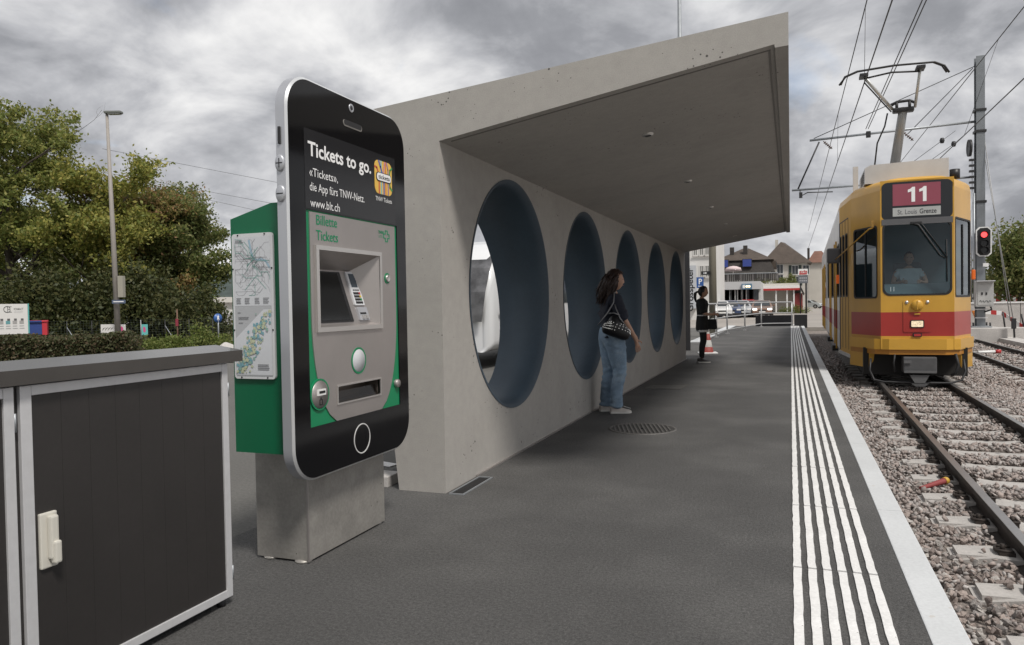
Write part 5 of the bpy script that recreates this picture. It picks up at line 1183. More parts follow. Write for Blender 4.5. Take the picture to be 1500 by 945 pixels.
# red hose end lying on the ballast
hs_ = thing('hose', 'red ribbed hose end with a yellow collar lying on the ballast', 'hose', (1.12, 6.9, -.2))
m = MB(); pa, pb = Vector((.98, 6.82, -.245)), Vector((1.17, 6.96, -.205)); n = 22
m.tube([pa.lerp(pb, i/n) for i in range(n+1)], [(.017 if i % 2 else .022)*(.75+.5*i/n) for i in range(n+1)], 12); obj('ribbed_pipe', m, M('red_plastic', (.26, .05, .05), .7), hs_)
m = MB(); m.tube([pb, pb.lerp(pa, -.10)], .030, 14); m.tube([pb.lerp(pa, -.10), pb.lerp(pa, -.14)], .026, 14); obj('collar', m, M('yellow_plastic', (.55, .33, .05), .5), hs_)
# concrete edging, block, barrier wall and poles beyond the second track
m = MB(); m.prism([(6.15, 9), (6.75, 9), (7.35, 31), (8.2, 41), (7.6, 41), (6.75, 31)], 'Z', -.30, -.12); 
struct(obj('concrete_path', m, CONC_PALE))
m = MB(); m.prism([(7.58, -8), (60, -8), (60, 41.4), (8.3, 41.4), (7.5, 31), (7.58, 9)], 'Z', -.35, -.20); struct(obj('gravel_ground', m, M('pale_gravel', (.34, .31, .29), .95, noise=[(1, .2, 5), (25, .35, 3)], bump=(30, .8, .03))))
a = atz(1470, 497, -.2); m = MB(); m.box((a.x+1.6, a.y+.35, .0), (3.2, .7, .42), R_(4), .02); tag(obj('concrete_block', m, CONC_PALE), 'long low concrete block lying right of the mast foundation', 'concrete block')
rw = thing('site_wall', 'pale jointed concrete barrier wall behind the mast with a white capping', 'wall', (7, 36, -.2))
for i in range(9):
    x0 = 5.0+1.25*i; y = 36.0-.10*i
    m = MB(); m.box((x0+.62, y, .42), (1.235, .18, 1.24), R_(-4.6), .012); pnl = obj('panel', m, CONC_PALE, rw)
    m = MB(); m.box((x0+.62, y, 1.07), (1.25, .24, .06), R_(-4.6)); obj('capping', m, WHITE, pnl)
def barrier_tape(name, label, pts, n_, h=.13, th=.012, group=None):
    t = thing(name, label, 'barrier', pts[0], 0, group)
    tot = [Vector(p) for p in pts]; segs = []
    for a, b in zip(tot[:-1], tot[1:]):
        for i in range(n_): segs.append((a.lerp(b, i/n_), a.lerp(b, (i+1)/n_)))
    for i, (a, b) in enumerate(segs):
        d = b-a; u = Vector((0, 0, h/2)); q = Vector((d.y, -d.x, 0)).normalized()*th/2 if d.xy.length > 0 else Vector((th, 0, 0))
        m = MB(); m.add([a-u-q, b-u-q, b+u-q, a+u-q, a-u+q, b-u+q, b+u+q, a+u+q], [(0, 1, 2, 3), (4, 5, 6, 7), (0, 1, 5, 4), (1, 2, 6, 5), (2, 3, 7, 6), (3, 0, 4, 7)])
        obj('red_band' if i % 2 else 'white_band', m, REDP if i % 2 else WHITE, t)
    return t
barrier_tape('warning_tape', 'red and white tape strung between poles in front of the pale wall', [at(1427, 455, 34), at(1468, 459, 34), at(1500, 480, 33), at(1530, 486, 32)], 5, .17)
for i, (px, p0, p1, py) in enumerate(((1470, 457, 487, 33.5), (1497, 460, 480, 33))):
    m = MB(); m.tube([at(px+3, p1, py), at(px-1, p0, py)], .03, 6); tag(obj('site_pole', m, DARKM), 'thin dark pole holding the warning tape, %s one' % ('left' if i == 0 else 'right'), 'pole', 'poles of the warning tape')
m = MB(); cc_ = at(1430, 461, 34); m.lathe([(.001, .16), (.05, .15), (.17, -.16), (.001, -.16)], cc_, 'Z', 14); m.v = [(v[0], v[1], 2*cc_.z-v[2]) for v in m.v]; tag(obj('orange_lamp', m, M('orange_plastic', (.75, .24, .04), .5)), 'small orange warning light hanging on the tape beside the tram', 'warning light')
for i, (y0, y1) in enumerate(((432, 428), (440, 436))):
    barrier_tape('road_barrier', 'red and white barrier board on the far road, %s of the two rows' % ('upper' if i == 0 else 'lower'), [at(1424, y0+1, 62), at(1560, y1-1, 58)], 18, .26, .04, 'red and white barriers on the far road')
m = MB(); p = at(1462, 447, 60); m.box((p.x+2, p.y+1, .45), (14, .3, 1.0), R_(-10)); tag(obj('dark_wall', m, M('dark_barrier', (.08, .06, .06), .8)), 'low dark wall under the red and white barriers', 'wall')
m = MB(); m.tube([atz(1432, 516, -.10), atz(1458, 515, -.10)], .035, 10); mb = MB(); mb.tube([atz(1458, 515, -.10), atz(1466, 515, -.10)], .05, 10)
mk_ = thing('marker_post', 'white marker post with a red tip lying between the rails of the second track', 'post', atz(1432, 516, -.10)); obj('shaft', m, WHITE, mk_); obj('red_tip', mb, REDP, mk_)
# ---------------------------------------------------------------- platform end: railing, dark planters, posts, cone
RAILM = M('stainless_rail', (.50, .50, .50), .4, .5)
rl = thing('platform_railing', 'stainless steel tube railing closing off the far end of the platform', 'railing', (-1.4, 39, 0))
rp_ = [(-2.72, 25.2), (-2.56, 28.2), (-2.41, 31.3), (-1.93, 35.0), (-1.39, 39.6), (0.05, 40.3)]
for (x, y) in rp_:
    m = MB(); m.tube([(x, y, 0), (x, y, 1.22)], .032, 8); m.box((x, y, .01), (.16, .16, .02)); obj('post', m, RAILM, rl)
for z, r_ in ((1.22, .034), (.68, .026), (.16, .026)):
    m = MB(); m.tube([(x, y, z) for x, y in rp_], r_, 8); obj('rail_tube', m, RAILM, rl)
m = MB(); m.bb((-1.72, 40.75, -.1), (.10, 41.05, .55)); m.bb((-1.70, 40.72, .0), (.08, 40.745, .50)); tag(obj('dark_panel', m, M('dark_glossy_panel', (.012, .012, .014), .2)), 'long black glossy panel standing behind the platform railing', 'panel')
m = MB(); m.bb((.16, 40.6, -.1), (.78, 41.1, .57), .01); tag(obj('black_box', m, BLACKP), 'black box at the end of the tactile lines', 'box')
m = MB(); m.bb((-3.1, 24.6, -.01), (-2.72, 41.2, .025)); struct(obj('white_kerb', m, KERB))
cn = thing('traffic_cone', 'red and white traffic cone standing behind the woman in black', 'traffic cone', (-1.965, 19.3, 0))
CN = [(-1.965, 19.3)]
CONEW = M('cone_white', (.46, .45, .43), .7); CONER = M('cone_red', (.28, .05, .04), .6)
m = MB(); m.box((-1.965, 19.3, .02), (.46, .40, .035), R_(12), .01); obj('base', m, WHITE, cn)
for r0, r1, z0, z1, mt in ((.145, .12, .035, .17, CONER), (.12, .085, .17, .34, CONEW), (.085, .055, .34, .50, CONER), (.055, .03, .50, .64, CONEW)):
    m = MB(); m.lathe([(r0, z0), (r1, z1), (.001, z1)], (-1.965, 19.3, 0), 'Z', 16); obj('band', m, mt, cn)
m = MB(); m.bb((-2.66, 20.5, -.1), (-2.545, 20.62, 3.1)); tag(obj('grey_post', m, DARKM), 'dark grey square post just beyond the end of the shelter wall', 'post')
pp = thing('sign_pole', 'olive painted lamp pole carrying a dark arrow sign near the parking sign', 'pole', (-2.86, 30.3, -.1))
m = MB(); m.tube([(-2.86, 30.3, -.1), (-2.86, 30.3, 3.0), (-2.86, 30.3, 7.2)], [.16, .14, .11], 12); obj('shaft', m, M('olive_grey_pole', (.16, .145, .11), .6), pp)
c = at(1034, 400, 30.1); m = MB(); m.box(c, (.34, .03, .14), None, .004); sb_ = obj('arrow_sign', m, BLACKP, pp)
m = MB(); m.prism([(c.x-.10, c.z-.015), (c.x-.02, c.z-.015), (c.x-.02, c.z-.04), (c.x+.05, c.z), (c.x-.02, c.z+.04), (c.x-.02, c.z+.015), (c.x-.10, c.z+.015)], 'Y', c.y-.019, c.y-.0155); obj('arrow_print', m, WHITEP, sb_)
c = at(1025.5, 414, 30); ps = thing('parking_sign', 'blue parking sign with a white letter P beyond the shelter', 'sign', (c.x, c.y, -.1))
m = MB(); m.tube([(c.x, c.y+.04, -.1), (c.x, c.y+.04, c.z+.2)], .03, 8); obj('post', m, GALV, ps)
m = MB(); m.box(c, (.27, .02, .42), None, .004); pb_ = obj('blue_plate', m, M('sign_blue', (.03, .10, .32), .4), ps)
text('letter', 'P', WHITEP, pb_, (c.x-.065, c.y-.011, c.z-.06), (1, 0, 0), (0, 0, 1), .30, .13, .02, .002)
m = MB(); m.prism([(c.x-.08, c.z-.14), (c.x-.04, c.z-.17), (c.x-.04, c.z-.15), (c.x+.09, c.z-.15), (c.x+.09, c.z-.13), (c.x-.04, c.z-.13), (c.x-.04, c.z-.11)], 'Y', c.y-.014, c.y-.0105); obj('arrow_print', m, WHITEP, pb_)

# ---------------------------------------------------------------- cars
TYRE = M('tyre', (.015, .015, .015), .8); RIMM = M('wheel_rim', (.35, .35, .36), .35, .7); CGL = M('car_glass', (.02, .025, .03), .08); CGL_L = M('car_glass_pale', (.25, .28, .30), .1)
LAMPC = M('lamp_clear', (.75, .75, .75), .15); LAMPON = M('headlamp_lit', (.9, .9, .9), .3, emit=((1, .96, .9), 2.2)); LAMPR = M('tail_lamp', (.4, .015, .015), .25); PLATE = M('number_plate', (.7, .7, .68), .5)
def build_car(label, paint, loc_, rz, kind='hatch', lit=False, group='cars by the far buildings', name='car', cat='car'):
    c = thing(name, label, cat, loc_, rz, group)
    if kind == 'hatch': L_, H, top = 4.1, 1.47, [(-2.05, .42), (-2.03, .66), (-1.90, .80), (-1.05, .95), (-.30, 1.40), (.25, 1.47), (1.30, 1.40), (1.85, 1.02), (2.02, .90), (2.05, .45)]
    elif kind == 'sedan': L_, H, top = 4.5, 1.43, [(-2.25, .42), (-2.22, .64), (-2.05, .78), (-1.05, .92), (-.25, 1.37), (.35, 1.43), (1.05, 1.36), (1.65, 1.0), (2.22, .95), (2.25, .45)]
    else: L_, H, top = 4.6, 1.95, [(-2.3, .45), (-2.28, .85), (-2.1, 1.0), (-1.55, 1.15), (-.85, 1.85), (-.3, 1.95), (2.1, 1.93), (2.25, 1.7), (2.3, 1.0), (2.3, .45)]
    def hw(y, z):
        e_ = abs(y)/(L_/2); w = .875*(1-.10*max(0, e_-.72)/.28)
        belt = .92 if kind != 'van' else 1.1
        return w if z < belt else w-(z-belt)*(.42 if kind != 'van' else .16)
    bot = [(L_/2-.08, .22), (-L_/2+.08, .22)]
    pf = top+bot; n = len(pf)
    vs = []
    for s in (-1, 1):
        for (y, z) in pf: vs.append((s*hw(y, z), y, z))
    ins = [(s*.82*hw(y, z), y, z+(.025 if z > .6 else 0)) for s in (-1, 1) for (y, z) in top]
    fs = [tuple(range(n)), tuple(range(n, 2*n))]
    k = len(top); o = 2*n
    for i in range(k-1):
        fs += [(i, i+1, o+i+1, o+i), (o+i, o+i+1, o+k+i+1, o+k+i), (o+k+i, o+k+i+1, n+i+1, n+i)]
    fs += [(0, o, o+k, n, n+n-1, n-1), (k-1, o+k-1, o+2*k-1, n+k-1, n+k, k), (k, n+k, n+k+1, k+1)]
    m = MB(); m.add(vs+ins, fs); obj('body', m, paint, c, world=False)
    def strip(name, i, j, mat, a=.80, e_=.014, par=None, f0=.06, f1=.94):
        p, q_ = top[i], top[j]; m = MB()
        y0, z0 = p[0]+(q_[0]-p[0])*f0, p[1]+(q_[1]-p[1])*f0; y1, z1 = p[0]+(q_[0]-p[0])*f1, p[1]+(q_[1]-p[1])*f1
        d = Vector((0, y1-y0, z1-z0)).normalized(); nr = Vector((0, -d.z, d.y)); nr = nr if nr.z > 0 else -nr
        up = .025
        P_ = [Vector((-a*hw(y0, z0), y0, z0+up)), Vector((a*hw(y0, z0), y0, z0+up)), Vector((a*hw(y1, z1), y1, z1+up)), Vector((-a*hw(y1, z1), y1, z1+up))]
        m.add([v+nr*e_ for v in P_]+[v-nr*.02 for v in P_], [(0, 1, 2, 3), (0, 1, 5, 4), (1, 2, 6, 5), (2, 3, 7, 6), (3, 0, 4, 7)]); return obj(name, m, mat, c, world=False)
    strip('windscreen', 3, 4, CGL); strip('rear_window', 6, 7, CGL)
    for s in (-1, 1):
        wl = [(-.80, .97), (-.22, 1.36), (.30, 1.40), (1.20, 1.33), (1.60, 1.0)] if kind != 'van' else [(-1.35, 1.2), (-.80, 1.78), (-.1, 1.82), (-.1, 1.2)]
        for a_, b_ in (((0, 2), None), ((2, 4), None)) if kind != 'van' else (((0, 3), None),):
            pl = wl[a_[0]:a_[1]+1]
            if kind != 'van': pl = ([(-.80, .97), (-.22, 1.35), (.30, 1.39), (.30, .97)] if a_[0] == 0 else [(.36, .97), (.36, 1.39), (1.15, 1.33), (1.52, 1.02)])
            else: pl = wl
            m = MB(); P_ = [(s*(hw(y, z)+.006), y, z) for y, z in pl]; Q_ = [(s*(hw(y, z)-.02), y, z) for y, z in pl]; nq = len(P_)
            m.add(P_+Q_, [tuple(range(nq))]+[(i, (i+1) % nq, nq+(i+1) % nq, nq+i) for i in range(nq)]); obj('side_window', m, CGL, c, world=False)
        for y in (-L_/2+.78, L_/2-.78):
            m = MB(); m.lathe([(.20, .0), (.30, -.02), (.315, .05), (.315, .17), (.2, .2)], (0, 0, 0), 'X', 20); m.v = [(s*(.70+p[0]) if s > 0 else -(.70+p[0]), p[1]+y, p[2]+.315) for p in m.v]; w = obj('wheel', m, TYRE, c, world=False)
            m = MB(); m.lathe([(.001, .195), (.19, .19), (.21, .16)], (0, 0, 0), 'X', 16); m.v = [(s*(.70+p[0]), p[1]+y, p[2]+.315) for p in m.v]; obj('rim', m, RIMM, w, world=False)
            m = MB(); m.lathe([(.001, .182), (.36, .178)], (0, 0, 0), 'X', 18); m.v = [(s*(.70+p[0]), p[1]+y, max(.23, p[2]+.325)) for p in m.v]; obj('wheel_arch', m, DARKGAP, c, world=False)
        fz = .70 if kind != 'van' else .88
        m = MB(); m.box((s*.60, -L_/2+.045, fz), (.34, .12, .14), None, .03); obj('headlight', m, LAMPON if lit else LAMPC, c, world=False)
        m = MB(); m.box((s*.66, L_/2-.03, .86), (.22, .10, .20), None, .02); obj('rear_light', m, LAMPR, c, world=False)
        m = MB(); m.box((s*.98, -.72, 1.02), (.18, .12, .13), None, .03); obj('door_mirror', m, paint, c, world=False)
    m = MB(); m.box((0, -L_/2+.005, .62), (.66, .05, .10), None, .01); obj('grille', m, BLACKP, c, world=False); m = MB(); m.box((0, -L_/2-.0, .36), (1.1, .05, .14), None, .02); obj('grille', m, BLACKP, c, world=False)
    m = MB(); m.box((0, -L_/2-.015, .48), (.50, .02, .11)); obj('number_plate', m, PLATE, c, world=False)
    m = MB(); m.box((0, L_/2+.01, .62), (.50, .02, .11)); obj('number_plate', m, PLATE, c, world=False)
    m = MB(); m.box((0, -L_/2+.03, .30), (1.55, .14, .16), None, .04); obj('bumper', m, DARKM, c, world=False); m = MB(); m.box((0, L_/2-.03, .34), (1.55, .14, .2), None, .04); obj('bumper', m, DARKM, c, world=False)
    return c
def paint(n_, c, met=.3): return M('car_paint_'+n_, c, .25, met, coat=.6)
def car_at(px, py, rz, *a, **k):
    p = atz(px, py, -.1) if py > 100 else at(px, 455, py); return build_car(a[0], a[1], (p.x, p.y+1.6, -.1), rz, *a[2:], **k)
car_at(1115, 465, R_(3), 'brown car driving towards the platform with lit headlights', paint('brown', (.22, .13, .09)), 'sedan', True)
car_at(1066, 466, R_(9), 'dark blue parked car nearest to the olive pole', paint('blue', (.03, .05, .12)), 'hatch')
car_at(1051, 64, R_(12), 'white parked car half hidden behind the olive pole', paint('white', (.6, .6, .6), 0), 'hatch')
car_at(1083, 67, R_(6), 'silver parked car right behind the dark blue car', paint('silver', (.45, .46, .47), .5), 'hatch')
car_at(1099, 70, R_(4), 'red parked car between the silver car and the brown car', paint('red', (.30, .02, .025)), 'hatch')
car_at(1109, 74, R_(4), 'small white parked car behind the red car', paint('white_b', (.6, .6, .58), 0), 'hatch')
car_at(1140, 454, R_(60), 'black parked car under the red-edged canopy', paint('black', (.012, .012, .014)), 'sedan')
car_at(1187, 452, R_(64), 'pale silver car parked beside the price sign', paint('pale_silver', (.50, .54, .57), .4), 'hatch')
car_at(1013, 466, R_(40), 'white and pale blue van parked before the tall white building', paint('van_white', (.55, .62, .66), 0), 'van', name='van', cat='van')

# ---------------------------------------------------------------- far buildings
WALLW = M('white_render', (.62, .61, .59), .85, noise=[(.5, .06, 5)]); WALLG = M('grey_render', (.50, .50, .49), .85, noise=[(.5, .06, 5)]); WALLB = M('cream_render', (.50, .475, .43), .85, noise=[(.5, .08, 5)])
TILE = M('brown_roof_tiles', (.075, .058, .047), .85, noise=[(1.2, .2, 5), (9, .2, 3)], bump=(5, .8, .05)); TILE_D = M('dark_slate_tiles', (.038, .033, .030), .8, noise=[(1.2, .2, 5), (9, .2, 3)], bump=(5, .8, .05)); TILE_R = M('reddish_roof_tiles', (.17, .085, .06), .85, noise=[(1.2, .2, 5)])
SHUT = M('blue_shutter', (.035, .06, .26), .5); SHUTG = M('dark_green_shutter', (.02, .035, .03), .6); WINP = M('window_glass', (.04, .045, .05), .08); WFRAME = M('window_frame_white', (.65, .65, .64), .6)
def win(b, x, y, z, w, h, fm=WFRAME, gm=WINP, shut=None, nm='window', sill=True):
    m = MB(); f_ = .06
    plate(m, rect(x-w/2, x+w/2, z-h/2, z+h/2), [rect(x-w/2+f_, x-.02, z-h/2+f_, z+h/2-f_), rect(x+.02, x+w/2-f_, z-h/2+f_, z+h/2-f_)], lambda a, c: (a, y-.05, c), lambda a, c: (a, y+.02, c)); o = obj(nm, m, fm, b)
    m = MB(); m.quad((x-w/2+.03, y-.015, z-h/2+.03), (x+w/2-.03, y-.015, z-h/2+.03), (x+w/2-.03, y-.015, z+h/2-.03), (x-w/2+.03, y-.015, z+h/2-.03)); obj('pane', m, gm, o)
    if sill: m = MB(); m.bb((x-w/2-.08, y-.14, z-h/2-.08), (x+w/2+.08, y-.055, z-h/2-.01)); obj('sill', m, CONC_PALE, o)
    if shut:
        for s in (-1, 1): m = MB(); m.bb((x+s*(w/2+.03), y-.09, z-h/2), (x+s*(w/2+w*.45), y-.03, z+h/2)); obj('shutter', m, shut, o)
    return o
# tall white building with vertical sign
YA = 60.; a0 = at(940, 440, YA).x; a1 = at(1043, 440, YA).x
ba = thing('office_building', 'tall white building with a vertical lettered sign beyond the shelter', 'building', (a0, YA, -.1))
m = MB(); m.bb((a0, YA, -.1), (a1, YA+12, 9.5)); obj('wall', m, WALLW, ba)
for (z) in (at(1020, 366, YA).z, at(1020, 398, YA).z, at(1020, 366, YA).z+2.2):
    for px in (1019, 1028, 1036):
        if z < 4 and px < 1022: continue
        win(ba, at(px, 400, YA).x, YA, z, .36, .95, WALLW, M('pale_pane', (.22, .22, .21), .3))
sx0, sx1 = at(1006, 420, YA-.4).x, at(1019.5, 420, YA-.4).x; sz0, sz1 = at(1012, 452, YA-.4).z, at(1012, 389, YA-.4).z
m = MB(); m.bb((sx0, YA-.45, sz0), (sx1, YA-.005, sz1)); vsn = obj('sign_board', m, M('sign_grey', (.46, .48, .51), .5), ba)
text('sign_lettering', 'Grosspeter', BLACKP, vsn, (sx0+.48, YA-.455, sz0-.25), (0, 0, 1), (-1, 0, 0), .62, (sz1-sz0)*.98+.1, .02, .004)
# low commercial building
YB = 80.; X = lambda px, Y_=YB: at(px, 440, Y_).x; Z = lambda py, Y_=YB, px=1090: at(px, py, Y_).z
bb_ = thing('shop_building', 'low pale shop building with a railed terrace on its flat roof', 'building', (X(1046), YB, -.1))
m = MB(); m.bb((X(1040), YB, -.1), (X(1114.5), YB+9, Z(413))); obj('wall', m, WALLG, bb_)
m = MB(); m.bb((X(1040), YB-.35, Z(424)), (X(1115), YB-.005, Z(412.5))); obj('fascia', m, M('fascia_grey', (.52, .52, .53), .6), bb_)
for px, w, dk in ((1060, 1.6, 1), (1069, 1.5, 0), (1078.5, 1.3, 1), (1087, 1.2, 0), (1096, 1.4, 1), (1104, 1.3, 1)): win(bb_, X(px), YB-.005, Z(438), w*.75, 2.1, WFRAME if not dk else DARKM, WINP, None, 'shop_window', False)
m = MB(); m.bb((X(1087), YB-.55, Z(424)), (X(1102), YB-.36, Z(416))); sb2 = obj('shop_sign', m, M('shop_sign_blue', (.10, .20, .30), .4), bb_)
m = MB(); m.bb((X(1088.5), YB-.57, Z(422.5)), (X(1092), YB-.552, Z(417.5))); obj('sign_print', m, WHITEP, sb2)
WLAMP = M('warm_lamp', (.8, .7, .5), .4, emit=((1, .8, .5), .8))
for px in (1094.5, 1098): m = MB(); m.lathe([(.001, -.57), (.13, -.565), (.13, -.552)], (X(px), YB, Z(420)), 'Y', 12); obj('sign_lamp', m, WLAMP, sb2)
m = MB(); m.bb((X(1088), YB-.9, Z(440.5)), (X(1105), YB-.5, Z(438.8))); obj('awning_edge', m, REDP, bb_)
m = MB(); m.bb((X(1048), YB-.25, Z(401.5)), (X(1140), YB-.18, Z(400.2))); tb_ = obj('terrace_rail', m, GALV, bb_)
for i in range(36):
    px = 1048.6+91*i/35; m = MB(); m.bb((X(px)-.07, YB-.22, Z(412.4)), (X(px)+.075, YB-.20, Z(401.6))); obj('rail_slat', m, M('slat_grey', (.035, .031, .030), .7) if i % 7 else M('slat_pale', (.13, .12, .12), .7), tb_)
# parasol and planters on the terrace
pz = Z(412.5)
pa_ = thing('parasol', 'white and pink parasol open on the shop roof terrace', 'parasol', (X(1075), YB+1.6, pz))
m = MB(); cpx = X(1074.5, YB+1.6); m.lathe([(.001, Z(388)), (.35, Z(388.8)), (.75, Z(391)), (.86, Z(395.5)), (.80, Z(395))], (cpx, YB+1.6, 0), 'Z', 16); obj('canopy', m, M('parasol_cloth', (.62, .50, .50), .8), pa_)
m = MB(); m.tube([(cpx, YB+1.6, pz), (cpx, YB+1.6, Z(389))], .04, 8); obj('pole', m, WHITE, pa_)
m = MB(); cx2 = X(1051, YB+1.6); m.lathe([(.001, Z(382)), (.1, Z(384)), (.16, Z(393)), (.10, Z(398)), (.001, Z(398))], (cx2, YB+1.6, 0), 'Z', 10); m.tube([(cx2, YB+1.6, pz), (cx2, YB+1.6, Z(383))], .04, 6); tag(obj('closed_parasol', m, M('parasol_red', (.40, .03, .06), .8)), 'closed red parasol at the left end of the terrace', 'parasol')
# mansard house
YC = 96.
bc = thing('mansard_house', 'house with a dark mansard roof and blue shuttered windows behind the terrace', 'house', (X(1090, YC), YC, -.1))
XC = lambda px: X(px, YC); ZC = lambda py: Z(py, YC)
x0, x1 = XC(1046), XC(1133); dep = 8.
m = MB(); m.bb((x0+.3, YC+.3, -.1), (x1-.3, YC+dep, ZC(397))); obj('wall', m, WALLW, bc)
zl, zm, zt = ZC(399), ZC(381), ZC(361)
m = MB(); m.add([(x0-.2, YC-.2, zl), (x1+.2, YC-.2, zl), (x1+.2, YC+dep+.2, zl), (x0-.2, YC+dep+.2, zl), (x0+.3, YC+.5, zm), (x1-.4, YC+.5, zm), (x1-.4, YC+dep-.5, zm), (x0+.3, YC+dep-.5, zm)], [(0, 1, 5, 4), (1, 2, 6, 5), (2, 3, 7, 6), (3, 0, 4, 7), (0, 1, 2, 3), (4, 5, 6, 7)]); obj('mansard_slope', m, TILE_D, bc)
xr0, xr1 = XC(1086), XC(1095)
m = MB(); e0 = .35; m.add([(x0-e0+.3, YC+.2, zm), (x1+e0-.3, YC+.2, zm), (x1+e0-.3, YC+dep-.1, zm), (x0-e0+.3, YC+dep-.1, zm), (xr0, YC+dep/2, zt), (xr1, YC+dep/2, zt)], [(0, 1, 5, 4), (1, 2, 5), (2, 3, 4, 5), (3, 0, 4), (0, 1, 2, 3)]); ro = obj('roof', m, TILE, bc)
for px, py in ((1071, 360), (1091, 358)): m = MB(); m.bb((XC(px)-.25, YC+2, zm+.2), (XC(px)+.25, YC+2.6, ZC(py))); obj('chimney', m, TILE_D, ro)
for px in (1062, 1095):
    m = MB(); w_ = .42 if px == 1062 else .5; m.bb((XC(px)-w_-.06, YC-.3, ZC(391.5)), (XC(px)+w_+.06, YC+.6, ZC(379.5))); dm = obj('dormer', m, TILE_D, bc)
    m = MB(); m.bb((XC(px)-w_, YC-.36, ZC(390.7)), (XC(px)+w_, YC-.305, ZC(380.4))); obj('blue_shutter', m, SHUT, dm)
for k in range(3):
    y = YC+1.2+2.2*k; m = MB(); m.bb((x1-.3, y, ZC(393)), (x1+.32, y+1.0, ZC(383))); dm = obj('dormer', m, TILE, bc); m = MB(); m.bb((x1+.321, y+.1, ZC(392)), (x1+.36, y+.9, ZC(384))); obj('pane', m, WINP, dm)
for px in (1060, 1080, 1105, 1122): win(bc, XC(px), YC+.295, ZC(405), .8, 1.0)
# tall house with big hipped roof
YD = 128.; XD = lambda px: X(px, YD); ZD = lambda py: Z(py, YD, 1150)
bd_ = thing('tall_house', 'cream house with a big steep brown roof and dark green shutters', 'house', (XD(1150), YD, -.1))
x0, x1 = XD(1121), XD(1187); dep = 9.
m = MB(); m.bb((x0+.5, YD, -.1), (x1-.4, YD+dep, ZD(385.5))); obj('wall', m, WALLB, bd_)
zl, zt = ZD(386.5), ZD(352); xa = XD(1146)
m = MB(); m.add([(x0-.7, YD-.6, zl), (x1+.3, YD-.6, zl+.05), (x1+.3, YD+dep+.5, zl+.05), (x0-.7, YD+dep+.5, zl), (xa-.2, YD+3.2, zt), (xa+.4, YD+5.5, zt)], [(0, 1, 5, 4), (1, 2, 5), (2, 3, 4, 5), (3, 0, 4), (0, 1, 2, 3)]); ro = obj('roof', m, TILE, bd_)
m = MB(); m.bb((XD(1135.5), YD+4, ZD(372)), (XD(1140), YD+4.8, ZD(348))); obj('chimney', m, WALLB, ro)
for py in (372.5, 381): m = MB(); m.box((XD(1149), YD+1.0 if py > 376 else YD+1.9, ZD(py)), (.7, .5, .35), Matrix.Rotation(R_(50), 3, 'X')); obj('skylight', m, M('skylight_glass', (.45, .48, .5), .15), ro)
for px, py, s_ in ((1143, 394, None), (1165, 396, SHUTG), (1143, 409, None), (1166, 412, SHUTG), (1181, 396, None)): win(bd_, XD(px), YD-.01, ZD(py), 1.0, 1.5, WFRAME, WINP, s_)
YR = 140.; 
br = thing('red_roofed_house', 'house with a reddish roof just visible left of the tram', 'house', (X(1192, YR), YR, -.1))
m = MB(); m.bb((X(1184, YR), YR, -.1), (X(1215, YR), YR+8, Z(384, YR, 1190))); obj('wall', m, WALLB, br)
m = MB(); xx0, xx1 = X(1182, YR), X(1218, YR); zz0, zz1 = Z(385, YR, 1190), Z(366, YR, 1190); m.add([(xx0, YR-.5, zz0), (xx1, YR-.5, zz0), (xx1, YR+8, zz0), (xx0, YR+8, zz0), ((xx0+xx1)/2-.6, YR+4, zz1), ((xx0+xx1)/2+.6, YR+4, zz1)], [(0, 1, 5, 4), (1, 2, 5), (2, 3, 4, 5), (3, 0, 4)]); ro = obj('roof', m, TILE_R, br)
m = MB(); m.bb((X(1183.5, YR), YR+2, zz0), (X(1187, YR), YR+2.6, Z(362, YR, 1190))); obj('chimney', m, TILE_D, ro)
# canopy with kiosk and red shed
YE = 88.; XE = lambda px: X(px, YE); ZE = lambda py: Z(py, YE, 1145)
ce = thing('canopy', 'white flat canopy with a red edge over parked cars', 'canopy', (XE(1147), YE, -.1))
m = MB(); m.bb((XE(1113.5), YE-.3, ZE(422.6)), (XE(1172), YE+5, ZE(418.5))); rf = obj('roof_slab', m, WHITE, ce)
m = MB(); m.bb((XE(1113.5), YE-.4, ZE(425.5)), (XE(1172), YE-.31, ZE(422.7))); obj('red_edge', m, REDP, rf)
for px in (1114.5, 1137, 1153, 1163): m = MB(); m.bb((XE(px)-.07, YE-.2, -.1), (XE(px)+.07, YE-.06, ZE(422.7))); obj('post', m, WHITE, ce)
ke = thing('kiosk', 'pale kiosk with glazed front under the canopy', 'kiosk', (XE(1145), YE+3, -.1))
m = MB(); m.bb((XE(1115), YE+3.0, -.1), (XE(1168), YE+6, ZE(424))); obj('wall', m, WALLB, ke)
for px, w in ((1120, .8), (1128, .8), (1145, 1.2), (1158, 1.0)): win(ke, XE(px), YE+2.99, ZE(436), w, 1.5, WFRAME, WINP, None, 'window', False)
m = MB(); m.bb((XE(1134), YE+2.90, -.1), (XE(1138.5), YE+2.985, ZE(426))); obj('door', m, WHITE, ke)
sh_ = thing('shed', 'small dark red shed with a dark gabled roof right of the canopy', 'shed', (XE(1170), YE+1, -.1))
m = MB(); m.bb((XE(1164), YE+1, -.1), (XE(1176), YE+4, ZE(430))); obj('wall', m, M('dark_red_wall', (.20, .03, .03), .7), sh_)
m = MB(); m.prism([(XE(1161), ZE(431)), (XE(1172), ZE(417)), (XE(1179), ZE(431)), (XE(1178), ZE(433)), (XE(1171.5), ZE(420)), (XE(1162), ZE(433))], 'Y', YE+.6, YE+4.3); obj('roof', m, TILE_D, sh_)
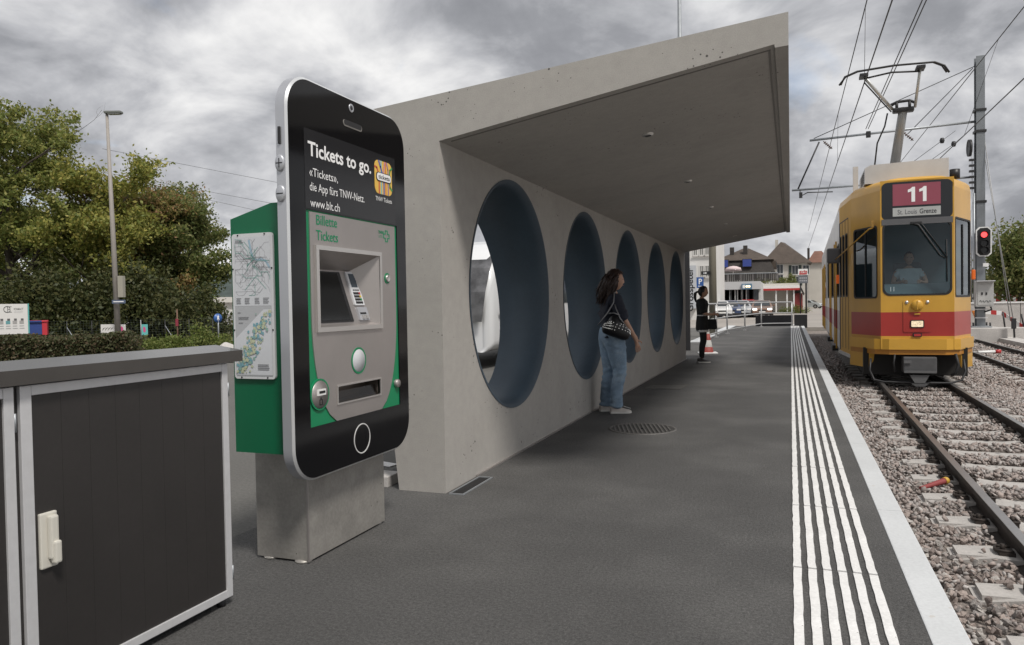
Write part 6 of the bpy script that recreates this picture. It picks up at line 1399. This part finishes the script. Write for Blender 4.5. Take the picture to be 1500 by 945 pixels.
# price sign
YF = 84.; XF_ = lambda px: X(px, YF); ZF = lambda py: Z(py, YF, 1177)
pf_ = thing('price_sign', 'white, red and grey price sign on a post beside the shed', 'sign', (XF_(1177), YF, -.1))
m = MB(); m.tube([(XF_(1181), YF+.1, -.1), (XF_(1181), YF+.1, ZF(396))], .09, 8); m.tube([(XF_(1172.5), YF+.1, -.1), (XF_(1172.5), YF+.1, ZF(396))], .06, 8); obj('post', m, DARKM, pf_)
m = MB(); m.bb((XF_(1169.5), YF-.12, ZF(403)), (XF_(1183.5), YF+.08, ZF(394))); wt = obj('name_panel', m, WHITE, pf_)
m = MB(); m.bb((XF_(1171), YF-.135, ZF(402.2)), (XF_(1182.3), YF-.122, ZF(400.2))); obj('red_bar', m, REDP, wt)
text('name_lettering', 'avia', REDP, wt, (XF_(1171.3), YF-.125, ZF(399.6)), (1, 0, 0), (0, 0, 1), .42, .78, .03, .003)
m = MB(); m.bb((XF_(1169.5), YF-.10, ZF(415)), (XF_(1183.5), YF+.06, ZF(403.3))); gp = obj('price_panel', m, M('price_grey', (.13, .14, .155), .5), pf_)
for r_ in range(2):
    for k in range(4): m = MB(); m.bb((XF_(1171.5+2.9*k), YF-.108, ZF(408.4+3.9*r_)), (XF_(1173.2+2.9*k), YF-.1005, ZF(406.3+3.9*r_))); obj('price_digit', m, M('faded_print', (.40, .40, .42), .6), gp)
# white coach seen through the openings
co_ = thing('coach', 'white rounded coach parked behind the shelter, seen through the openings', 'coach', (-7.25, 18.6, -.1))
def cring(y, hw_, zt, rr): return [(-7.25+p[0], y, p[1]) for p in rrect(-hw_, hw_, .28, zt, rr, 5)]
stn = [(15.05, .95, 1.15, .10), (14.95, 1.12, 1.6, .14), (15.2, 1.18, 2.15, .25), (15.75, 1.22, 2.62, .30), (16.5, 1.25, 2.82, .28), (25.0, 1.25, 2.82, .28)]
m = MB(); rings = [cring(*s_) for s_ in stn]; nr_ = len(rings[0]); m.add([p for r in rings for p in r], [(i*nr_+k, i*nr_+(k+1) % nr_, (i+1)*nr_+(k+1) % nr_, (i+1)*nr_+k) for i in range(len(stn)-1) for k in range(nr_)], True); m.add(rings[0], [tuple(range(nr_))]); m.add(rings[-1], [tuple(range(nr_))]); obj('body', m, M('coach_white', (.70, .71, .72), .25, coat=.5), co_)
m = MB(); m.add([(-8.25, 14.92, .95), (-6.25, 14.92, .95), (-6.15, 14.92, 1.6), (-6.13, 15.17, 2.12), (-6.20, 15.66, 2.50), (-8.30, 15.66, 2.50), (-8.37, 15.17, 2.12), (-8.35, 14.92, 1.6)], [(0, 1, 2, 7), (7, 2, 3, 6), (6, 3, 4, 5)]); m.v = [(p[0], p[1]-.03, p[2]) for p in m.v]; obj('windscreen', m, M('coach_glass', (.10, .10, .105), .10, noise=[(2.2, .7, 6)]), co_)
for i in range(5):
    y = 16.0+1.7*i; m = MB(); m.bb((-6.01, y+.1, 1.35), (-5.985, y+1.5, 2.35)); obj('side_window', m, CGL if i else M('curtained_glass', (.32, .22, .21), .2), co_)
m = MB(); m.bb((-6.0, 15.55, .70), (-5.985, 15.68, .95)); obj('blue_sticker', m, SHUT, co_)
m = MB(); m.lathe([(.001, .03), (.05, .02), (.05, 0)], (-6.0, 15.38, 1.15), 'X', 12); m.box((-5.985, 15.6, 1.15), (.03, .12, .05)); obj('door_handle', m, DARKM, co_)
for y in (16.9, 23.3):
    m = MB(); m.lathe([(.001, .06), (.30, .06), (.44, .05), (.46, 0), (.46, -.2)], (-6.02, y, .46), 'X', 22); obj('wheel', m, TYRE, co_)
# ---------------------------------------------------------------- trees, hedge and things on the left
LEAF_A = leafmat('maple_leaves', [(0.119, 0.154, 0.039), (0.182, 0.220, 0.057), (0.258, 0.287, 0.078), (0.366, 0.342, 0.106), (0.204, 0.232, 0.067)], .42)
LEAF_Y = leafmat('yellowing_leaves', [(0.129, 0.166, 0.039), (0.236, 0.264, 0.064), (0.322, 0.319, 0.074), (0.430, 0.374, 0.106), (0.194, 0.220, 0.064)], .42)
LEAF_B = leafmat('dark_leaves', [(0.081, 0.110, 0.033), (0.129, 0.166, 0.047), (0.182, 0.208, 0.067), (0.258, 0.242, 0.095), (0.108, 0.144, 0.042)], .42)
LEAF_C = leafmat('autumn_leaves', [(0.119, 0.144, 0.039), (0.204, 0.200, 0.064), (0.322, 0.232, 0.085), (0.366, 0.220, 0.117), (0.149, 0.178, 0.053)], .42)
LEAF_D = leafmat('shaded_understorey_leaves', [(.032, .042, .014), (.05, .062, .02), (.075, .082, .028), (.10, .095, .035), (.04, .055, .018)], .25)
LEAF_H = leafmat('hedge_leaves', [(.042, .055, .022), (.068, .078, .032), (.095, .10, .045), (.13, .09, .055), (.058, .068, .030)], .3)
LEAF_W = leafmat('weed_leaves', [(0.101, 0.145, 0.029), (0.160, 0.210, 0.051), (0.218, 0.232, 0.073), (0.087, 0.117, 0.029)], .42)
def leaves(name, C_, mat, size, parent, seed, flat_=.0):
    """one small folded leaf face per point; C_ = Nx3 points in parent-local space"""
    r = np.random.RandomState(seed); n = len(C_); u = r.normal(size=(n, 3)); u /= np.linalg.norm(u, axis=1)[:, None]
    w = r.normal(size=(n, 3)); w[:, 2] += flat_; w -= u*(u*w).sum(1)[:, None]; w /= np.linalg.norm(w, axis=1)[:, None]
    s = size*(.45+.95*r.beta(2, 2.2, n))[:, None]
    nr = np.cross(u, w)
    V = np.stack([C_-u*s, C_-w*s*.55+nr*s*.18, C_+u*s, C_+w*s*.55+nr*s*.18], 1).reshape(-1, 3)
    F = np.arange(4*n).reshape(n, 4)
    return lnk(name, np_mesh(name, V, F), mat, parent)
def tree(label, base, H, spread, seed, leafm, n_leaf, lsize=.12, trunk_r=.18, first=.22, lean=(0, 0), group='trees behind the hedge', dens=1., clump=.55, name='tree', nlimb=6, gap=0., prune=True):
    t = thing(name, label, 'tree', base, 0, group); r = random.Random(seed); m = MB(); tips = []
    def grow(p, d, ln, rad, lev):
        pts = [p.copy()]; n = 5 if lev == 0 else 4; q = p.copy(); dd = d.copy()
        for i in range(n):
            dd = (dd + Vector((r.uniform(-1, 1), r.uniform(-1, 1), r.uniform(-.35, .6)))*(.10 if lev == 0 else .24)).normalized(); q = q + dd*ln/n; pts.append(q.copy())
        m.tube(pts, [rad*(1-.62*i/n) for i in range(n+1)], 7 if lev < 2 else 4, False)
        if lev >= 2:
            for k in range(2, n+1): tips.append((pts[k], ln*.34))
        if lev < 3:
            k = (nlimb if lev == 0 else 4 if lev == 1 else 3)
            for j in range(k):
                f = (first+(1-first)*(j+.5)/k) if lev == 0 else r.uniform(.35, 1.0); i0 = min(n-1, int(f*n)); a = pts[i0].lerp(pts[i0+1], f*n-i0)
                az = j*2.4+r.uniform(-.5, .5); side = Vector((math.cos(az), math.sin(az), 0))
                up = r.uniform(.35, .95) if lev == 0 else r.uniform(.05, .7)
                d2 = (side*spread*(1.1-.5*f if lev == 0 else .9) + Vector((0, 0, up)) + dd*.45).normalized()
                grow(a, d2, ln*(r.uniform(.50, .66) if lev == 0 else r.uniform(.48, .64)), rad*(1-.6*f)*r.uniform(.5, .65), lev+1)
    grow(Vector((0, 0, -.1)), Vector((lean[0], lean[1], 1)).normalized(), H*.62, trunk_r, 0)
    zmax = max(p.z for p, _ in tips); k = H/zmax*.97
    m.v = [(v[0]*k, v[1]*k, v[2]*k) for v in m.v]
    obj('trunk', m, BARK, t, world=False)
    T_ = np.array([[p.x*k, p.y*k, p.z*k] for p, _ in tips]); rr = np.random.RandomState(seed)
    wgt = rr.uniform(.35, 1.3, len(T_)); wgt[rr.uniform(size=len(T_)) < gap] = 0; wgt /= wgt.sum()
    idx = rr.choice(len(T_), n_leaf, p=wgt); g = rr.normal(size=(n_leaf, 3))*np.array([clump, clump, clump*.62])*rr.uniform(.5, 1.15, n_leaf)[:, None]
    P_ = T_[idx]+g; P_ = P_[P_[:, 2] > .25]
    if prune:      # keep the lamp head clear
        k_ = np.ones(len(P_), bool)
        for i_, p_ in enumerate(P_):
            w_ = Vector((base[0]+p_[0], base[1]+p_[1], base[2]+p_[2]))-CO; d_ = w_.dot(CF); x_ = 750+FPX*w_.dot(CR)/d_; y_ = 472.5-FPX*w_.dot(CU)/d_
            if 118 < x_ < 200 and y_ < 196: k_[i_] = False
        P_ = P_[k_]
    leaves('crown', P_, leafm, lsize, t, seed+1, .9); return t
TR = dict(clump=.34, nlimb=9)
tree('big spreading maple with bare branches showing, behind the billboard', gnd(20, 36), 12.0, 1.2, 21, LEAF_A, 23000, .10, .26, .22, gap=.48, clump=.27, nlimb=9)
tree('tallest maple, cut by the left picture edge', gnd(-34, 37), 13.2, 1.0, 5, LEAF_A, 24000, .10, .26, .2, gap=.24, **TR)
tree('yellowish maple just behind the street lamp', gnd(150, 37), 9.4, 1.0, 8, LEAF_Y, 27000, .10, .2, .15, gap=.22, **TR)
tree('brownish maple right of the street lamp', gnd(205, 40), 8.6, .95, 13, LEAF_C, 26000, .10, .19, .12, gap=.2, **TR)
tree('darker maple with the right-most crown of the row', gnd(254, 41), 7.7, .8, 17, LEAF_B, 25000, .10, .18, .10, gap=.22, **TR)
tree('dark tree filling the gap deep behind the brownish maple', gnd(232, 47), 9.6, .95, 29, LEAF_B, 19000, .10, .2, .1, **TR)
tree('dark tree deep behind the yellowish maple', gnd(95, 48), 8.6, 1.1, 33, LEAF_B, 22000, .11, .2, .1, **TR)
tree('dense dark tree behind the tallest maple', gnd(-5, 46), 8.6, 1.1, 37, LEAF_B, 20000, .11, .2, .1, **TR)
def bush(label, base, dims, seed, mat, n, ls=.06, group='bushes along the fence', name='bush', core=None):
    t = thing(name, label, 'bush', base, 0, group); rr = np.random.RandomState(seed)
    cs = rr.uniform(-1, 1, (26, 3)); cs[:, 2] = rr.uniform(0, 1, 26); cs[:, 2] *= (1-.45*np.abs(cs[:, 0])); cs *= np.array([dims[0]/2, dims[1]/2, dims[2]*.85])
    P_ = cs[rr.randint(0, 26, n)]+rr.normal(size=(n, 3))*np.array([dims[0]*.10, dims[1]*.12, dims[2]*.13]); P_ = P_[P_[:, 2] > .02]
    m = MB(); r = random.Random(seed)
    for c in cs[:12]: m.tube([(c[0]*.2, c[1]*.2, 0), (c[0]*.6, c[1]*.6, c[2]*.55), tuple(c)], [.03, .02, .008], 5, False)
    obj('stems', m, BARK, t, world=False); leaves('foliage', P_, mat, ls, t, seed+1); return t
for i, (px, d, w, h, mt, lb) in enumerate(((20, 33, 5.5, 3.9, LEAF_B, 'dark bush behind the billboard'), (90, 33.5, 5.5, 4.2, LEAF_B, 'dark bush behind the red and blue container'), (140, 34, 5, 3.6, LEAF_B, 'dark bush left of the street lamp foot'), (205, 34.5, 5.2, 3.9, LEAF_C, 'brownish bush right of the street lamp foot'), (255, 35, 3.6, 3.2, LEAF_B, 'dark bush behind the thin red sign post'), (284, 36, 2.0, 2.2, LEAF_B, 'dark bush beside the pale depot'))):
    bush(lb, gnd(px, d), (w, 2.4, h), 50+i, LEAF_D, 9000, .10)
for i, (px, d, w, h, lb) in enumerate(((292, 24, 1.5, 1.05, 'bright green weedy bush left of the round blue sign'), (255, 23, 1.4, .75, 'low weedy bush at the right end of the hedge'), (225, 22.5, 1.3, .7, 'weedy bush touching the hedge end'), (322, 26, 1.2, .6, 'small weedy bush under the round blue sign'))):
    bush(lb, gnd(px, d), (w, .9, h), 70+i, LEAF_W, 2600, .05, 'weedy bushes right of the hedge')
# clipped hedge
p0, p1 = gnd(-60, 18), gnd(191, 19); hd_ = thing('hedge', 'clipped green hedge with reddish twigs behind the equipment cabinet', 'hedge', p0)
d = (p1-p0); ln = d.length; d.normalize(); nrm = Vector((-d.y, d.x, 0)); hh, hw_ = .78, .55
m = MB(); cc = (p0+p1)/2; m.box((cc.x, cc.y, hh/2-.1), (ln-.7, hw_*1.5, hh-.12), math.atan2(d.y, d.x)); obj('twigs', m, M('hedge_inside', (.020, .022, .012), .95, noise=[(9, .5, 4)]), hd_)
rr = np.random.RandomState(9); n = 26000; u = rr.uniform(0, ln, n); fside = rr.randint(0, 3, n); v = rr.uniform(-hw_, hw_, n); z = rr.uniform(.0, hh, n)
v = np.where(fside == 0, -hw_+rr.normal(size=n)*.05, v); z = np.where(fside == 1, hh+rr.normal(size=n)*.035, z); v = np.where(fside == 2, hw_+rr.normal(size=n)*.05, v); z += .03*np.sin(u*2.1)+.02*np.sin(u*5.7)
en = rr.uniform(size=n) < .05; u = np.where(en, ln+rr.normal(size=n)*.12, u); v = np.where(en, rr.uniform(-hw_, hw_, n), v); z = np.where(en, rr.uniform(0, hh, n), z)
P_ = u[:, None]*np.array(d)[None]+v[:, None]*np.array(nrm)[None]; P_[:, 2] = z-.0
leaves('foliage', P_, LEAF_H, .045, hd_, 77)
# street lamp with box and street sign
lp_ = thing('street_lamp', 'tall grey street lamp standing behind the hedge among the trees', 'street lamp', gnd(172, 29.5))
b = gnd(172, 29.5); tp = Vector((b.x, b.y, 0)); ray_t = ray(157, 166); tpz = CAMZ + ray_t.z*29.5
topx = CO + ray(156.5, 166)*29.5
m = MB(); m.tube([b, (b.x+(topx.x-b.x)*.5, b.y+(topx.y-b.y)*.5, tpz*.5), (topx.x, topx.y, tpz)], [.115, .088, .052], 12); obj('pole', m, M('lamp_pole_grey', (.30, .275, .25), .6, noise=(3, .08)), lp_)
m = MB(); m.box(topx+CR*.26+Vector((0, 0, .03)), (.66, .26, .10), math.atan2(CR.y, CR.x), .03); lh = obj('lamp_head', m, M('lamp_head_grey', (.16, .17, .16), .6), lp_)
m = MB(); m.box(topx+CR*.30+Vector((0, 0, -.035)), (.46, .20, .03), math.atan2(CR.y, CR.x)); obj('lens', m, M('lamp_lens', (.4, .4, .38), .3), lh)
c = CO+ray(178, 420)*29.5; m = MB(); m.box(c, (.20, .22, .84), math.atan2(CR.y, CR.x), .01); obj('control_box', m, M('box_beige', (.34, .32, .27), .6), lp_)
c = CO+ray(174, 442)*29.3; m = MB(); m.box(c, (.52, .03, .14), math.atan2(CR.y, CR.x)); sn = obj('street_sign', m, M('street_sign_blue', (.10, .13, .20), .5), lp_)
m = MB(); m.box(c-CF*.02, (.40, .006, .035), math.atan2(CR.y, CR.x)); obj('sign_text', m, WHITEP, sn)
# billboard
RZ = math.atan2(CR.y, CR.x)
def onscreenbox(name, label, cat, px0, py0, px1, py1, depth, th, mat, group=None):
    a = CO+ray(px0, py1)*depth; b_ = CO+ray(px1, py0)*depth; c_ = (a+b_)/2; w = (b_-a).dot(Vector((CR.x, CR.y, 0)).normalized()); h = b_.z-a.z
    t = thing(name, label, cat, (c_.x, c_.y, -.1), math.atan2(c_.y, c_.x)-math.pi/2-.06, group); return t, w, h, c_.z+.1
t, w, h, zc = onscreenbox('billboard', 'white advertising board above the hedge at the left picture edge', 'billboard', -46, 445, 33, 491, 24, .1, WHITE)
m = MB(); m.box((0, 0, zc), (w, .08, h), None, .005); bo = obj('board', m, M('board_white', (.66, .65, .63), .6), t, world=False)
m = MB(); m.box((w/2+.02, .0, zc), (.035, .10, h+.02)); obj('edge_strip', m, M('teal_edge', (.10, .38, .36), .5), t, world=False)
for s in (-1, 1): m = MB(); m.bb((s*w*.4-.05, .045, 0), (s*w*.4+.05, .12, zc)); obj('post', m, GALV, t, world=False)
INK = M('board_ink', (.10, .10, .10), .6)
def bq(name, x0, x1, z0, z1, mat, k=.0465): m = MB(); m.bb((x0, -k, z0), (x1, -.0405, z1)); return obj(name, m, mat, bo, world=False)
ppm = w/79.; fx = lambda px: (px+6.5)*ppm; fz = lambda py: zc+(468-py)*ppm
m = MB(); ring = [(fx(8)+.095*math.cos(a), fz(453.5)+.095*math.sin(a)) for a in [R_(40+280*i/24) for i in range(25)]]
m.tube([(x, -.046, z) for x, z in ring], .010, 4); obj('logo_ring', m, INK, bo, world=False)
bq('logo_stroke', fx(8.2), fx(8.9), fz(457), fz(450), INK); bq('logo_stroke', fx(11), fx(11.7), fz(457), fz(450), INK); bq('logo_bar', fx(8.9), fx(11), fz(453.8), fz(453.2), INK); bq('logo_bar', fx(6), fx(13.5), fz(450), fz(449.4), INK); bq('logo_bar', fx(6), fx(13.5), fz(458), fz(457.4), INK)
q3 = Matrix.Rotation(t.rotation_euler.z, 3, 'Z'); o3 = q3 @ Vector((fx(16), -.0415, fz(455))) + t.location
text('board_name', 'FORMACT', INK, bo, o3, q3 @ Vector((1, 0, 0)), (0, 0, 1), .10, 11.5*ppm, .01, .001)
bq('small_print', fx(16), fx(27), fz(457.8), fz(457.2), M('faint_ink', (.40, .40, .40), .6))
TEAL = M('picture_teal', (.12, .30, .32), .6); PIC = M('picture_grey', (.34, .33, .32), .6)
for k in range(9):
    x = -44+8.3*k
    bq('picture_block', fx(x), fx(x+5.4), fz(475.2), fz(470.4), TEAL if k % 3 == 0 else PIC); bq('picture_cap', fx(x+1.8), fx(x+5.2), fz(470.3), fz(467.2), INK, .048)
    bq('caption_line', fx(x), fx(x+5.5), fz(478.6), fz(477.7), M('caption_grey', (.3, .3, .3), .6)); bq('caption_line', fx(x), fx(x+6), fz(482), fz(481.2), M('caption_grey', (.3, .3, .3), .6))
# red and blue container
t, w, h, zc = onscreenbox('collection_container', 'red and blue collection container beside the white board', 'container', 35, 470.5, 67, 500, 26, 1, REDP)
CR_ = M('container_red', (.50, .035, .05), .45); CB_ = M('container_blue', (.03, .06, .22), .45)
m = MB(); m.bb((-w*.22, -.35, 0), (w*.30, .4, zc+h/2-.03)); obj('blue_body', m, CB_, t, world=False)
for a, b2 in ((-w/2, -w*.225), (w*.305, w/2)): m = MB(); m.bb((a, -.37, 0), (b2, .4, zc+h/2-.03), .01); obj('red_side', m, CR_, t, world=False)
m = MB(); m.bb((-w/2-.02, -.40, zc+h/2-.029), (w/2+.02, .42, zc+h/2+.03), .01); obj('lid', m, CR_, t, world=False)
m = MB(); m.bb((-w*.27, -.405, zc+h/2-.028), (w*.3, -.402, zc+h/2+.028)); obj('lid_band', m, CB_, t, world=False)
m = MB(); m.tube([(-w*.36, -.40, zc+h*.15-.02), (-w*.36, -.375, zc+h*.15-.02)], .13, 16); m.tube([(-w*.37, -.39, zc-h*.1), (-w*.37, -.375, zc-h*.1)], .05, 12); obj('drop_opening', m, DARKM, t, world=False)
# wire fence with posters
fa, fb = gnd(60, 30.2), gnd(345, 31.5); ft = thing('wire_fence', 'low wire mesh fence with thin posts below the trees', 'fence', fa)
d = fb-fa; ln = d.length; d.normalize()
for i in range(9):
    q = fa+d*ln*i/8; m = MB(); m.tube([q, q+Vector((0, 0, 1.05))], .016, 6)
    po = obj('post', m, DARKM if i % 4 else GALV, ft)
    if i in (1, 5): m = MB(); m.tube([q+Vector((0, 0, .8)), q+d*.5-CF*.1], .015, 5); obj('brace', m, GALV, po)
m = MB()
for z in [.05+.1*k for k in range(11)]: m.tube([fa+Vector((0, 0, z)), fb+Vector((0, 0, z))], .0028, 3, False)
for i in range(int(ln/.12)): q = fa+d*.12*i; m.tube([q, q+Vector((0, 0, 1.05))], .0026, 3, False)
stuff(obj('wire_mesh', m, M('green_wire', (.10, .12, .10), .6), ft))
for lb, px0, py0, px1, py1, cols in (('white poster with scribbled black drawing, left of the street lamp', 149, 475, 166.5, 488, 0), ('white poster with a pink figure, just right of the street lamp', 174.5, 475, 183.5, 488, 1), ('pink and turquoise poster, rightmost on the fence', 208, 475, 216, 491, 2)):
    t, w, h, zc = onscreenbox('poster', lb, 'poster', px0, py0, px1, py1, 29.8, .02, WHITE, 'posters on the wire fence')
    m = MB(); m.box((0, 0, zc), (w, .012, h)); s_ = obj('sheet', m, M('poster_paper', (.62, .61, .60), .7) if cols < 2 else M('poster_turquoise', (.12, .42, .40), .7), t, world=False)
    r = random.Random(px0)
    for k in range(4 if cols == 0 else 1):
        m = MB()
        if cols == 0: x = -w*.38+w*.2*k; m.tube([(x, -.009, zc-h*.2), (x+w*.08, -.009, zc+h*.1), (x+w*.05, -.009, zc-h*.05), (x+w*.2, -.009, zc+h*.15)], .008, 4)
        else:
            n_ = 12; m.prism([(-w*.05+w*r.uniform(.18, .30)*math.cos(6.283*i/n_), zc+h*r.uniform(.2, .36)*math.sin(6.283*i/n_)) for i in range(n_)], 'Y', -.010, -.0065)
        obj('drawing', m, INK if cols == 0 else M('poster_pink', (.55, .08, .22), .7), s_, world=False)
# thin red sign post, round blue sign
b = gnd(259, 27); t = thing('sign_post', 'thin rusty post with a narrow dark red plate by the bushes', 'sign post', b)
m = MB(); m.tube([b, b+Vector((0, 0, 1.45))], .022, 6); obj('post', m, M('brown_post', (.16, .09, .06), .7), t)
m = MB(); m.box(b+Vector((0, 0, .98))-CF*.03, (.10, .02, .26), RZ); obj('plate', m, M('dark_red_plate', (.25, .03, .05), .6), t)
b = gnd(319, 28); t = thing('cycle_sign', 'round blue traffic sign on a thin post before the pale depot', 'sign', b)
m = MB(); m.tube([b, b+Vector((0, 0, 1.25))], .025, 6); obj('post', m, GALV, t)
m = MB(); cz = (CO+ray(319, 466)*28); m.lathe([(.001, -.02), (.17, -.02), (.17, 0), (.001, 0)], (0, 0, 0), 'Y', 22); qd_ = Matrix.Rotation(RZ+.9, 3, 'Z'); m.v = [tuple(qd_ @ Vector(v) + cz) for v in m.v]; dsk = obj('disc', m, M('sign_blue_disc', (.04, .12, .36), .4), t)
m = MB(); m.prism([(-.04, -.09), (.0, -.02), (.05, -.09), (.03, .03), (.045, .06), (.0, .10), (-.045, .06), (-.03, .03)], 'Y', -.026, -.0205); m.v = [tuple(qd_ @ Vector(v) + cz) for v in m.v]; obj('symbol', m, WHITEP, dsk)
# pale depot and boulder
b0, b1 = gnd(296, 58), gnd(420, 62); dv = thing('depot', 'pale flat-roofed depot with a grey roller shutter behind the maples', 'building', b0)
d = (b1-b0); ln = d.length; d.normalize(); az = math.atan2(d.y, d.x); q = Matrix.Rotation(az, 3, 'Z'); back = q @ Vector((0, 1, 0)); cc = (b0+b1)/2
m = MB(); m.box(cc+back*4+Vector((0, 0, .95)), (ln, 8, 2.1), az); obj('wall', m, WALLW, dv)
m = MB(); m.box(cc+back*3.9+Vector((0, 0, 2.20)), (ln+.5, 8.6, .42), az); obj('flat_roof', m, M('roof_edge_pale', (.55, .53, .50), .7), dv)
for dx in (2.0,):
    c = b0+d*dx*1.05+Vector((0, 0, .35)); m = MB(); m.box(c, (1.9, .08, 1.3), az); rs2 = obj('roller_shutter', m, M('shutter_grey', (.30, .30, .30), .6), dv)
    for k in range(9): m = MB(); m.box(c+Vector((0, 0, -.58+.145*k))-back*.05, (1.86, .03, .11), az); obj('slat', m, M('shutter_slat', (.36, .36, .36), .55), rs2)
    m = MB(); m.box(c+Vector((0, 0, .82))-back*.05, (2.1, .14, .28), az); obj('shutter_box', m, WALLG, rs2)
b = gnd(333, 20, 0); bm = bmesh.new(); bmesh.ops.create_icosphere(bm, subdivisions=3, radius=1); r = random.Random(3)
m = MB(); 
for v in bm.verts: v.co = Vector((v.co.x*.42, v.co.y*.3, v.co.z*.28))*(1+.12*math.sin(5*v.co.x+3*v.co.z)+.06*r.uniform(-1, 1))
m.add([v.co+Vector((b.x, b.y, .12)) for v in bm.verts], [[v.index for v in f.verts] for f in bm.faces]); bm.free(); tag(obj('boulder', m, CONC_PALE), 'small pale boulder at the foot of the round blue sign', 'boulder')
p0, p1 = gnd(322, 40), gnd(400, 41); hd2 = thing('hedge', 'dark low hedge in front of the pale depot', 'hedge', p0); d = p1-p0; ln = d.length; d.normalize(); cc = (p0+p1)/2
m = MB(); m.box((cc.x, cc.y, .12), (ln, .7, .5), math.atan2(d.y, d.x)); obj('twigs', m, M('hedge_inside_b', (.02, .022, .012), .95), hd2)
rr = np.random.RandomState(19); n = 5000; P_ = rr.uniform(0, ln, n)[:, None]*np.array(d)[None]+rr.uniform(-.45, .45, n)[:, None]*np.array((-d.y, d.x, 0))[None]; P_[:, 2] = np.where(rr.uniform(size=n) < .4, .52+rr.normal(size=n)*.03, rr.uniform(0, .5, n)); leaves('foliage', P_, LEAF_B, .06, hd2, 78)
# trees on the right and a red building behind them
tree('dark rounded tree right of the mast', gnd(1492, 46), 5.6, 1.1, 41, LEAF_B, 15000, .12, .16, .1, group='trees right of the mast', nlimb=8)
tree('bushy tree cut by the right picture edge', gnd(1545, 50), 6.4, 1.1, 43, LEAF_B, 14000, .13, .18, .1, group='trees right of the mast', nlimb=8)
tree('low dark tree between the tram and the mast', gnd(1433, 62), 3.2, 1.2, 47, LEAF_B, 7000, .12, .12, .1, group='trees right of the mast', nlimb=7)
p = gnd(1500, 70); t = thing('red_building', 'dark red building with pale windows half hidden by the right-hand trees', 'building', p)
az = RZ+.2; q = Matrix.Rotation(az, 3, 'Z'); m = MB(); m.box(p+Vector((0, 0, 1.6)), (12, 5, 3.4), az); obj('wall', m, M('dark_red_cladding', (.24, .035, .06), .7), t)
for k in range(7): m = MB(); c = p+q @ Vector((-4.6+1.5*k, -2.52, 1.6)); m.box(c, (.5, .06, 1.5), az); obj('window', m, WALLW, t)
# shrubs by the shops
for i, (px, Y_, w, h, z, lb) in enumerate(((1163, 86, 2.6, .9, None, 'low yellowish shrub in front of the red shed'), (1145, 95, 1.7, .9, 3.2, 'dark shrub on the terrace behind the canopy'), (1160, 96, .9, 1.5, 3.2, 'pointed dark shrub right on the terrace'), (1110, 92, 3.0, .7, 3.3, 'low green planting on the terrace by the mansard house'))):
    p = at(px, 440, Y_); bush(lb, (p.x, p.y, -.1 if z is None else z), (w, 1.2, h), 90+i, LEAF_W if i == 0 else LEAF_B, 900, .09, 'shrubs by the far shops')
m = MB(); p0, p1 = at(1112, 440, 90), at(1172, 440, 90); m.bb((p0.x, 90, -.1), (p1.x, 99, 3.25)); tag(obj('terrace_block', m, WALLB), 'cream walled terrace block carrying shrubs behind the canopy', 'terrace')
# wooded hills behind everything
HILL = M('wooded_hill', (.040, .055, .050), .95, noise=[(.012, .25, 6), (.09, .3, 4)], bump=(.05, 1, 3))
rr = np.random.RandomState(2); nx, ny = 90, 10; V = []; rp0 = rr.uniform(0, 6, 8)
for j in range(ny):
    for i in range(nx):
        a = R_(-62+124*i/(nx-1)); rad = 620+60*j
        ridge = 42+12*math.sin(3.1*a+rp0[0])+7*math.sin(7.3*a+rp0[1])+3*math.sin(19*a+rp0[2])+1.2*math.sin(53*a+rp0[3])
        if a > .02: ridge *= max(.1, 1-(a-.02)*2.2)
        z = -2+ridge*math.sin(math.pi*min(1, j/(ny-3))/2)**1.2
        V.append((rad*math.sin(a), rad*math.cos(a), z+rr.uniform(-.8, .8)*(j > 0)))
F = np.array([(j*nx+i, j*nx+i+1, (j+1)*nx+i+1, (j+1)*nx+i) for j in range(ny-1) for i in range(nx-1)])
struct(lnk('hills', np_mesh('hills', np.array(V), F), HILL))
# thin power lines far left
for i, (pa, pb) in enumerate((((150, 218), (420, 270)), ((150, 252), (420, 302)), ((165, 262), (420, 318)))):
    m = MB(); m.tube([CO+ray(*pa)*60, CO+ray(*pb)*60], .016, 4); tag(obj('power_line', m, WIRE), '%s of the three thin power lines crossing the sky above the maples' % ('highest', 'middle', 'lowest')[i], 'power line', 'power lines above the maples')
